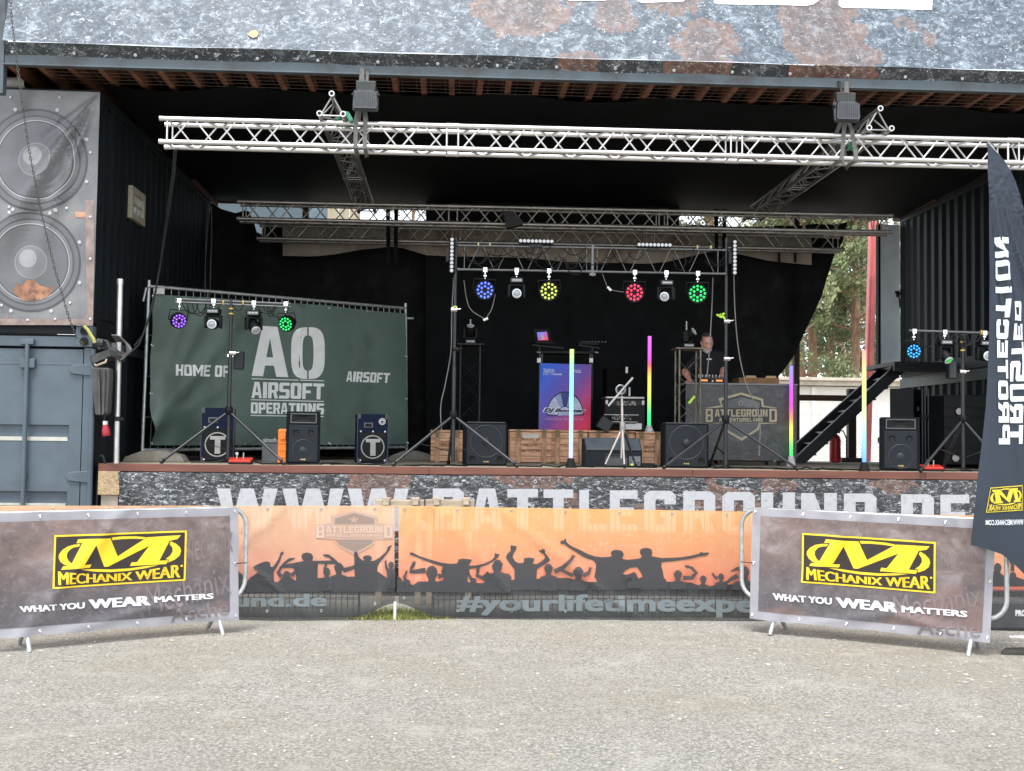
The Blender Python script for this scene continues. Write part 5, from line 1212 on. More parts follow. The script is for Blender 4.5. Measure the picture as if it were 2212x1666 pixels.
def duo(name, c0, c1, c2, k=1.0, em=0.0):
    m, t, b, o = nodes(name); c = t.nodes.new('ShaderNodeTexCoord'); sp = t.nodes.new('ShaderNodeSeparateXYZ'); t.links.new(c.outputs['Generated'], sp.inputs[0])
    ad = N(t, 'ShaderNodeMath', operation='MULTIPLY_ADD'); ad.inputs[1].default_value = -k; t.links.new(sp.outputs['Z'], ad.inputs[0]); t.links.new(sp.outputs['X'], ad.inputs[2])
    mr = N(t, 'ShaderNodeMapRange'); mr.inputs[1].default_value = -k; mr.inputs[2].default_value = 1.0; t.links.new(ad.outputs[0], mr.inputs[0])
    r = ramp(t, mr.outputs[0], [(.12, c0), (.52, c1), (.88, c2)]); t.links.new(r, b.inputs['Base Color']); b.inputs['Roughness'].default_value = .6
    if em: t.links.new(r, b.inputs['Emission Color']); b.inputs['Emission Strength'].default_value = em
    return m
b = MB(); ink(b, flat([[[r5(*z) for z in ((536, 208), (684, 206), (662, 82), (515, 92))]]]), same, pl, .002); b.keep = False; sc_ = b.build('screen', duo('screen_picture', (.10, .20, .75), (.35, .10, .38), (.8, .06, .12), 1.0, .28), lid)
b = MB(); ink(b, flat([[[r5(*z) for z in ((578, 200), (625, 198), (618, 140), (572, 142))]], [[r5(*z) for z in ((560, 122), (622, 120), (622, 130), (561, 132))]], [[r5(*z) for z in ((585, 104), (606, 103), (606, 112), (586, 113))]]]), same, pl, .003); b.build('screen_caption', white_print, lid)
b = MB(); q0, q1 = pl(*r5(508, 250)), pl(*r5(742, 252)); b.prism([q0, q1, q1 + Vector((.02, -.24, -.02)), q0 + Vector((-.03, -.24, -.02))], (0, 0, .018)); b.build('keyboard', black_plastic, lp_, bevel=.003)
# banner below
bn = thing('stand_banner', 'blue to red cloth banner with a half vinyl record, hung on the keyboard stand', 'banner')
pl = Plane((-3, Y - .03, 0), (3, Y - .03, 0), 0, lambda a, b_: .007 * math.sin(a * 21 + b_ * 3) + .005 * math.sin(b_ * 11 + a * 8) + .004 * math.sin((a - b_) * 17))
b = MB(); ink(b, flat([[[r5(*z) for z in ((543, 1528), (565, 545), (1322, 566), (1303, 1562))]]], 12), same, pl, 0); b.keep = False; b.build('cloth', duo('banner_gradient', (.03, .13, .72), (.17, .08, .38), (.82, .035, .10), 1.0), bn, smooth=True)
wp_ = mat('banner_white', (.80, .82, .92), .6); nv = mat('banner_navy', (.010, .016, .075), .6); lv = mat('banner_lilac', (.36, .42, .70), .6); mb_ = mat('banner_midblue', (.035, .065, .26), .6)
b = MB(); tx_ = lambda s, q, fat=.0, sh=0, m_=0, o_=.004: ink(b, bfont2d(s, fat, sh), bil([r5(*z) for z in q]), pl, o_, m_)
tx_('TELEFON', ((610, 672), (768, 672), (768, 632), (610, 628))); tx_('0151 / 10485680', ((608, 720), (880, 724), (880, 700), (608, 694)), .01); tx_('INFO', ((1072, 676), (1165, 680), (1165, 646), (1072, 642)))
for q in (((610, 682), (768, 682), (768, 676), (610, 676)), ((1072, 684), (1165, 688), (1165, 683), (1072, 679))): ink(b, flat([[[r5(*z) for z in q]]]), same, pl, .004, 0)
b.build('lettering', [wp_], bn)
b = MB(); cx_, cy_ = 930, 1318
def half(r0, r1, a0, a1, n=40):
    out = []
    for k in range(n):
        t0, t1 = a0 + (a1 - a0) * k / n, a0 + (a1 - a0) * (k + 1) / n; P = lambda r, t: r5(cx_ + r * math.cos(t), cy_ - r * 1.28 * math.sin(t) if 0 else cy_ - r * 1.29 * math.sin(t))
        out += [(P(r0, t0), P(r1, t0), P(r1, t1)), (P(r0, t0), P(r1, t1), P(r0, t1))]
    return out
pi = math.pi
ink(b, half(0, 275, 0, pi), same, pl, .003, 1, 10)
for i in range(9):
    r0 = 110 + i * 17
    for a0, a1, mt in ((.02 * pi, .30 * pi, 0), (.30 * pi, .42 * pi, 2), (.58 * pi, .70 * pi, 2), (.70 * pi, .98 * pi, 0)): ink(b, half(r0, r0 + 13, a0, a1, 14), same, pl, .0042, mt, 10)
    ink(b, half(r0, r0 + 13, .42 * pi, .58 * pi, 10), same, pl, .0042, 3, 10)
ink(b, half(0, 98, 0, pi, 24), same, pl, .0044, 2, 10); ink(b, half(72, 78, 0, pi, 24), same, pl, .0052, 0); ink(b, half(86, 94, 0, pi, 24), same, pl, .0052, 0)
b.build('printed_record', [mat('record_lilac', (.62, .67, .90), .6), nv, lv, mb_], bn)
b = MB(); q = [(596, 1290), (1218, 1298), (1246, 1212), (612, 1200)]
bold(b, 'DJ Booster', bil([r5(*z) for z in q]), pl, .0065, 0, d=.013, sh=.25, ev=.10); b.build('title_outline', wp_, bn)
b = MB(); bold(b, 'DJ Booster', bil([r5(*z) for z in [(608, 1282), (1206, 1290), (1234, 1220), (624, 1208)]]), pl, .009, 0, d=.009, sh=.25, ev=.05); b.build('title', nv, bn)
b = MB(); ink(b, bfont2d('Und Deine Party geht ab', .01, .3), bil([r5(*z) for z in [(640, 1398), (1190, 1402), (1205, 1352), (652, 1344)]]), pl, .006, 0); b.build('subtitle', mat('banner_mauve', (.55, .32, .52), .6), bn)

# rack with amplifier and mixer on the crate
r7 = R(2000, 1280, 2.6875); Y = 15.75
ra = thing('amplifier_rack', 'black equipment rack with lit silver panels standing on the crates behind the tripod', 'equipment rack')
def bx(q, Y0, Y1, name, m_, par, bev=.004):
    p0, p1 = at(*r7(q[0], q[3]), Y0), at(*r7(q[1], q[2]), Y0); b = MB(); b.bb(p0.x, p1.x, Y0, Y1, p0.z, p1.z); return b.build(name, m_, par, bevel=bev)
bx((1108, 1530, 822, 1168), Y, Y + .45, 'case', black_plastic, ra)
bx((1115, 1526, 812, 826), Y - .02, Y + .46, 'top_edge', alu_dull, ra)
for q in ((1110, 1136, 845, 890), (1498, 1526, 850, 898)): bx(q, Y - .008, Y - .001, 'case_corner', alu_dull, ra)
p1_ = bx((1185, 1490, 850, 905), Y - .012, Y - .001, 'amplifier_panel', mat('amp_black', (.012, .012, .013), .4, spec=.3), ra)
b = MB(); rnn = random.Random(5)
for i in range(60):
    x, y = rnn.uniform(1232, 1432), rnn.uniform(856, 902); p = at(*r7(x, y), Y - .013); b.box((p.x, Y - .016, p.z), (rnn.uniform(.004, .016), .006, .006))
b.build('button', alu_dull, p1_)
p2_ = bx((1170, 1390, 1000, 1062), Y - .16, Y - .001, 'mixer_panel', MATS['amp_black'], ra)
b = MB()
for i in range(40):
    x, y = rnn.uniform(1180, 1385), rnn.uniform(1006, 1058); p = at(*r7(x, y), Y - .162); b.box((p.x, Y - .164, p.z), (rnn.uniform(.003, .012), .006, .007))
p = at(*r7(1280, 1003), Y - .162); b.box((p.x, Y - .163, p.z), (.46, .005, .007))
b.build('knob', alu_dull, p2_)
p3_ = bx((1155, 1440, 1072, 1100), Y - .18, Y - .001, 'drawer_panel', MATS['amp_black'], ra)
b = MB(); p = at(*r7(1220, 1076), Y - .19); b.box((p.x, Y - .185, p.z), (.30, .006, .008)); p = at(*r7(1400, 1080), Y - .19); b.box((p.x, Y - .185, p.z), (.14, .006, .006)); b.build('handle_bar', alu_dull, p3_)
b = MB(); q = at(*r7(1385, 1128), 15.62); b.box((q.x, 15.62, q.z), (.27, .10, .085)); solo(b, 'power_box', mat('pale_box', (.58, .58, .55), .5), 'small white box on the crate in front of the equipment rack', 'box', bevel=.008)
b = MB(); q = at(*r7(1100, 1105), 15.6); b.box((q.x, 15.6, q.z), (.17, .14, .16), 0, Matrix.Rotation(.55, 3, 'Y')); t = b.build('small_speaker', mat('lean_grey', (.02, .022, .025), .5), None, bevel=.008); tag(t, 'small dark box speaker lying tilted on the crate by the rack', 'loudspeaker'); SETTLE.append(t)
b = MB(); q0, q1 = at(*r7(1112, 815), 16.35), at(*r7(1540, 510), 16.35); b.bb(q0.x, q1.x, 16.3, 16.7, DZ, q1.z); t = solo(b, 'tall_case', mat('case_black', (.003, .0033, .0038), .8, spec=.1), 'tall black case standing behind the equipment rack', 'case', bevel=.01)
b = MB(); q = at(*r7(1336, 523), 16.29); b.box((q.x, 16.29, q.z), (.032, .012, .085)); b.build('latch', alu_dull, t)
# tripod with a slanting bar
tr = thing('camera_tripod', 'silver tripod with a ring head and a slanting bar, before the wedge monitor', 'tripod'); Y = 13.45; sv = mat('tripod_silver', (.55, .49, .46), .35, .6, .1, 9)
ap = at(*r7(1290, 1130), Y); tp_ = at(*r7(1283, 800), Y)
b = MB(); b.cyl((ap.x - .01, Y, ap.z - .36), (ap.x, Y, ap.z), .012); b.cyl(ap, tp_, .015, .013, 10); b.build('centre_column', sv, tr, smooth=True)
b = MB(); b.lathe([(.02, -.09), (.034, -.06), (.034, .05), (.018, .06)], ap, (0, 0, 1), 12); b.build('collar', alu_dull, tr, smooth=True)
for x, dy in ((1092, -.05), (1313, -.28), (1442, .12)):
    f = at(*r7(x, 1552), Y + dy); f = Vector((f.x, Y + dy, DZ + .01)); s = Vector((ap.x, Y, ap.z - .01)); m_ = s.lerp(f, .55)
    b = MB(); b.cyl(s, m_, .014, n=8); b.cyl(m_, f, .010, n=8); lg = b.build('leg', sv if x != 1442 else MATS['stand_black'], tr, smooth=True)
    b = MB(); b.cyl(s.lerp(f, .93), f, .016, n=8); b.build('rubber_foot', rubber, lg)
hc = at(*r7(1282, 755), Y + .03)
b = MB(); b.box((hc.x, hc.y, hc.z), (.11, .09, .09)); b.cyl((tp_.x, Y, tp_.z), (hc.x, hc.y, hc.z - .03), .022); b.build('head', black_plastic, tr, bevel=.012)
b = MB(); b.tube([hc + Vector((-.02 + .052 * math.cos(k * .628), -.05, .02 + .052 * math.sin(k * .628))) for k in range(10)], .011, 6, closed=True); b.box(hc + Vector((.085, -.03, .0)), (.02, .02, .10)); b.build('camera_ring', mat('ring_grey', (.30, .31, .32), .35, .4), tr, smooth=True)
b = MB(); q0, q1 = at(*r7(1140, 908), Y - .06), at(*r7(1402, 605), Y - .06); b.cyl(q0, q1, .0125, n=8); b.build('bar', mat('bar_pale', (.42, .42, .42), .4, .3), tr, smooth=True)
# orange case, red foot units
oc = thing('orange_case', 'bright orange upright hard plastic case next to the black loudspeaker', 'case')
p, q = at(603, 994, 13.6), at(621, 918, 13.6); h_ = q.z - p.z; om = mat('orange_plastic', (.90, .22, .015), .4, 0, .06, 5)
b = MB(); b.box(((p.x + q.x) / 2, 13.72, DZ + h_ / 2), (.12, .30, h_)); b.build('shell', om, oc, bevel=.02)
for z_ in (.2, .4, .6, .8): b = MB(); b.box(((p.x + q.x) / 2, 13.57, DZ + h_ * z_), (.085, .012, .02)); b.build('rib', om, oc, bevel=.004)
b = MB(); b.box(((p.x + q.x) / 2, 13.562, DZ + h_ * .76), (.06, .02, .05)); b.build('latch', om, oc, bevel=.004)
def foot(u, Y, label):
    t = thing('foot_controller', label, 'foot pedal', 'red foot controllers', settle=False)
    b = MB(); b.prism([(-.115, -.07, .0), (.115, -.07, 0), (.13, .07, 0), (-.13, .07, 0)], (0, .0, .02)); b.build('base', black_plastic, t, bevel=.004)
    b = MB(); b.prism([(-.12, -.06, .021), (.12, -.06, .021), (.13, .08, .05), (-.13, .08, .05)], (0, 0, .028)); b.build('cover', mat('pedal_red', (.50, .035, .022), .4), t, bevel=.01)
    b = MB(); b.cyl((-.04, .02, .05), (-.04, .02, .115), .008); b.cyl((.03, .03, .05), (.03, .03, .13), .008); b.box((-.04, .02, .12), (.03, .02, .03)); b.build('plug', alu_dull, t)
    place(t, dk(u, Y)); return t
foot(521, 13.25, 'red foot controller at the base of the light stand before the green banner'); foot(2013, 13.4, 'red foot controller on the flag side of the stage, among coiled cables')
# flight cases behind the flag
fc = thing('flight_case', 'large black ribbed flight case with a silver butterfly latch, behind the flag-side light stand', 'case')
p, q = at(2040, 1000, 14.9), at(2220, 855, 14.9); b = MB(); b.bb(p.x, q.x, 14.9, 15.6, DZ + .05, q.z); b.build('body', mat('case_ribbed', (.009, .010, .012), .5, 0, .2, 8, spec=.2), fc, bevel=.015)
for i in range(6): b = MB(); b.bb(p.x + .02, q.x - .02, 14.885, 14.8995, DZ + .14 + i * .13, DZ + .16 + i * .13); b.build('rib', black_plastic, fc)
for u, v in ((2072, 889), (2064, 990)): b = MB(); c = at(u, v, 14.87); b.cyl((c.x, 14.88, c.z), (c.x, 14.86, c.z), .045, n=14); b.box((c.x, 14.855, c.z), (.03, .01, .07)); b.build('latch', alu_dull, fc)
b = MB(); p, q = at(1993, 985, 16.6), at(2040, 865, 16.6); b.bb(p.x, q.x + .3, 16.6, 17.2, DZ, q.z); solo(b, 'tall_case', MATS['case_black'], 'plain black case in the dark corner under the upper container', 'case', bevel=.01)
# folded stands behind the flag-side speaker
b = MB(); 
for u in (1993, 1999, 2006): p, q = at(u, 980, 15.4), at(u - 1, 840, 15.4); b.cyl((p.x, 15.4, DZ), (q.x, 15.4, q.z), .014, n=8)
p = at(2000, 900, 15.4); b.box(p, (.14, .08, .05)); solo(b, 'folded_stand', MATS['stand_black'], 'folded black stand leaning behind the flag-side loudspeaker', 'stand')

# ------------------------------------------------------------------ emblem table, mixer, tray
Y = 15.4; r8 = R(2600, 1240, 2.524)
et = thing('emblem_table', 'tall table with a dark stone-print front and a beige shield emblem', 'table')
p, q = at(*r8(330, 1495), Y), at(*r8(1450, 752), Y)
stone_tab = stone_print('table_stone_print', (.040, .042, .045), (.066, .068, .071), (.10, .104, .108), (.13, .075, .05), .60, fleck=.66, fs=14)
b = MB(); b.bb(p.x, q.x, Y, Y + .02, p.z, q.z - .001); b.build('front_panel', stone_tab, et, bevel=.002)
b = MB(); b.bb(p.x - .01, q.x + .01, Y - .015, Y + .75, q.z, q.z + .025); b.build('table_top', mat('table_grey', (.20, .205, .21), .5), et, bevel=.003)
for x_ in (p.x + .06, q.x - .22):
    for y_ in (Y + .08, Y + .68): b = MB(); b.bb(x_ - .02, x_ + .02, y_ - .02, y_ + .02, DZ, q.z - .002); b.build('leg', black_metal, et)
tpz = q.z + .025
pl = Plane((-3, Y, 0), (3, Y, 0)); bz = mat('emblem_beige', (.40, .345, .235), .55, 0, .1, 8); eg = mat('emblem_grey', (.105, .11, .115), .55); ed = mat('emblem_dark', (.035, .036, .038), .55); el = mat('emblem_midgrey', (.15, .155, .16), .55)
def emblem(par, rr, surf, mats, name, words, off=.002):
    b = MB()
    o = off
    ink(b, flat([[[rr(*z) for z in ((890, 818), (1112, 882), (1118, 950), (1255, 972), (1250, 1128), (1080, 1135), (1068, 1195), (896, 1305), (740, 1210), (715, 1135), (530, 1120), (528, 972), (690, 948), (662, 880))]]], None), same, surf, o, 0)
    ink(b, flat([[[rr(*z) for z in ((890, 842), (1090, 900), (1098, 965), (1250, 980), (1250, 985), (530, 985), (530, 980), (708, 966), (688, 900))]]]), same, surf, o + .001, 2)
    ink(b, flat([[[rr(*z) for z in ((886, 862), (1076, 915), (1078, 972), (705, 972), (708, 912))]]]), same, surf, o + .002, 1)
    ink(b, flat([[[rr(*z) for z in ((886, 862), (1076, 915), (1078, 972), (930, 972))]]]), same, surf, o + .0025, 3)
    ink(b, flat([[[rr(*z) for z in ((712, 1125), (1068, 1125), (1050, 1180), (896, 1275), (752, 1195))]]]), same, surf, o + .001, 1)
    ink(b, flat([[[rr(*z) for z in ((600, 982), (1185, 982), (1185, 1122), (600, 1122))]]]), same, surf, o + .003, 2)
    ink(b, flat([[[rr(887 + (36 if k % 2 == 0 else 15) * math.sin(k * pi / 5), 925 - (36 if k % 2 == 0 else 15) * math.cos(k * pi / 5)) for k in range(10)]]]), same, surf, o + .004, 0)
    ink(b, flat([[[rr(887 + (22 if k % 2 == 0 else 9) * math.sin(k * pi / 5), 925 - (22 if k % 2 == 0 else 9) * math.cos(k * pi / 5)) for k in range(10)]]]), same, surf, o + .005, 2)
    for a0, a1 in ((526, 612), (1166, 1256)): ink(b, flat([[[rr(*z) for z in ((a0, 974), (a1, 974), (a1, 1124), (a0, 1124))]]]), same, surf, o + .0035, 2)
    for ch, a0, a1 in (('B', 533, 606), ('D', 1172, 1250)):
        ink(b, flat(glyph(ch, .30, .16)), bil([rr(*z) for z in ((a0, 1116), (a1, 1116), (a1, 982), (a0, 982))]), surf, o + .005, 0)
    ink(b, flat(word2d(words[0], .12, .34, .2)), bil([rr(*z) for z in ((626, 1062), (1155, 1062), (1155, 988), (626, 988))]), surf, o + .005, 0)
    ink(b, flat(word2d(words[1], .16, .34, .22)), bil([rr(*z) for z in ((668, 1112), (1105, 1112), (1105, 1074), (668, 1074))]), surf, o + .005, 0)
    return b.build(name, mats, par)
emblem(et, r8, pl, [bz, eg, ed, el], 'emblem', ('ATTLEGROUN', 'ADVENTURELAND'))
mx = thing('mixing_console', 'dark disc jockey mixing console with two orange lit displays on the emblem table', 'mixing console'); r9 = R(2650, 1280, 5.949)
p, q = at(*r9(790, 1520), Y + .02), at(*r9(1430, 1375), Y + .02)
b = MB(); b.bb(p.x, q.x, Y + .02, Y + .36, tpz, tpz + .055); mb0 = b.build('body', black_plastic, mx, bevel=.006)
b = MB(); b.prism([(p.x + .005, Y + .06, tpz + .056), (q.x - .005, Y + .06, tpz + .056), (q.x - .005, Y + .35, tpz + .105), (p.x + .005, Y + .35, tpz + .105)], (0, 0, .012)); b.build('top_plate', mat('mixer_top', (.07, .075, .085), .4), mx, bevel=.004)
for x in (.22, .77): b = MB(); c = p.x + (q.x - p.x) * x; b.bb(c - .042, c + .042, Y + .014, Y + .0195, tpz + .02, tpz + .042); b.build('display', glow('display_orange', (1, .30, .07), .45), mb0)
b = MB()
for i in range(14): c = p.x + .03 + (q.x - p.x - .06) * i / 13; b.cyl((c, Y + .14 + .08 * (i % 2), tpz + .07), (c, Y + .14 + .08 * (i % 2), tpz + .115), .008)
b.cyl((p.x + (q.x - p.x) * .52, Y + .018, tpz + .025), (p.x + (q.x - p.x) * .52, Y + .008, tpz + .025), .012); b.build('knob', alu_dull, mx)
cb = thing('cardboard_tray', 'shallow brown cardboard tray lying on the emblem table', 'cardboard tray'); p, q = at(*r8(868, 748), Y + .03), at(*r8(1272, 690), Y + .03); cm = mat('cardboard', (.20, .105, .045), .8, 0, .2, 5)
b = MB(); x0, x1 = p.x, q.x; h_ = .075
for a0, a1, y0, y1 in ((x0, x1, Y + .03, Y + .036), (x0, x1, Y + .39, Y + .396), (x0, x0 + .006, Y + .0365, Y + .3895), (x1 - .006, x1, Y + .0365, Y + .3895)): b.bb(a0, a1, y0, y1, tpz, tpz + h_)
b.bb(x0 + .006, x1 - .006, Y + .0365, Y + .3895, tpz, tpz + .006); b.build('tray', cm, cb)
for a0 in (.16, .66): b = MB(); xx = x0 + (x1 - x0) * a0; b.prism([(xx, Y + .045, tpz + h_), (xx + .16, Y + .045, tpz + h_), (xx + .14, Y + .045, tpz + h_ + .03), (xx + .02, Y + .045, tpz + h_ + .03)], (0, .006, 0)); b.build('flap', mat('cardboard_pale', (.42, .27, .15), .8), cb)
# ------------------------------------------------------------------ green banner on a site fence panel
r6b = R(500, 1080, 2.0317); r7c = R(1100, 1080, 2.0317)
A0, A1 = at(318, 800, 14.2), at(881, 800, 16.8)
def aod(a, b_):
    k = 0.0
    dx, dz = a, b_ - 1.85
    for sl_, am, wd in ((1.15, .075, .10), (2.0, .05, .10), (.55, .035, .08), (3.2, .03, .07)):
        q = (a * sl_ - (b_ - .35)) / math.sqrt(1 + sl_ * sl_); k += am * math.exp(-(q / wd) ** 2) * max(0, 1 - a / 1.5)
    return k + .012 * math.sin(a * 2.3) + .008 * math.sin(a * 5 + b_) + .012 * math.exp(-((a - 2.15) / .025) ** 2) + .012 * math.exp(-((a - 1.0) / .02) ** 2) + .008 * math.sin(a * 14 + b_ * 6) * math.exp(-b_ * 2) + .018 * math.sin(b_ * 9) * math.exp(-a * 4)
apl = Plane((A0.x, 14.2, DZ), (A1.x, 16.8, DZ), 0, aod); afl = Plane((A0.x, 14.2, DZ), (A1.x, 16.8, DZ), 0)
fp = thing('site_fence_panel', 'galvanised steel fence panel carrying the green banner on the stage', 'fence')
c4 = [r6b(205, 120), r7c(1066, 300), r7c(1074, 1425), r6b(152, 1450)]
P4 = [afl(u, v, -.05) for u, v in c4]
for i in range(4):
    b = MB(); e0, e1 = P4[i], P4[(i + 1) % 4]; dv = (e1 - e0).normalized() * (.07 if i % 2 else .0); b.cyl(e0 - dv, e1 + dv, .021, n=10); b.build('frame_tube', galv, fp, smooth=True)
b = MB(); n = 40
for i in range(1, n):
    s = i / n; p, q = P4[0].lerp(P4[1], s), P4[3].lerp(P4[2], s); b.cyl(p, q, .0035, n=5)
for s in (.06, .3, .55, .8): b.cyl(P4[0].lerp(P4[3], s), P4[1].lerp(P4[2], s), .0035, n=5)
b.build('wire_grid', galv, fp)
b = MB(); q = afl(*r6b(265, 165), .02); b.box(q, (.13, .01, .07)); b.build('name_plate', MATS['pale_box'], fp)
b = MB(); q = afl(*r6b(165, 185), .0); b.tube([q + Vector((.06, 0, .08)), q + Vector((.0, 0, .07)), q + Vector((-.03, 0, -.09))], .012, 6); q = afl(*r7c(1090, 383), 0); b.cyl(q - Vector((.05, 0, 0)), q + Vector((.04, 0, 0)), .015); b.build('hook', galv, fp)
ab = thing('fence_banner', 'dark green airsoft banner with white stencil AO lettering tied to the fence panel', 'banner')
gm = mat('banner_green', (.095, .145, .122), .45, 0, .12, 3, dirt=(.062, .082, .060), dscale=1.2)
b = MB(); ink(b, flat([[[r6b(222, 188), r7c(430, 280), r7c(742, 320), r7c(1046, 346), r7c(1062, 1405), r7c(430, 1408), r6b(800, 1412), r6b(176, 1412)]]], 14), same, apl, 0); b.keep = False
o = b.build('cloth', gm, ab, smooth=True)
bm = bmesh.new(); bm.from_mesh(o.data); bmesh.ops.remove_doubles(bm, verts=bm.verts, dist=.0008); bmesh.ops.recalc_face_normals(bm, faces=bm.faces); bm.to_mesh(o.data); bm.free(); o.data.polygons.foreach_set('use_smooth', [True] * len(o.data.polygons))
sw = mat('stencil_white', (.80, .81, .80), .6, 0, .06, 8); b = MB()
def wq(s, rr, BL, BR, TR, TL, **kw): ink(b, flat(word2d(s, **kw)), bil([rr(*BL), rr(*BR), rr(*TR), rr(*TL)]), apl, .008, 0, 22)
wq('HOME', r6b, (388, 848), (678, 855), (682, 763), (392, 757), gap=.12); wq('OF', r6b, (717, 857), (832, 861), (834, 768), (720, 764), gap=.12)
ink(b, flat([[[r6b(*z) for z in ((1015, 850), (1108, 445), (1234, 452), (1322, 860), (1222, 857), (1204, 768), (1130, 765), (1112, 853))], [r6b(*z) for z in ((1140, 698), (1197, 700), (1171, 545))]]]), same, apl, .008, 0, 22)
def osh(sgn):
    cx_, cy_, rx, ry, ix, iy = 1477, 665, 133, 210, 43, 142; o_, i_ = [], []
    for k in range(17):
        t = -math.pi / 2 + math.pi * k / 16; e_ = .62
        sx = abs(math.cos(t)) ** e_; sy = math.copysign(abs(math.sin(t)) ** e_, math.sin(t))
        o_.append((cx_ + sgn * max(6, rx * sx), cy_ + ry * sy)); i_.append((cx_ + sgn * max(6, ix * sx), cy_ + iy * sy))
    return [r6b(*z) for z in o_ + i_[::-1]]
for s_ in (-1, 1): ink(b, flat([[osh(s_)]]), same, apl, .008, 0, 22)
for z in (((1015, 876), (1605, 893), (1605, 886), (1015, 869)), ((1010, 1046), (1602, 1060), (1602, 1053), (1010, 1039)), ((1008, 1173), (1602, 1182), (1602, 1175), (1008, 1166))): ink(b, flat([[[r6b(*q) for q in z]]]), same, apl, .008, 0, 22)
wq('AIRSOFT', r6b, (1015, 1028), (1602, 1040), (1606, 912), (1018, 897), gap=.1, a=.36, b=.19); wq('OPERATIONS', r6b, (1010, 1154), (1602, 1162), (1604, 1074), (1010, 1063), gap=.1, a=.36, b=.2)
wq('AIRSOFT', r7c, (562, 896), (907, 908), (916, 828), (570, 812), gap=.12, a=.36, b=.2)
ink(b, bfont2d('airsoft-operations', .03), bil([r6b(*z) for z in ((1112, 1398), (1420, 1402), (1420, 1352), (1112, 1348))]), apl, .008, 0, 22)
b.build('lettering', sw, ab)
b = MB()
for rr, x, y in ((r6b, 228, 202), (r6b, 212, 602), (r6b, 198, 992), (r6b, 188, 1392), (r7c, 430, 300), (r7c, 742, 326), (r7c, 1046, 350), (r7c, 1048, 692), (r7c, 1048, 1034), (r7c, 1058, 1390), (r7c, 430, 1396), (r6b, 962, 1396)):
    p = apl(*rr(x, y), .006); b.tube([p + apl.ax * math.cos(k * .785) * .014 + Vector((0, 0, math.sin(k * .785) * .014)) for k in range(8)], .0045, 5, closed=True)
b.build('eyelets', chrome, ab)
for uu, vv, YY, lb, w_ in ((337, 998, 14.0, 'concrete fence foot block under the green banner, near the container', .72), (890, 994, 16.4, 'concrete fence foot block at the far end of the green banner', .66)):
    p = at(uu, vv, YY); b = MB(); b.prism([(p.x - w_ / 2, YY - .13, DZ), (p.x + w_ / 2, YY - .13, DZ), (p.x + w_ * .42, YY - .11, DZ + .08), (p.x + w_ * .12, YY - .09, DZ + .135), (p.x - w_ * .2, YY - .09, DZ + .13), (p.x - w_ * .46, YY - .11, DZ + .06)], (0, .3, 0))
    solo(b, 'concrete_block', mat('concrete', (.20, .185, .155), .9, 0, .2, 9, bmp=.2), lb, 'concrete block', 'concrete blocks under the green banner', bevel=.015)
b = MB(); p, q = at(565, 1000, 14.4), at(605, 968, 14.4); b.bb(p.x, q.x, 14.4, 14.5, DZ, q.z + .05); solo(b, 'paper_box', MATS['panel_grey'], 'small grey box on the stage behind the light stand leg', 'box', bevel=.006)

# ------------------------------------------------------------------ things at the corner of the left containers
b = MB(); Y = 13.05; p, q = at(251, 999, Y), at(260, 603, Y); b.cyl((p.x, Y, DZ), (q.x, Y, q.z), .032, n=14); b.cyl((q.x, Y, q.z - .06), (q.x, Y, q.z), .037, n=14)
sp_ = thing('silver_pole', 'bare silver tube standing upright at the stage corner by the container', 'pole'); b.build('tube', alu, sp_, smooth=True)
for v, m_ in ((763, mat('red_clamp', (.35, .06, .03), .5)), (905, black_metal)): b = MB(); c = at(253, v, Y); b.cyl((c.x + .0, Y, c.z - .025), (c.x, Y, c.z + .025), .042, n=12); b.box((c.x + .05, Y - .01, c.z), (.05, .03, .03)); b.build('clamp', m_, sp_)
r3 = R(200, 1250, 2.2225); Y = 12.75
fl = thing('old_floodlight', 'worn square floodlight with a wire guard pointing down, fixed at the container corner', 'floodlight')
P_ = lambda x, y, dy=0: at(*r3(x, y), Y + dy)
b = MB(); b.prism([P_(345, 375), P_(520, 315), P_(540, 375), P_(365, 450)], (0, .20, -.02)); b.build('body', mat('worn_black', (.05, .052, .054), .6, .3, .5, 18), fl, bevel=.008)
b = MB(); b.prism([P_(523, 315, .0), P_(630, 372, .1), P_(622, 425, .1), P_(543, 375, .0)], (0, .18, 0)); b.build('side_body', MATS['worn_black'], fl, bevel=.006)
b = MB(); b.tube([P_(395, 450, -.05), P_(408, 462, -.08), P_(490, 430, -.08), P_(498, 408, -.05)], .012, 6); b.build('handle', mat('handle_tan', (.34, .30, .24), .5), fl)
b = MB(); b.tube([P_(440, 320, .1), P_(430, 270, .12), P_(445, 240, .12), P_(500, 245, .12), P_(540, 330, .1)], .02, 8); b.cyl(P_(415, 255, .1), P_(470, 262, .1), .045); b.build('bracket', MATS['worn_black'], fl)
b = MB()
for k in range(7): b.tube(arc([P_(545 + 6 * k, 190 + 9 * k, .1 + .012 * k), P_(620 + 9 * k, 205 + 9 * k, .1 + .012 * k), P_(680 + 6 * k, 290 + 3 * k, .1), P_(665 + 7 * k, 380 - 6 * k, .1), P_(610 + 8 * k, 410 - 9 * k, .1 + .01 * k), P_(560 + 5 * k, 350 - 5 * k, .1), P_(548 + 4 * k, 260, .1)], 5), .008, 6)
solo(b, 'coiled_cable', mat('cable_grey', (.07, .072, .072), .5), 'coil of grey cable hanging on the silver pole', 'cable', smooth=True)
b = MB(); ol = [P_(355, 475), P_(525, 480), P_(525, 560), P_(505, 880), P_(470, 900), P_(395, 895), P_(375, 700)]; b.prism(ol, (0, .16, 0)); t = solo(b, 'canvas_bag', mat('grey_canvas', (.07, .072, .068), .8, 0, .3, 6), 'long grey canvas bag hanging below the worn floodlight', 'bag', bevel=.03)
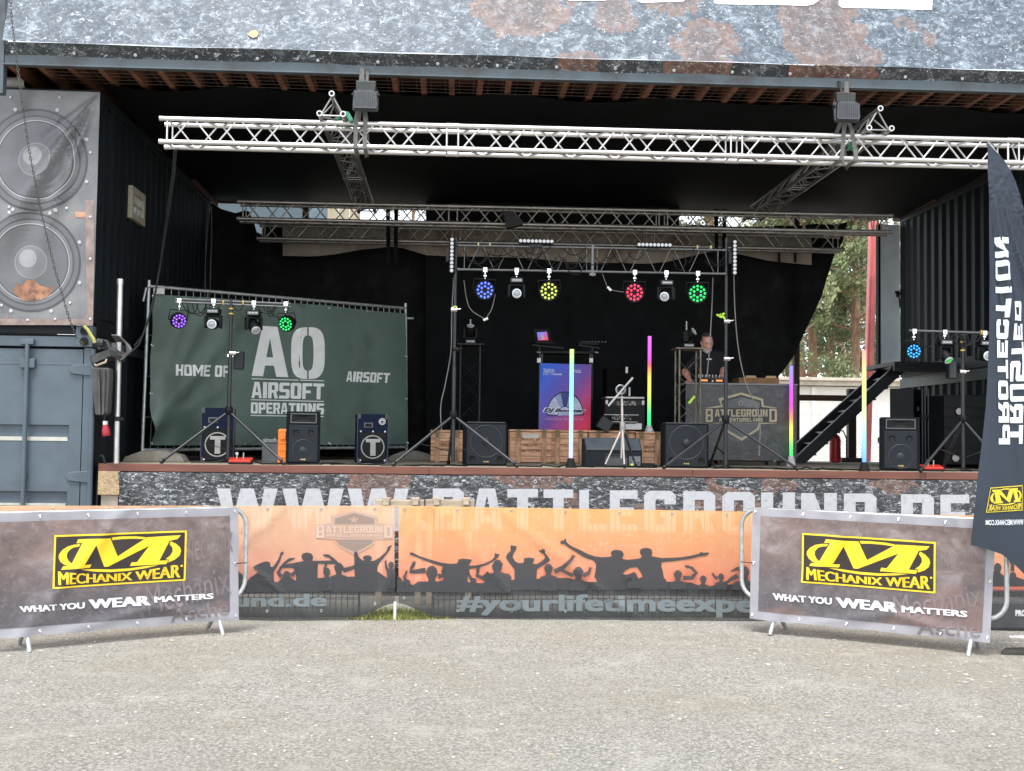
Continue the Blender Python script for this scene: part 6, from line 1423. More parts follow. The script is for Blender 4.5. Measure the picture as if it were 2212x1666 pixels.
b = MB(); b.beam(P_(430, 490, -.02), P_(440, 890, -.02), .03, .02); b.beam(P_(480, 490, -.02), P_(470, 890, -.02), .02, .02); b.build('fold', MATS['grey_canvas'], t)
b = MB(); c = P_(488, 985); b.cyl(c + Vector((0, 0, .04)), c + Vector((0, 0, .0)), .026); pg = b.build('collar', MATS['pale_box'], None); 
pl_ = thing('power_plug', 'red industrial plug dangling on a cable below the canvas bag', 'plug'); pg.parent = pl_
b = MB(); b.lathe([(.026, 0), (.034, .03), (.042, .06), (.044, .11), (.038, .12)], c, (.15, 0, -1), 14); b.build('body', mat('plug_red', (.34, .02, .032), .4), pl_, smooth=True)
b = MB(); b.cyl(c + Vector((-.01, 0, .03)), P_(485, 880), .008); b.build('cord', cable_black, pl_)
b = MB(); b.tube([P_(300, 110), P_(335, 145), P_(360, 190), P_(385, 225), P_(395, 260)], .018, 6); solo(b, 'yellow_strap', mat('faded_yellow', (.42, .38, .10), .7), 'faded yellow strap tied to the container corner casting', 'strap')
b = MB(); b.tube([P_(445, 1265), P_(455, 1255), P_(470, 1270), P_(480, 1310), P_(488, 1330)], .012, 6); solo(b, 'cable_end', cable_black, 'short black cable end poking up at the stage corner', 'cable')
b = MB(); ol = [at(211, 690, 12.98), at(240, 694, 13.5), at(270, 704, 14.2), at(297, 716, 14.9), at(297, 738, 14.9), at(240, 738, 13.4), at(208, 735, 12.98)]; b.prism(ol, (-.02, 0, 0)); solo(b, 'torn_sheet', black_cloth, 'torn black sheet along the lower edge of the upper container', 'sheet')
# hanging chain
b = MB(); pts = [at(22, -20, 12.05), at(25, 40, 12.05), at(42, 180, 12.1), at(62, 320, 12.2), at(88, 455, 12.35), at(118, 580, 12.5), at(150, 690, 12.65), at(166, 730, 12.72), at(182, 748, 12.76)]
L_ = []
for i in range(len(pts) - 1):
    n = max(2, int((pts[i + 1] - pts[i]).length / .034))
    for k in range(n): L_.append((pts[i].lerp(pts[i + 1], k / n), (pts[i + 1] - pts[i]).normalized()))
for i, (p, d_) in enumerate(L_):
    s_ = d_.cross(Vector((0, 1, 0)) if i % 2 else Vector((1, .3, 0))).normalized()
    b.tube([p + d_ * .024 * math.cos(k * 1.0472) + s_ * .012 * math.sin(k * 1.0472) for k in range(6)], .0042, 4, closed=True)
solo(b, 'chain', mat('chain_steel', (.12, .115, .10), .5, .6), 'thin rusty chain hanging down in front of the loudspeaker banner', 'chain')
# loose cable from the truss to the floodlight
b = MB(); b.tube([at(377, 326, 12.4), at(374, 370, 12.5), at(360, 470, 12.8), at(348, 560, 13.0), at(336, 630, 13.0), at(318, 700, 12.95), at(300, 745, 12.9), at(285, 760, 12.85)], .011, 6); b.tube([at(381, 326, 12.4), at(377, 380, 12.5), at(362, 480, 12.8), at(346, 580, 13.0), at(330, 660, 13.0), at(308, 725, 12.95), at(290, 748, 12.9)], .009, 6)
solo(b, 'hanging_cable', cable_black, 'twin black cable hanging from the front truss end down to the container corner', 'cable', smooth=True)
for uv, Y, lb in ([(((980, 600), (976, 680), (974, 760), (962, 830), (952, 880), (955, 945)), 13.5, 'pale cable hanging beside the tall stand by the bass speaker')], [(((1540, 600), (1537, 680), (1532, 760), (1527, 815)), 13.5, 'thin cable hanging between the green lamp and the person')],
                  [(((1585, 590), (1588, 680), (1596, 760), (1612, 830), (1640, 900), (1640, 985)), 13.5, 'thin cable hanging across the emblem table beside the tall stand')]) and [((( 980, 600), (976, 680), (974, 760), (962, 830), (952, 880), (955, 945)), 13.5, 'pale cable hanging beside the tall stand by the bass speaker'), (((1540, 600), (1537, 680), (1532, 760), (1527, 815)), 13.5, 'thin cable hanging between the green lamp and the person'), (((1585, 590), (1588, 680), (1596, 760), (1612, 830), (1640, 900), (1640, 985)), 13.5, 'thin cable hanging across the emblem table beside the tall stand')]:
    b = MB(); b.tube(arc([at(u, v, Y) for u, v in uv]), .0065, 6); solo(b, 'hanging_cable', mat('cable_pale', (.16, .16, .155), .5), lb, 'cable', smooth=True)
b = MB(); b.tube(arc([at(1002, 605, 13.45), at(1008, 645, 13.45), at(1018, 670, 13.45), at(1048, 690, 13.45)]), .005, 5); b.tube(arc([at(1048, 690, 13.45), at(1062, 668, 13.45), at(1070, 635, 13.45)]), .005, 5)
c_ = solo(b, 'lamp_cable', MATS['cable_pale'], 'thin looping cable with a white plug under the blue lamp', 'cable'); b = MB(); b.cyl(at(1044, 692, 13.45), at(1054, 688, 13.45), .014); b.build('connector', white_paint, c_)
b = MB(); b.tube(arc([at(1300, 588, 13.42), at(1308, 610, 13.42), at(1316, 624, 13.42), at(1338, 630, 13.42), at(1354, 632, 13.42)]), .004, 5); c_ = solo(b, 'lamp_cable', MATS['cable_pale'], 'thin looping cable with a white plug beside the red lamp', 'cable'); b = MB(); b.cyl(at(1312, 620, 13.42), at(1320, 628, 13.42), .014); b.build('connector', white_paint, c_)
rc = random.Random(11); b = MB()
for k in range(26):
    u = rc.uniform(1000, 1550); q = at(u, rc.uniform(535, 560) + (u - 1000) * .013, 13.37); L = rc.uniform(.08, .35); q2 = q + Vector((L, 0, rc.uniform(-.06, .06))); s_ = rc.uniform(.04, .14)
    b.tube(arc([q, q.lerp(q2, .3) - Vector((0, 0, s_)), q.lerp(q2, .7) - Vector((0, 0, s_)), q2], 5), .0055, 5)
solo(b, 'cable_bundle', cable_black, 'tangle of black cables looped along the lamp truss', 'cable')
for (u0, u1, Y, lb) in ((390, 615, 13.52, 'black cables looped along the lamp crossbar before the green banner'), (1975, 2120, 13.22, 'black cables looped along the flag-side lamp crossbar')):
    b = MB()
    for k in range(10):
        u = rc.uniform(u0, u1 - 30); q = at(u, 655 + (u - 390) * .04 if u < 800 else 722, Y); q2 = q + Vector((rc.uniform(.08, .3), 0, 0)); s_ = rc.uniform(.05, .13); b.tube(arc([q, q.lerp(q2, .25) - Vector((0, 0, s_)), q.lerp(q2, .75) - Vector((0, 0, s_)), q2], 5), .006, 5)
    solo(b, 'cable_bundle', cable_black, lb, 'cable')
# cables on the stage floor
def floorcable(u0, u1, Y0, Y1, seed, lb, n=16):
    rn = random.Random(seed); b = MB(); p0, p1 = at(u0, 1000, Y0), at(u1, 1000, Y1); pts = []
    for k in range(n + 1):
        s = k / n; pts.append((p0.x + (p1.x - p0.x) * s + rn.gauss(0, .04), Y0 + (Y1 - Y0) * s + .16 * math.sin(s * rn.uniform(6, 11)) + rn.gauss(0, .05), DZ + .009 + .02 * (rn.random() < .15)))
    sm_ = []
    for k in range(n):
        a, c = Vector(pts[k]), Vector(pts[k + 1]); sm_ += [a, a.lerp(c, .5) + Vector((0, rn.gauss(0, .02), 0))]
    sm_.append(Vector(pts[-1])); b.tube(sm_, .0085, 6); solo(b, 'floor_cable', cable_black, lb, 'cable', 'cables on the stage floor', smooth=True)
floorcable(400, 700, 13.7, 13.3, 1, 'black cable snaking on the stage before the green banner')
floorcable(690, 1010, 13.4, 13.5, 2, 'black cable on the stage between the first loudspeaker and the first bass speaker')
floorcable(690, 960, 13.9, 13.3, 3, 'black cable curling under the T loudspeaker with the tweeter')
floorcable(1095, 1280, 13.35, 13.5, 4, 'black cable on the stage at the foot of the white-green tube')
floorcable(1385, 1430, 13.6, 13.9, 5, 'black cable heap between the wedge monitor and the bass speaker', 10)
floorcable(1530, 1900, 13.6, 13.3, 6, 'long black cable before the emblem table towards the flag-side loudspeaker', 22)
floorcable(1540, 1880, 13.9, 13.5, 7, 'second black cable looping under the emblem table front', 20)
floorcable(1985, 2110, 13.5, 13.6, 8, 'black cable around the red foot controller on the flag side', 12)
floorcable(1390, 1425, 14.3, 14.0, 9, 'black cable hanging down at the rainbow tube crate', 8)
b = MB(); q = at(1398, 998, 13.6); b.box((q.x, 13.6, DZ + .03), (.14, .07, .055)); b.box((q.x + .1, 13.65, DZ + .02), (.05, .05, .04)); solo(b, 'power_adapter', black_plastic, 'small black power adapter among the cables by the wedge monitor', 'adapter', bevel=.006)
b = MB(); q = at(1365, 990, 13.45); b.box((q.x, 13.45, DZ + .04), (.025, .02, .02)); solo(b, 'green_connector', lime_tape, 'tiny lime green connector by the tripod foot', 'connector')

# ------------------------------------------------------------------ orange crowd banners on the low fence
r72 = R(900, 1880, 2.011); r73 = R(1900, 1880, 2.011)
FA, FB = atz(515, 1334, .02), atz(1600, 1336, .02); FA.z = FB.z = 0
def fdisp(a, b_): return .018 * math.sin(a * 2.6 + .7) * (1.2 - b_) + .010 * math.sin(a * 5.3 + b_ * 2) + .05 * max(0, .25 - b_) * math.sin(a * 1.7 + 1) + sum(am * math.exp(-((a - x0 + (b_ - .55) * sl) / wd) ** 2) for x0, sl, wd, am in ((-2.0, .5, .05, .010), (-1.35, -.9, .06, .014), (-.75, .7, .05, .012), (-.15, -1.1, .05, .012), (.05, 1.2, .05, .012), (.75, .4, .06, .012), (1.5, -.5, .05, .01), (2.3, .9, .07, .014), (3.1, 1.3, .06, .016)))
fpl = Plane(FA, FB, 0, fdisp); ffl = Plane(FA, FB, 0)
def mesh_print(name, stops, tr):
    m, t, b, o = nodes(name); c = t.nodes.new('ShaderNodeTexCoord'); sp = t.nodes.new('ShaderNodeSeparateXYZ'); t.links.new(c.outputs['Generated'], sp.inputs[0])
    v = coords(t); ns = noise(t, v, 2.5, 5, .6)
    r = ramp(t, sp.outputs['Z'], stops); pk = N(t, 'ShaderNodeMath', operation='MULTIPLY'); t.links.new(ramp(t, ns, [(.35, 0), (.75, .22)]), pk.inputs[0]); t.links.new(ramp(t, sp.outputs['Z'], [(.27, 0), (.33, 1)]), pk.inputs[1]); r = mixc(t, pk.outputs[0], r, (.78, .50, .36))
    t.links.new(r, b.inputs['Base Color']); b.inputs['Roughness'].default_value = .6
    tp_ = t.nodes.new('ShaderNodeBsdfTransparent'); mx = t.nodes.new('ShaderNodeMixShader'); f = ramp(t, sp.outputs['Z'], [(.07, .10), (.15, .34), (.25, .42), (.31, tr)])
    t.links.new(f, mx.inputs[0]); t.links.new(b.outputs[0], mx.inputs[1]); t.links.new(tp_.outputs[0], mx.inputs[2]); t.links.new(mx.outputs[0], o.inputs[0]); return m
pinkA = mesh_print('orange_pink_print', [(0, (.022, .026, .028)), (.16, (.040, .044, .045)), (.26, (.052, .055, .057)), (.30, (.64, .22, .165)), (.5, (.66, .31, .20)), (.75, (.66, .37, .225)), (1, (.68, .41, .23))], .22)
orgB = mesh_print('orange_yellow_print', [(0, (.022, .026, .028)), (.16, (.040, .044, .045)), (.26, (.052, .055, .057)), (.30, (.78, .22, .14)), (.5, (.72, .27, .13)), (.75, (.74, .335, .13)), (1, (.75, .385, .12))], .22)
def soft(name, c, tr):
    m, t, b, o = nodes(name); b.inputs['Base Color'].default_value = (*c, 1); b.inputs['Roughness'].default_value = .6
    tp_ = t.nodes.new('ShaderNodeBsdfTransparent'); mx = t.nodes.new('ShaderNodeMixShader'); mx.inputs[0].default_value = tr
    t.links.new(b.outputs[0], mx.inputs[1]); t.links.new(tp_.outputs[0], mx.inputs[2]); t.links.new(mx.outputs[0], o.inputs[0]); return m
sil = soft('silhouette_print', (.040, .043, .048), .10); pal = soft('pale_letter_print', (.15, .18, .19), .05); shl = soft('faded_shield_print', (.50, .35, .275), .25); shd = soft('faded_shield_dark', (.30, .225, .19), .2)
def topv(u): return 1092.5 + max(0, u - 850) * .0165
def botv(u):
    d = abs(u - 856); return 1334 - (30 * math.exp(-(d / 55.0) ** 2)) + (u - 1100) * .0015
def banner_fence(u0, u1, m_, label, flabel):
    f = thing('mesh_fence_panel', flabel, 'fence', 'low wire fence panels along the stage')
    p0, p1 = ffl(u0 + 75, 1200, -.03), ffl(u1 - 75, 1200, -.03); zt_ = ffl((u0 + u1) / 2, topv((u0 + u1) / 2), 0).z - .012
    for p in (p0, p1): b = MB(); b.cyl((p.x, p.y, .0), (p.x, p.y, zt_), .011, n=10); b.build('post', mat('dark_wire', (.05, .052, .055), .5, .3), f, smooth=True)
    b = MB(); n = int((p1 - p0).length / .054)
    for i in range(1, n): q = p0.lerp(p1, i / n); b.cyl((q.x, q.y, .02), (q.x, q.y, zt_), .004, n=4)
    for z in (.03, .19, .205, .62, .84, .855, zt_): b.cyl((p0.x, p0.y, z), (p1.x, p1.y, z), .0032, n=4)
    b.build('wire_mesh', mat('dark_wire', (.05, .052, .055), .5, .3), f)
    t = thing('crowd_banner', label, 'banner', 'orange crowd banners')
    b = MB(); N_ = int((u1 - u0) / 9); b.grid(lambda s, k: fpl(u0 + (u1 - u0) * s, topv(u0 + (u1 - u0) * s) + (botv(u0 + (u1 - u0) * s) - topv(u0 + (u1 - u0) * s)) * (1 - k), 0), N_, 26); o = b.build('cloth', m_, t, smooth=True)
    e = MB(); u = u0 + 12
    while u < u1:
        for v in (topv(u) + 7, botv(u) - 14): p = fpl(u, v, .005); e.tube([p + Vector((.011 * math.cos(k * 1.05), 0, .011 * math.sin(k * 1.05))) for k in range(6)], .0035, 4, closed=True)
        u += 116
    e.build('eyelets', galv, t); return t
BA = banner_fence(-130, 852, pinkA, 'pink-orange mesh banner with cheering crowd silhouettes and a faded shield emblem', 'low wire fence panel behind the pink-orange banner')
BB = banner_fence(861, 1862, orgB, 'yellow-orange mesh banner with two embracing silhouettes and pale hashtag writing', 'low wire fence panel behind the yellow-orange banner')
BC = banner_fence(1870, 2330, orgB, 'orange mesh banner mostly hidden by the second barrier and the flag', 'low wire fence panel behind the flag')
class Crowd:
    def __init__(s): s.b = MB(); s.o = .006
    def poly(s, pts): ink(s.b, flat([[pts]]), same, fpl, s.o, 0, 16); s.o += .00025
    def ell(s, c, rx, ry, n=14): s.poly([(c[0] + rx * math.cos(2 * math.pi * k / n), c[1] + ry * math.sin(2 * math.pi * k / n)) for k in range(n)])
    def limb(s, pts, ws):
        L, Rr = [], []
        for i, p in enumerate(pts):
            a = Vector(pts[max(0, i - 1)]); c = Vector(pts[min(len(pts) - 1, i + 1)]); d = (c - a).normalized(); n = Vector((-d.y, d.x)) * ws[i] / 2
            L.append((p[0] + n.x, p[1] + n.y)); Rr.append((p[0] - n.x, p[1] - n.y))
        s.poly(L + Rr[::-1])
    def hand(s, c, ang, k=1.0):
        s.ell(c, 4.2 * k, 4.2 * k, 10)
        for i in range(4): a = ang + (i - 1.5) * .35; s.limb([c, (c[0] + math.cos(a) * 11 * k, c[1] - math.sin(a) * 11 * k)], [2.6 * k, 1.6 * k])
        a = ang + 1.25; s.limb([c, (c[0] + math.cos(a) * 8 * k, c[1] - math.sin(a) * 8 * k)], [2.6 * k, 1.8 * k])
    def person(s, rr, head, hr, sh_w, base, arms, k=1.0, cap=False):
        h = rr(*head); q = hr / 2.011 / 1.8445; s.ell(h, q * .92, q * 1.12); w = sh_w / 2.011 / 1.8445; yb = rr(0, base)[1]
        s.poly([(h[0] - q * .45, h[1] + q * .6), (h[0] + q * .45, h[1] + q * .6), (h[0] + q * .6, h[1] + q * 1.4), (h[0] + w * .42, h[1] + q * 1.75), (h[0] + w * .5, h[1] + q * 2.4), (h[0] + w * .46, yb), (h[0] - w * .46, yb), (h[0] - w * .5, h[1] + q * 2.4), (h[0] - w * .42, h[1] + q * 1.75), (h[0] - q * .6, h[1] + q * 1.4)])
        if cap: s.poly([(h[0] - q * 1.0, h[1] - q * .35), (h[0] + q * .95, h[1] - q * .35), (h[0] + q * 1.15, h[1] - q * .1), (h[0] + q * .8, h[1] - q * .05), (h[0] - q * 1.1, h[1] - q * .1)])
        for pts, an in arms:
            P = [rr(*z) for z in pts]; n = len(P); s.limb(P, [11.5 * k - 5.5 * k * i / max(1, n - 1) for i in range(n)]); s.hand(P[-1], an, .75 * k)
    def mass(s, rr, pts, base): yb = rr(0, base)[1]; P = [rr(*z) for z in pts]; s.poly(P + [(P[-1][0], yb), (P[0][0], yb)])
c = Crowd()
c.mass(r72, [(-760, 870), (-600, 845), (-420, 860), (-250, 835), (-60, 860), (40, 880), (110, 880), (200, 860), (420, 880), (480, 820), (560, 870), (760, 850), (1000, 840), (1100, 840), (1220, 800), (1290, 850), (1352, 850)], 962)
for P_ in ([(222,765),(240,745),(290,725),(330,715),(355,722),(362,760),(380,760),(410,720),(430,680),(440,645),(460,637),(465,650),(450,670),(435,715),(410,760),(385,800),(390,870),(395,950),(200,950),(190,850),(260,805),(265,790),(240,785)],
           [(435,760),(470,720),(510,690),(560,688),(545,700),(500,722),(480,740),(540,730),(600,718),(625,715),(612,695),(605,680),(615,655),(650,646),(685,655),(700,680),(695,700),(690,712),(760,712),(830,710),(850,712),(830,690),(780,675),(780,662),(820,660),(850,680),(880,705),(910,735),(880,740),(800,738),(740,735),(735,780),(735,960),(560,960),(565,780),(560,770),(500,768),(440,772)],
           [(1028,600),(1035,578),(1045,585),(1058,572),(1062,590),(1052,610),(1055,660),(1072,690),(1100,712),(1112,708),(1098,690),(1105,675),(1140,668),(1165,678),(1170,692),(1158,715),(1190,712),(1240,680),(1285,640),(1300,600),(1320,590),(1335,592),(1320,605),(1310,630),(1270,680),(1230,730),(1215,760),(1210,960),(1040,960),(1030,780),(1030,720),(1028,660)]): c.poly([r72(*z) for z in P_])
c.person(r72, (905, 770), 38, 150, 950, [([(940, 790), (1010, 770), (1050, 750)], .6)], .9, True)
c.person(r72, (490, 830), 34, 120, 950, [([(450, 840), (420, 800), (440, 775)], 1.2), ([(525, 830), (560, 800), (555, 775)], 1.4)], .8)
c.person(r72, (120, 840), 26, 90, 950, [([(130, 860), (115, 820), (100, 800)], 1.8)], .7)
c.person(r72, (1325, 745), 24, 70, 930, [([(1300, 790), (1285, 760), (1280, 725)], 1.4)], .6)
c.person(r72, (810, 800), 30, 100, 950, [([(800, 820), (795, 770), (805, 740)], 1.5)], .7)
for x, y in ((-120, 790), (-330, 760), (-560, 800)): c.person(r72, (x, y), 38, 170, 950, [([(x + 40, y + 40), (x + 90, y + 10), (x + 110, y - 50)], 1.2), ([(x - 40, y + 40), (x - 90, y), (x - 85, y - 60)], 1.7)], 1.0)
c.b.build('crowd_print', sil, BA)
c = Crowd()
c.mass(r72, [(1372, 830), (1400, 850), (1420, 880), (1500, 910), (1540, 880), (1700, 880), (1840, 840), (1920, 880), (2010, 890), (2110, 890), (2212, 860)], 968)
c.mass(r73, [(190, 870), (250, 870), (300, 860), (460, 860), (520, 850), (730, 850), (850, 880), (930, 880), (1130, 880), (1160, 890), (1280, 895), (1500, 880), (1720, 890), (1830, 930), (1900, 910), (2050, 900), (2200, 880), (2700, 880)], 945)
c.poly([r72(*z) for z in [(1467,660),(1485,645),(1510,655),(1560,680),(1640,705),(1720,728),(1800,738),(1850,735),(1865,715),(1860,705),(1900,695),(1965,702),(1970,712),(1945,750),(2000,750),(2060,735),(2120,710),(2150,685),(2155,645),(2165,655),(2195,660),(2185,675),(2160,700),(2100,740),(2020,768),(1950,780),(1940,820),(1930,965),(1740,965),(1745,800),(1735,760),(1640,730),(1540,690),(1490,670)]])
c.poly([r73(*z) for z in [(268,600),(275,585),(290,592),(310,590),(318,600),(312,625),(290,655),(285,680),(300,710),(330,730),(370,728),(378,710),(372,695),(410,685),(455,692),(460,705),(445,735),(480,738),(520,715),(545,690),(540,665),(500,640),(495,622),(510,630),(525,615),(545,625),(545,648),(570,680),(588,705),(560,730),(520,755),(480,780),(475,860),(470,940),(310,940),(300,860),(300,780),(260,730),(232,685),(240,660),(270,630)]])
big = [(667,575),(672,552),(700,548),(708,533),(715,540),(716,560),(735,580),(770,602),(830,628),(880,655),(940,676),(1000,684),(1060,680),(1080,672),(1072,648),(1085,630),(1120,624),(1160,632),(1175,655),(1170,680),(1160,695),(1200,705),(1260,700),(1310,692),(1325,680),(1308,655),(1306,628),(1330,612),(1370,610),(1400,622),(1408,650),(1398,675),(1425,682),(1480,692),(1560,690),(1640,686),(1720,672),(1775,658),(1800,642),(1815,650),(1855,645),(1858,660),(1830,672),(1790,678),(1700,700),(1600,715),(1520,722),(1482,728),(1480,760),(1492,800),(1500,850),(1520,870),(1520,940),(1000,940),(940,840),(950,800),(955,740),(940,715),(900,700),(850,680),(790,640),(740,610),(700,580)]
hole = [(1190,790),(1230,768),(1285,765),(1310,800),(1330,840),(1295,855),(1280,830),(1250,810),(1200,825),(1165,818)]
ink(c.b, flat([[[r73(*z) for z in big], [r73(*z) for z in hole]]]), same, fpl, c.o, 0, 16); c.o += .0003
c.person(r72, (1650, 810), 50, 220, 965, [([(1600, 790), (1530, 800), (1480, 800), (1490, 765), (1505, 745)], 1.3), ([(1700, 840), (1740, 830), (1740, 800)], 1.4)], 1.0)
c.person(r72, (2170, 760), 40, 170, 965, [([(2110, 810), (2060, 850), (2010, 830), (2020, 790)], 1.6)], 1.0, True)
c.person(r72, (1455, 890), 26, 100, 965, [([(1440, 880), (1430, 840), (1445, 810)], 1.2)], .7); c.person(r72, (1985, 875), 24, 90, 965, [([(1970, 870), (1950, 830), (1945, 805)], 1.8)], .7)
c.person(r73, (165, 745), 40, 220, 965, [], 1.0, True)
c.person(r73, (572, 775), 36, 150, 950, [([(620, 800), (690, 765), (735, 720), (765, 690)], 1.1)], .95, True)
c.person(r73, (810, 805), 42, 150, 950, [([(850, 830), (890, 810), (905, 785)], 1.3), ([(770, 830), (720, 810), (690, 790)], 2.7)], .85, True)
c.person(r73, (1255, 830), 26, 110, 930, [([(1240, 840), (1200, 835), (1170, 850)], 3.4)], .7)
c.person(r73, (1610, 825), 34, 140, 940, [([(1650, 850), (1720, 850), (1755, 810), (1720, 770), (1690, 760)], 2.9)], .9, True)
c.person(r73, (1810, 860), 28, 100, 940, [], .8, True); c.person(r73, (1950, 840), 26, 100, 940, [([(1925, 855), (1900, 840), (1890, 825)], 2.0)], .7)
c.person(r73, (2130, 800), 46, 190, 940, [([(2080, 830), (2030, 855), (2000, 880)], 3.4)], 1.0); c.limb([r73(2130, 770), r73(2070, 775), r73(2025, 795)], [12, 8, 2])
for x, y in ((2330, 790), (2500, 800)): c.person(r73, (x, y), 40, 180, 945, [([(x + 40, y + 40), (x + 90, y + 10), (x + 110, y - 50)], 1.2)], 1.0)
c.b.build('crowd_print', sil, BB)
c = Crowd(); q_ = lambda x, y: (x, y)
rC = R(3800, 1800, 1.9607)
c.mass(rC, [(-640, 930), (-400, 900), (-200, 920), (0, 930), (150, 920), (310, 930), (345, 935), (410, 990), (480, 975), (549, 1000), (800, 960)], 1050)
c.person(rC, (335, 905), 34, 60, 1040, [], .8); c.person(rC, (455, 970), 30, 70, 1040, [([(450, 930), (455, 880), (430, 840)], 1.6)], .8); c.person(rC, (620, 900), 40, 150, 1040, [([(600, 940), (560, 900), (545, 850)], 1.6)], 1)
c.b.build('crowd_print', sil, BC)
# writing along the lower edge, and the faded shield
b = MB(); bold(b, 'battleground.de', bil([r72(-940, 1112), r72(810, 1108), r72(810, 975), r72(-940, 972)]), fpl, .012, 0, 18, d=.075 / 15); b.build('lettering', pal, BA)
b = MB(); bold(b, '#yourlifetimeexperience', bil([r72(1850, 1148), (1846, 1336), (1846, 1284), r72(1850, 982)]), fpl, .012, 0, 18, d=.075 / 23); b.build('lettering', pal, BB)
rs = lambda x, y: r72(1030 + (x - 890) * .85, 310 + (y - 818) * .735)
b = MB(); o_ = .006
for pts, mt, d_ in (((( 890, 818), (1112, 882), (1118, 950), (1255, 972), (1250, 1128), (1080, 1135), (1068, 1195), (896, 1305), (740, 1210), (715, 1135), (530, 1120), (528, 972), (690, 948), (662, 880)), 0, 0), (((886, 845), (1076, 905), (1078, 965), (705, 965), (708, 905)), 1, .001), (((712, 1135), (1068, 1135), (1050, 1180), (896, 1275), (752, 1195)), 1, .001)):
    ink(b, flat([[[rs(*z) for z in pts]]]), same, fpl, o_ + d_, mt, 16)
for ch, a0, a1 in (('B', 533, 606), ('D', 1172, 1250)): ink(b, flat(glyph(ch, .30, .16)), bil([rs(*z) for z in ((a0, 1116), (a1, 1116), (a1, 982), (a0, 982))]), fpl, .0085, 2, 16)
ink(b, flat(word2d('ATTLEGROUN', .12)), bil([rs(*z) for z in ((626, 1062), (1155, 1062), (1155, 988), (626, 988))]), fpl, .0085, 2, 16)
ink(b, flat(word2d('PAINTBALL.LASERTAG.AIRSOFT', .16)), bil([rs(*z) for z in ((630, 1104), (1150, 1104), (1150, 1074), (630, 1074))]), fpl, .0085, 2, 16)
ink(b, flat([[[rs(887 + (50 if k % 2 == 0 else 21) * math.sin(k * math.pi / 5), 920 - (50 if k % 2 == 0 else 21) * math.cos(k * math.pi / 5)) for k in range(10)]]]), same, fpl, .0085, 0, 16)
b.build('emblem', [shl, shd, soft('faded_shield_pale', (.62, .45, .36), .2)], BA)
b = MB(); p = ffl(855, 1200, -.01); b.cyl((p.x, p.y, 0), (p.x, p.y, .17), .014, n=10); solo(b, 'post_foot_tube', white_paint, 'short pale tube standing in the gap between the two big orange banners', 'tube')
wsl = thing('wooden_pallet', 'pale slatted wooden pallet lying behind the top edge of the orange banners', 'wood'); wm2 = mat('pale_wood', (.46, .38, .28), .75, 0, .3, 5, stretch=(1, 5, 5))
for x0, x1 in ((1195, 1588), (1600, 1992)):
    p, q = at(*r72(x0, 262), 12.3), at(*r72(x1, 228), 12.3); b = MB(); b.bb(p.x, q.x, 12.28, 12.4, p.z - .03, q.z - .0); b.build('slat', wm2, wsl, bevel=.004)
for x in (1285, 1520, 1688, 1925): p = at(*r72(x, 225), 12.26); b = MB(); b.bb(p.x - .04, p.x + .04, 12.20, 12.42, p.z - .005, p.z + .02); b.bb(p.x - .03, p.x + .03, 12.2, 12.275, p.z - .05, p.z + .004); b.build('bracket', wm2, wsl, bevel=.003)
for x0, x1 in ((1195, 1588), (1600, 1992)):
    p, q = at(*r72(x0 + 40, 262), 12.34), at(*r72(x1 - 40, 228), 12.34)
    for xx in (p.x, q.x): b = MB(); b.bb(xx - .03, xx + .03, 12.31, 12.37, 0, p.z - .031); b.build('leg', wm2, wsl)

# ------------------------------------------------------------------ crowd barriers with advertising banners
r6 = R(0, 1800, 2.007); rR = R(2900, 1880, 1.8746)
def homog(src):
    A = []; dst = [(0, 1), (1, 1), (1, 0), (0, 0)]
    for (x, y), (X, Y_) in zip(src, dst): A += [[x, y, 1, 0, 0, 0, -X * x, -X * y, -X], [0, 0, 0, x, y, 1, -Y_ * x, -Y_ * y, -Y_]]
    _, _, V = np.linalg.svd(np.array(A, float)); H = V[-1].reshape(3, 3)
    def f(x, y): q = H @ np.array([x, y, 1.0]); return (float(q[0] / q[2]), float(q[1] / q[2]))
    return f
hg = homog([(435, 668), (1490, 630), (1480, 1030), (415, 1095)])
LOGO = [[hg(*z) for z in p] for p in (
    [(632,700),(895,690),(957,835),(1190,683),(1445,667),(1422,697),(1362,712),(1283,870),(1352,867),(1335,897),(1056,913),(1068,883),(1110,882),(1205,752),(880,917),(848,918),(778,745),(683,903),(742,898),(730,925),(488,942),(505,915),(568,908),(668,728),(618,732)],
    [(652,738),(600,742),(545,757),(500,785),(472,820),(469,850),(485,880),(515,902),(560,912),(578,893),(552,872),(537,842),(540,810),(565,780),(600,764),(640,757)],
    [(1372,716),(1410,735),(1440,765),(1447,795),(1435,830),(1400,862),(1350,884),(1358,862),(1330,858),(1365,830),(1385,795),(1383,765),(1362,738)],
    [(905,684),(1000,677),(1100,676),(1185,683),(1163,698),(1080,695),(990,698),(913,706)],
    [(650,940),(760,956),(900,961),(1050,951),(1180,930),(1275,906),(1180,914),(1050,932),(900,940),(750,937)])]
TXT = []
for dxx, t in [(dd, t) for dd in (-5, -2.5, 0, 2.5, 5) for t in bfont2d('MECHANIX WEAR', 0.0)]:
    q = []
    for s, k in t:
        h = 62 + 48 * abs(2 * s - 1) ** 1.7; x = 468 + s * 970 + dxx; yb = 1064 - s * 59; q.append(hg(x, yb - k * h))
    TXT.append(tuple(q))
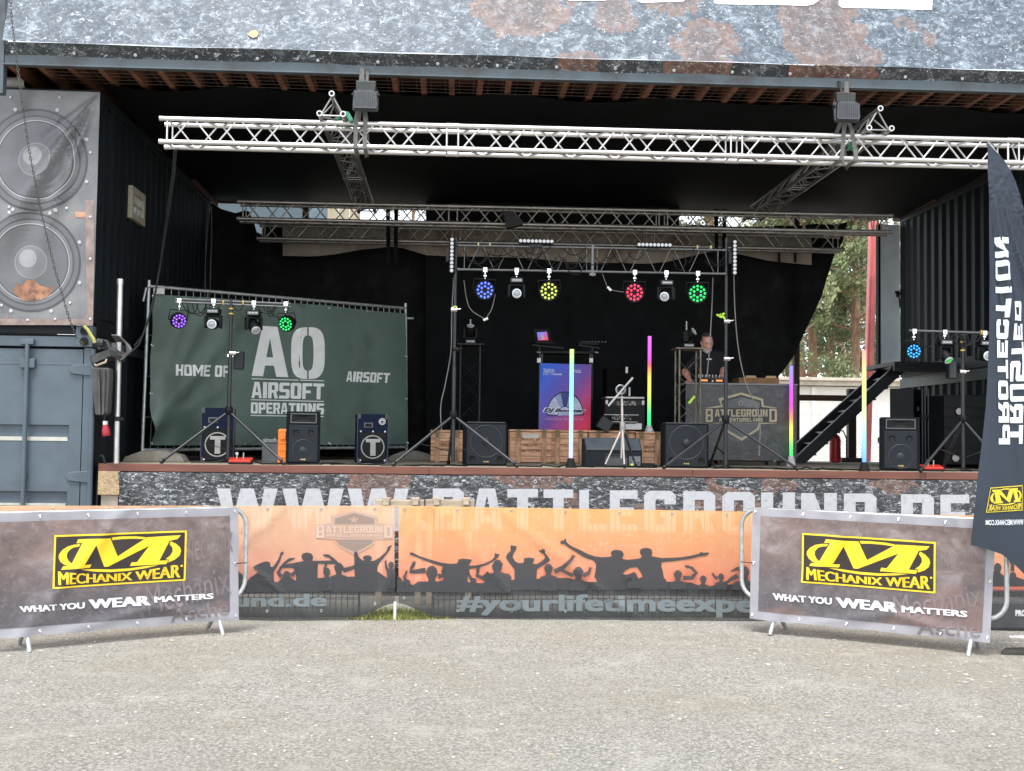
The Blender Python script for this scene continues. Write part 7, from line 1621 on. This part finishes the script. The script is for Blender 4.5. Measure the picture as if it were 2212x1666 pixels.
def logo(par, quad, surf, mats, off=.004, lim=24, thin=.014):
    f = bil(quad); b = MB()
    ink(b, flat([[[(0, 0), (1, 0), (1, 1), (0, 1)]]]), f, surf, off, 0, lim)
    ink(b, flat([[[(thin, thin * 2.4), (1 - thin, thin * 2.4), (1 - thin, 1 - thin * 2.4), (thin, 1 - thin * 2.4)]]]), f, surf, off + .0012, 1, lim)
    o = off + .0024
    for i, l in enumerate(LOGO): ink(b, flat([[l]]), f, surf, o + (.0012 if i == 0 else .0), 0, lim)
    ink(b, TXT, f, surf, off + .0024, 0, lim)
    ink(b, [tuple((.968 + .009 * math.cos(a), .30 + .022 * math.sin(a)) for a in (k, k + .785)) + ((.968, .30),) for k in [j * .785 for j in range(8)]], f, surf, off + .0024, 0)
    return b.build('emblem', mats, par)
yel = mat('logo_yellow', (.88, .62, .025), .42, 0, .06, 4); lblk = mat('logo_black', (.030, .022, .020), .45, 0, .3, 3)
def brown_print():
    m, t, b, o = nodes('brown_grey_print'); v = coords(t, (1, 1, 1.3)); sp = t.nodes.new('ShaderNodeSeparateXYZ'); c = t.nodes.new('ShaderNodeTexCoord'); t.links.new(c.outputs['Generated'], sp.inputs[0])
    f = noise(t, v, 3.2, 8, .68, .5)
    up = ramp(t, f, [(.30, (.105, .075, .070)), (.52, (.185, .140, .132)), (.72, (.33, .295, .295))]); lo = ramp(t, f, [(.30, (.075, .072, .082)), (.52, (.115, .105, .115)), (.72, (.20, .19, .21))])
    g_ = ramp(t, sp.outputs['Z'], [(.18, 0), (.62, 1)]); k = mixc(t, g_, lo, up)
    k = mixc(t, ramp(t, noise(t, v, 26, 5, .7), [(.52, 0), (.72, .35)]), k, (.36, .31, .31)); k = mixc(t, ramp(t, noise(t, v, 1.5, 3), [(.5, 0), (.62, .5)]), k, (.26, .15, .12))
    t.links.new(k, b.inputs['Base Color']); b.inputs['Roughness'].default_value = .42; return m
bp = brown_print(); bord = mat('grey_border_print', (.335, .33, .36), .42, 0, .1, 5); ghost = mat('ghost_print', (.20, .165, .165), .42, 0, .25, 8); ghost2 = mat('ghost_dark_print', (.085, .07, .072), .45); wt = mat('slogan_white', (.80, .80, .82), .5, 0, .03, 4)
def barrier(corn, tubes, feet, label, blabel, words, box, ghosts, dark):
    """corn: pixel corners TL TR BR BL of the hung banner; tubes: pixel x of the frame's free ends"""
    TL, TR, BR, BL = corn
    g0, g1 = atz(*BL, .115), atz(*BR, .115); g0.z = g1.z = 0
    def dsp(a, b_): return .006 * math.sin(a * 3.1 + b_ * 2) + .004 * math.sin(a * 7 - b_ * 5) + .020 * math.exp(-((a - b_ * .8 - .15) / .08) ** 2) + .018 * math.exp(-((b_ - .28 + .22 * abs(a - 1.3)) / .045) ** 2) * math.exp(-abs(a - 1.3)) + .016 * math.exp(-((a + b_ * .6 - 2.5) / .06) ** 2) - sum(.012 * math.exp(-((a - i * .488) / .05) ** 2) * (math.exp(-abs(.98 - b_) / .10) + math.exp(-abs(b_) / .10)) for i in range(6)) + .006 * math.sin(a * 19 + b_ * 4) * math.exp(-abs(.98 - b_) / .2)
    pl = Plane(g0, g1, 0, dsp); ff = Plane(g0, g1, 0)
    t = thing('crowd_barrier', label, 'barrier', 'steel crowd barriers')
    e0, e1 = ff(tubes[0], 1200, -.035), ff(tubes[1], 1200, -.035); zt_ = (ff(*TL, 0).z + ff(*TR, 0).z) / 2 - .012; zb_ = .30; ax = ff.ax; r = .16
    L = (e1 - e0).length; P = lambda a, z: Vector((e0.x, e0.y, 0)) + ax * a + Vector((0, 0, z))
    pts = []
    for cx_, cz, a0 in ((r, zb_ + r, math.pi), (L - r, zb_ + r, 1.5 * math.pi), (L - r, zt_ - r, 0), (r, zt_ - r, .5 * math.pi)):
        for k in range(7): a = a0 + k * math.pi / 12; pts.append(P(cx_ + r * math.cos(a), cz + r * math.sin(a)))
    b = MB(); b.tube(pts, .0195, 12, closed=True); b.build('frame_tube', galv, t, smooth=True)
    n = 14
    for i in range(1, n): a = L * i / n; b = MB(); b.cyl(P(a, zb_), P(a, zt_), .0075, n=8); b.build('bar', galv, t, smooth=True)
    for u in feet:
        q = ff(u, 1300, -.035); a = (q - e0).dot(ax); n_ = ff.n
        b = MB(); b.tube([P(a, 0) + n_ * .12, P(a, .02) + n_ * .113, P(a, .12) + n_ * .022, P(a, zb_) - n_ * .0, P(a, .12) - n_ * .14, P(a, .02) - n_ * .26, P(a, 0) - n_ * .27], .019, 10); b.build('foot', galv, t, smooth=True)
    bt = thing('barrier_banner', blabel, 'banner', 'advertising banners tied to the barriers')
    px = bil([BL, BR, TR, TL])
    def sagpx(s, k): x, y = px(s, k); return (x, y + 2.0 * abs(math.sin(math.pi * 5 * (s - .012) / .976)) * (1 if k > .96 else 0) * 1.0 + (.9 * math.sin(s * 21) if k < .04 else 0))
    b = MB(); b.grid(lambda s, k: pl(*sagpx(s, k), 0), 110, 48); b.build('cloth', bord, bt, smooth=True)
    bs, bt_ = .035, .075; b = MB(); b.grid(lambda s, k: pl(*px(bs + (1 - 2 * bs) * s, bt_ + (1 - 2 * bt_) * k), .003), 104, 44); b.build('printed_field', bp, bt, smooth=True)
    for rr, s_, q in words: b = MB(); bold(b, s_, bil([rr(*z) for z in q]), pl, .0105, 0, 9); b.build('slogan_word', wt, bt)
    logo(bt, box, pl, [yel, lblk], .008, 8)
    for rr, s_, q in ghosts: b = MB(); ink(b, bfont2d(s_, .0), bil([rr(*z) for z in q]), pl, .0065, 0, 10); b.build('ghost_word', ghost, bt)
    b = MB()
    for s in [i / 5 for i in range(6)]:
        for k in (.962, .038): p = pl(*px(.012 + .976 * s, k), .006); b.tube([p + pl.ax * .0085 * math.cos(j * .785) + Vector((0, 0, .0085 * math.sin(j * .785))) for j in range(8)], .003, 5, closed=True)
    for s in (.012, .988): p = pl(*px(s, .5), .006); b.tube([p + pl.ax * .0085 * math.cos(j * .785) + Vector((0, 0, .0085 * math.sin(j * .785))) for j in range(8)], .004, 5, closed=True)
    b.build('eyelets', chrome, bt)
    b = MB(); es = .988 if tubes[1] < 2000 else .012; p = pl(*px(es, .5), .008); q = P(L if es > .5 else 0, p.z); b.cyl(p, q + pl.n * .02, .004, n=5)
    b.build('cable_tie', cable_black, bt)
    return t
barrier([(-25, 1108), (514, 1095.5), (515, 1338.5), (-27, 1381)], (-95, 533.5), (62, 476), 'galvanised crowd barrier on the gravel before the container, carrying the first yellow-logo banner', 'purple-brown banner with a yellow M logo, tied to the barrier before the container',
        [(r6, 'WHAT YOU', ((160, 1284), (676, 1252), (676, 1202), (150, 1235))), (r6, 'WEAR', ((712, 1258), (1198, 1226), (1196, 1150), (705, 1182))), (r6, 'MATTERS', ((1232, 1206), (1706, 1176), (1706, 1131), (1230, 1158)))],
        [r6(415, 1095), r6(1480, 1030), r6(1490, 630), r6(435, 668)], [(r6, 'Mechanix', ((1185, 1310), (1850, 1130), (1810, 900), (1160, 1080))), (r6, 'Mechanix', ((1480, 900), (1860, 800), (1850, 560), (1470, 640))), (r6, 'Asche', ((1370, 1370), (1830, 1300), (1820, 1180), (1360, 1260)))], [])
barrier([(1626, 1095.5), (2152, 1124), (2139, 1388), (1619, 1336)], (1599, 2171), (1671, 2096), 'galvanised crowd barrier on the gravel beside the flag, carrying the second yellow-logo banner', 'purple-brown banner with a yellow M logo, tied to the barrier beside the flag',
        [(rR, 'WHAT YOU', ((345, 955), (780, 993), (780, 942), (338, 904))), (rR, 'WEAR', ((816, 1012), (1270, 1049), (1268, 976), (806, 937))), (rR, 'MATTERS', ((1303, 1048), (1790, 1086), (1792, 1040), (1299, 1000)))],
        [rR(555, 825), rR(1552, 908), rR(1556, 525), rR(555, 457)], [(rR, 'Mechanix', ((1260, 1120), (1915, 1000), (1880, 830), (1230, 930))), (rR, 'Mechanix', ((1600, 740), (1930, 680), (1920, 560), (1590, 600))), (rR, 'Asche', ((1410, 1215), (1890, 1235), (1880, 1120), (1420, 1110)))], [])

# ------------------------------------------------------------------ feather flag seen from behind
Y = 9.36
def fld(a, b_):
    top = 2.55 + .0
    dz = max(.02, 3.3 - b_); th = (a - .12) / dz
    return .020 * min(1, dz) * (math.sin(th * 46) + .6 * math.sin(th * 83 + 1)) * min(1, max(.2, 1.9 - dz * .45)) + .01 * math.sin(b_ * 2.2 + a * 5)
F0 = at(2100, 900, Y); fgp = Plane((F0.x, Y, CAMZ - .85), (F0.x + 1, Y + .02, CAMZ - .85), 0, fld)
fg = thing('feather_flag', 'tall navy feather flag seen from behind, with mirrored white letters and small yellow logo', 'flag')
ol = [(2132, 311), (2143.5, 321), (2167, 346), (2185, 375), (2196, 401), (2204, 430), (2213, 468), (2224, 540), (2231, 640), (2236, 760), (2240, 900), (2244, 1050), (2247, 1290), (2232, 1264), (2212, 1241), (2187, 1216.5), (2162, 1197), (2121, 1183), (2098, 1177.7), (2104, 1120), (2113, 1031), (2118, 990), (2124, 934), (2129, 875), (2132.5, 803), (2135.5, 694), (2136, 531), (2135.7, 427), (2132.6, 375)]
b = MB(); ink(b, flat([[ol]], 9), same, fgp, 0); b.keep = False
o = b.build('cloth', None if 0 else mat('navy_flag', (.017, .027, .043), .5, 0, .12, 2), fg, smooth=True)
bm = bmesh.new(); bm.from_mesh(o.data); bmesh.ops.remove_doubles(bm, verts=bm.verts, dist=.0008); bmesh.ops.recalc_face_normals(bm, faces=bm.faces); bm.to_mesh(o.data); bm.free(); o.data.polygons.foreach_set('use_smooth', [True] * len(o.data.polygons))
b = MB(); mp = [(2248, 1420)] + [(2247, 1290), (2244, 1050), (2240, 900), (2236, 760), (2231, 640), (2224, 540), (2213, 468), (2204, 430), (2196, 401), (2185, 375), (2167, 346), (2143, 321), (2132, 311)]
b.tube([fgp(u, v, -.012) for u, v in mp], [.016] * 6 + [.011] * 4 + [.008] * 4, 8); b.build('mast', black_metal, fg, smooth=True)
b = MB(); fw = mat('flag_white', (.74, .77, .82), .55, 0, .04, 4)
for ch, v0, v1, u0, u1 in (('P', 918, 960, 2155.5, 2181), ('R', 869, 913, 2156, 2180.5), ('O', 822.5, 863.5, 2156, 2179.5), ('T', 777, 818, 2155, 2181), ('E', 735, 772.5, 2154, 2180.5), ('C', 690, 732, 2152.5, 2180.5), ('T', 646, 685.5, 2151, 2180.5), ('I', 620, 633, 2150, 2181), ('O', 563, 606, 2150, 2181), ('N', 513, 557, 2149, 2178),
                           ('T', 918.5, 959, 2182.5, 2211), ('R', 873, 914, 2183, 2210), ('U', 830, 867.5, 2185, 2211), ('S', 780, 824, 2186, 2211), ('T', 739, 779.5, 2187, 2210), ('E', 700, 735, 2188, 2209), ('D', 651, 693, 2188.5, 2206)):
    for q in (flat(glyph(ch if ch != 'I' else 'H', .30, .24)),):
        if ch == 'I': q = flat([[[(0, 0), (1, 0), (1, 1), (0, 1)]]]) ; u0 += 0
        ink(b, q, lambda s, t, u0=u0, u1=u1, v0=v0, v1=v1: (u0 + t * (u1 - u0), v1 - s * (v1 - v0)), fgp, .007, 0, 9)
for v0, v1 in ((607.5, 614), (638, 644.5)):
    for u0, u1 in ((2150, 2157), (2173, 2181)): pass
ink(b, bfont2d('WWW.MECHANIX.COM', .02), lambda s, t: bil([rC(543, 572), rC(243, 572), rC(243, 532), rC(543, 528)])(s, t), fgp, .007, 0, 9)
b.build('lettering', fw, fg)
logo(fg, [rC(540, 458), rC(245, 475), rC(275, 280), rC(543, 262)], fgp, [mat('flag_yellow', (.70, .55, .03), .5), mat('flag_black', (.028, .024, .02), .5)], .006, 9)
b = MB(); q = atz(2232, 1412, 0); b.prism([(q.x - .30, q.y - .05, 0), (q.x + .45, q.y - .22, 0), (q.x + .6, q.y + .2, 0), (q.x - .18, q.y + .12, 0)], (0, 0, .028)); b.build('base_plate', mat('base_rubber', (.05, .048, .042), .85, 0, .3, 12), fg, bevel=.006)
bag = thing('black_case', 'black padded case with a white label, standing by the fence behind the flag', 'case'); q0, q1 = atz(2140, 1364, 0), atz(2330, 1366, 0)
zz = ffl(2190, 1297, .3).z; b = MB(); b.bb(q0.x, q1.x, q0.y, q0.y + .25, .005, at(2190, 1297, q0.y).z); b.build('body', mat('case_grey', (.055, .058, .062), .7, 0, .2, 6), bag, bevel=.03)
lb_ = Plane((q0.x, q0.y - .002, 0), (q1.x, q0.y - .002, 0)); b = MB(); ink(b, flat([[[(2191, 1316), (2232, 1317), (2232, 1333), (2191, 1332)]]]), same, lb_, .002, 0); ink(b, bfont2d('PRO', .05), bil([(2193, 1331), (2216, 1331.5), (2216, 1318), (2193, 1317.5)]), lb_, .004, 1); b.build('label', [mat('label_grey', (.10, .10, .105), .5), white_print], bag)
b = MB(); q = at(2200, 1378, atz(2200, 1380, 0).y)
pp = MB(); q = atz(2200, 1379, 0); pp.prism([(q.x - .09, q.y, .004), (q.x + .02, q.y - .05, .004), (q.x + .14, q.y - .02, .004), (q.x + .08, q.y + .06, .004), (q.x - .06, q.y + .05, .004)], (0, 0, .012)); solo(pp, 'paper_scrap', white_paint, 'crumpled white paper scrap on the gravel below the black case', 'litter', bevel=.004)

# ------------------------------------------------------------------ person at the emblem table
def remesh(mb, name, m_, parent, vox, smooth=2):
    o = mb.build(name, m_, None); r = o.modifiers.new('r', 'REMESH'); r.mode = 'VOXEL'; r.voxel_size = vox
    s = o.modifiers.new('s', 'SMOOTH'); s.iterations = smooth; s.factor = .5
    dg = bpy.context.evaluated_depsgraph_get(); me = bpy.data.meshes.new_from_object(o.evaluated_get(dg)); me.materials.clear(); me.materials.append(m_)
    bpy.data.objects.remove(o); n = bpy.data.objects.new(name, me); COL.objects.link(n); n.parent = parent
    me.polygons.foreach_set('use_smooth', [True] * len(me.polygons)); return n
pe = thing('person', 'grey-bearded person in a black T-shirt looking down at the mixing console', 'person')
Y = 16.0; H_ = lambda x, y, dy=0.0: at(*r9(x, y), Y + dy)
def cap(b, p, q, r0, r1, n=14):
    p, q = Vector(p), Vector(q); b.tube([p, p.lerp(q, .5), q], [r0, (r0 + r1) / 2, r1], n); b.ell(p, (r0,) * 3, 0, 14); b.ell(q, (r1,) * 3, 0, 14)
skin = mat('skin', (.70, .36, .27), .5, 0, .12, 14)
hc_ = H_(995, 505); Rh = Matrix.Rotation(math.radians(4), 3, 'Z') @ Matrix.Rotation(math.radians(22), 3, 'X'); E = lambda x, y, z: hc_ + Rh @ Vector((x, y, z))
neck0 = H_(1040, 800, .10); chest = H_(1060, 980, .10); belly = H_(1060, 1330, .08); pelv = H_(1060, 1620, .12)
shL, elL, wrL = H_(800, 850, .10), H_(470, 1200, .02), H_(585, 1385, -.24)
shR, elR, wrR = H_(1320, 850, .10), H_(1392, 1130, .06), H_(1330, 1330, -.25)
b = MB()
b.ell(hc_, (.074, .095, .118), 0, 20, Rh); b.ell(E(0, -.012, -.055), (.062, .078, .072), 0, 16, Rh); b.ell(E(0, .02, .02), (.078, .088, .10), 0, 16, Rh)
b.ell(E(0, -.088, -.028), (.013, .022, .03), 0, 10, Rh); b.ell(E(0, -.098, -.046), (.017, .016, .012), 0, 10, Rh); b.ell(E(0, -.084, .028), (.052, .014, .012), 0, 12, Rh)
for s in (-1, 1): b.ell(E(s * .079, .012, -.01), (.010, .022, .034), 0, 10, Rh); b.ell(E(s * .036, -.072, -.026), (.024, .02, .02), 0, 10, Rh); b.ell(E(s * .031, -.084, .006), (.014, .009, .009), 0, 10, Rh)
b.ell(E(0, -.080, -.078), (.026, .012, .008), 0, 10, Rh); b.ell(E(0, -.072, -.108), (.03, .022, .02), 0, 10, Rh)
cap(b, E(0, .03, -.07), neck0, .058, .066)
cap(b, neck0, chest, .07, .13); b.ell(chest, (.185, .12, .17), 0, 18); b.ell(belly, (.185, .145, .20), 0, 18); b.ell(pelv, (.17, .12, .13), 0, 18); cap(b, chest, pelv, .13, .13)
for s, e, w_, sg in ((shL, elL, wrL, -1), (shR, elR, wrR, 1)):
    cap(b, chest + Vector((sg * .08, 0, .07)), s, .075, .068); cap(b, s, e, .058, .047); cap(b, e, e.lerp(w_, .4), .048, .045); cap(b, e.lerp(w_, .4), w_, .045, .029)
    d_ = (w_ - e).normalized(); side = d_.cross(Vector((0, 0, 1))).normalized(); up = side.cross(d_); pc = w_ + d_ * .05
    Rp = Matrix((side, d_, up)).transposed(); b.ell(pc, (.043, .056, .018), 0, 14, Rp); cap(b, w_, pc, .028, .026)
    for i, (off, ln) in enumerate(((-.031, .062), (-.011, .074), (.010, .07), (.029, .054))):
        k0 = pc + side * off + d_ * .045; k1 = k0 + d_ * ln * .5 + up * -.006; k2 = k1 + d_ * ln * .35 - up * .018; cap(b, k0, k1, .0095, .009, 8); cap(b, k1, k2, .009, .0075, 8)
    th = pc - side * sg * .036 - d_ * .02; t1 = th - side * sg * .03 + d_ * .03 - up * .01; t2 = t1 + d_ * .03 - up * .008; cap(b, th, t1, .013, .011, 8); cap(b, t1, t2, .011, .009, 8)
hip = [pelv + Vector((sx * .09, 0, -.06)) for sx in (-1, 1)]; kn = [Vector((h.x + sx * .02, h.y - .01, DZ + .50)) for h, sx in zip(hip, (-1, 1))]; an = [Vector((k.x, k.y + .03, DZ + .09)) for k in kn]
for h, k, a in zip(hip, kn, an): cap(b, h, k, .088, .058); cap(b, k, k.lerp(a, .35), .057, .058); cap(b, k.lerp(a, .35), a, .058, .036); cap(b, a + Vector((0, 0, -.04)), a + Vector((0, -.16, -.055)), .04, .034)
remesh(b, 'body', skin, pe, .0065, 3)
b = MB(); cap(b, neck0 + Vector((0, .01, -.02)), chest, .082, .15); b.ell(chest, (.205, .14, .185), 0, 18); b.ell(belly, (.21, .17, .23), 0, 18); cap(b, chest, pelv + Vector((0, 0, .03)), .155, .16); b.ell(pelv, (.20, .15, .12), 0, 18)
for s, e, w_, sg in ((shL, elL, wrL, -1), (shR, elR, wrR, 1)): cap(b, chest + Vector((sg * .08, 0, .08)), s, .09, .083); cap(b, s, s.lerp(e, .78), .078, .074)
shirt = remesh(b, 't_shirt', mat('black_cotton', (.008, .009, .013), .9, 0, .25, 6), pe, .012, 4)
sp2 = H_(1105, 888, -.22); b = MB(); b.box((sp2.x, chest.y - .155, sp2.z), (.07, .012, .012), 0, Matrix.Rotation(-.05, 3, 'Y')); b.box((sp2.x, chest.y - .155, sp2.z + .01), (.05, .012, .006)); b.build('chest_print', white_paint, shirt)
b = MB(); b.ell(pelv + Vector((0, 0, -.03)), (.20, .15, .14), 0, 16)
for h, k, a in zip(hip, kn, an): cap(b, h, k, .105, .078); cap(b, k, a + Vector((0, 0, .02)), .078, .062)
remesh(b, 'trousers', mat('dark_trousers', (.02, .022, .03), .9), pe, .014, 3)
b = MB()
for a in an: b.ell(a + Vector((0, -.06, -.05)), (.05, .14, .045), 0, 14); b.ell(a + Vector((0, .02, -.02)), (.05, .055, .06), 0, 14)
remesh(b, 'shoes', rubber, pe, .012, 2)
b = MB(); b.ell(E(0, .045, .045), (.079, .078, .085), 0, 20, Rh); b.ell(E(0, .0, .093), (.055, .055, .032), 0, 16, Rh)
for s in (-1, 1): b.ell(E(s * .066, .02, .01), (.016, .045, .05), 0, 12, Rh)
remesh(b, 'hair', mat('short_hair', (.055, .038, .032), .85, 0, .4, 60), pe, .007, 2)
b = MB(); b.ell(E(0, -.058, -.108), (.046, .034, .036), 0, 14, Rh); b.ell(E(0, -.083, -.064), (.03, .012, .008), 0, 12, Rh)
for s in (-1, 1): b.ell(E(s * .045, -.03, -.09), (.024, .04, .03), 0, 12, Rh); b.ell(E(s * .062, .0, -.06), (.014, .03, .03), 0, 12, Rh); b.ell(E(s * .030, -.074, -.082), (.010, .012, .022), 0, 10, Rh)
remesh(b, 'beard', mat('grey_beard', (.46, .42, .40), .9, 0, .3, 80), pe, .006, 2)
for s in (-1, 1):
    b = MB(); b.ell(E(s * .032, -.094, .022), (.018, .006, .0045), 0, 10, Rh); b.build('eyebrow', MATS['short_hair'], pe, smooth=True)
    b = MB(); b.ell(E(s * .031, -.092, .002), (.012, .003, .003), 0, 10, Rh); b.build('eyelid_line', mat('lash_dark', (.05, .025, .02), .7), pe, smooth=True)

# ------------------------------------------------------------------ put each thing's origin at its own base
def settle(o):
    objs = [o] if o.type == 'MESH' else []
    st_ = list(kids(o))
    while st_: k = st_.pop(); objs.append(k); st_ += kids(k)
    objs = [k for k in objs if k.type == 'MESH' and len(k.data.vertices)]
    if not objs: return
    lo = np.full(3, 1e9); hi = -lo; C_ = []
    for k in objs:
        a = np.empty(len(k.data.vertices) * 3, np.float32); k.data.vertices.foreach_get('co', a); a = a.reshape(-1, 3); C_.append(a); lo = np.minimum(lo, a.min(0)); hi = np.maximum(hi, a.max(0))
    base = np.array([(lo[0] + hi[0]) / 2, (lo[1] + hi[1]) / 2, lo[2]], np.float32)
    for k, a in zip(objs, C_): k.data.vertices.foreach_set('co', (a - base).ravel()); k.data.update()
    o.location = [float(x) for x in base]
for o in SETTLE: settle(o)
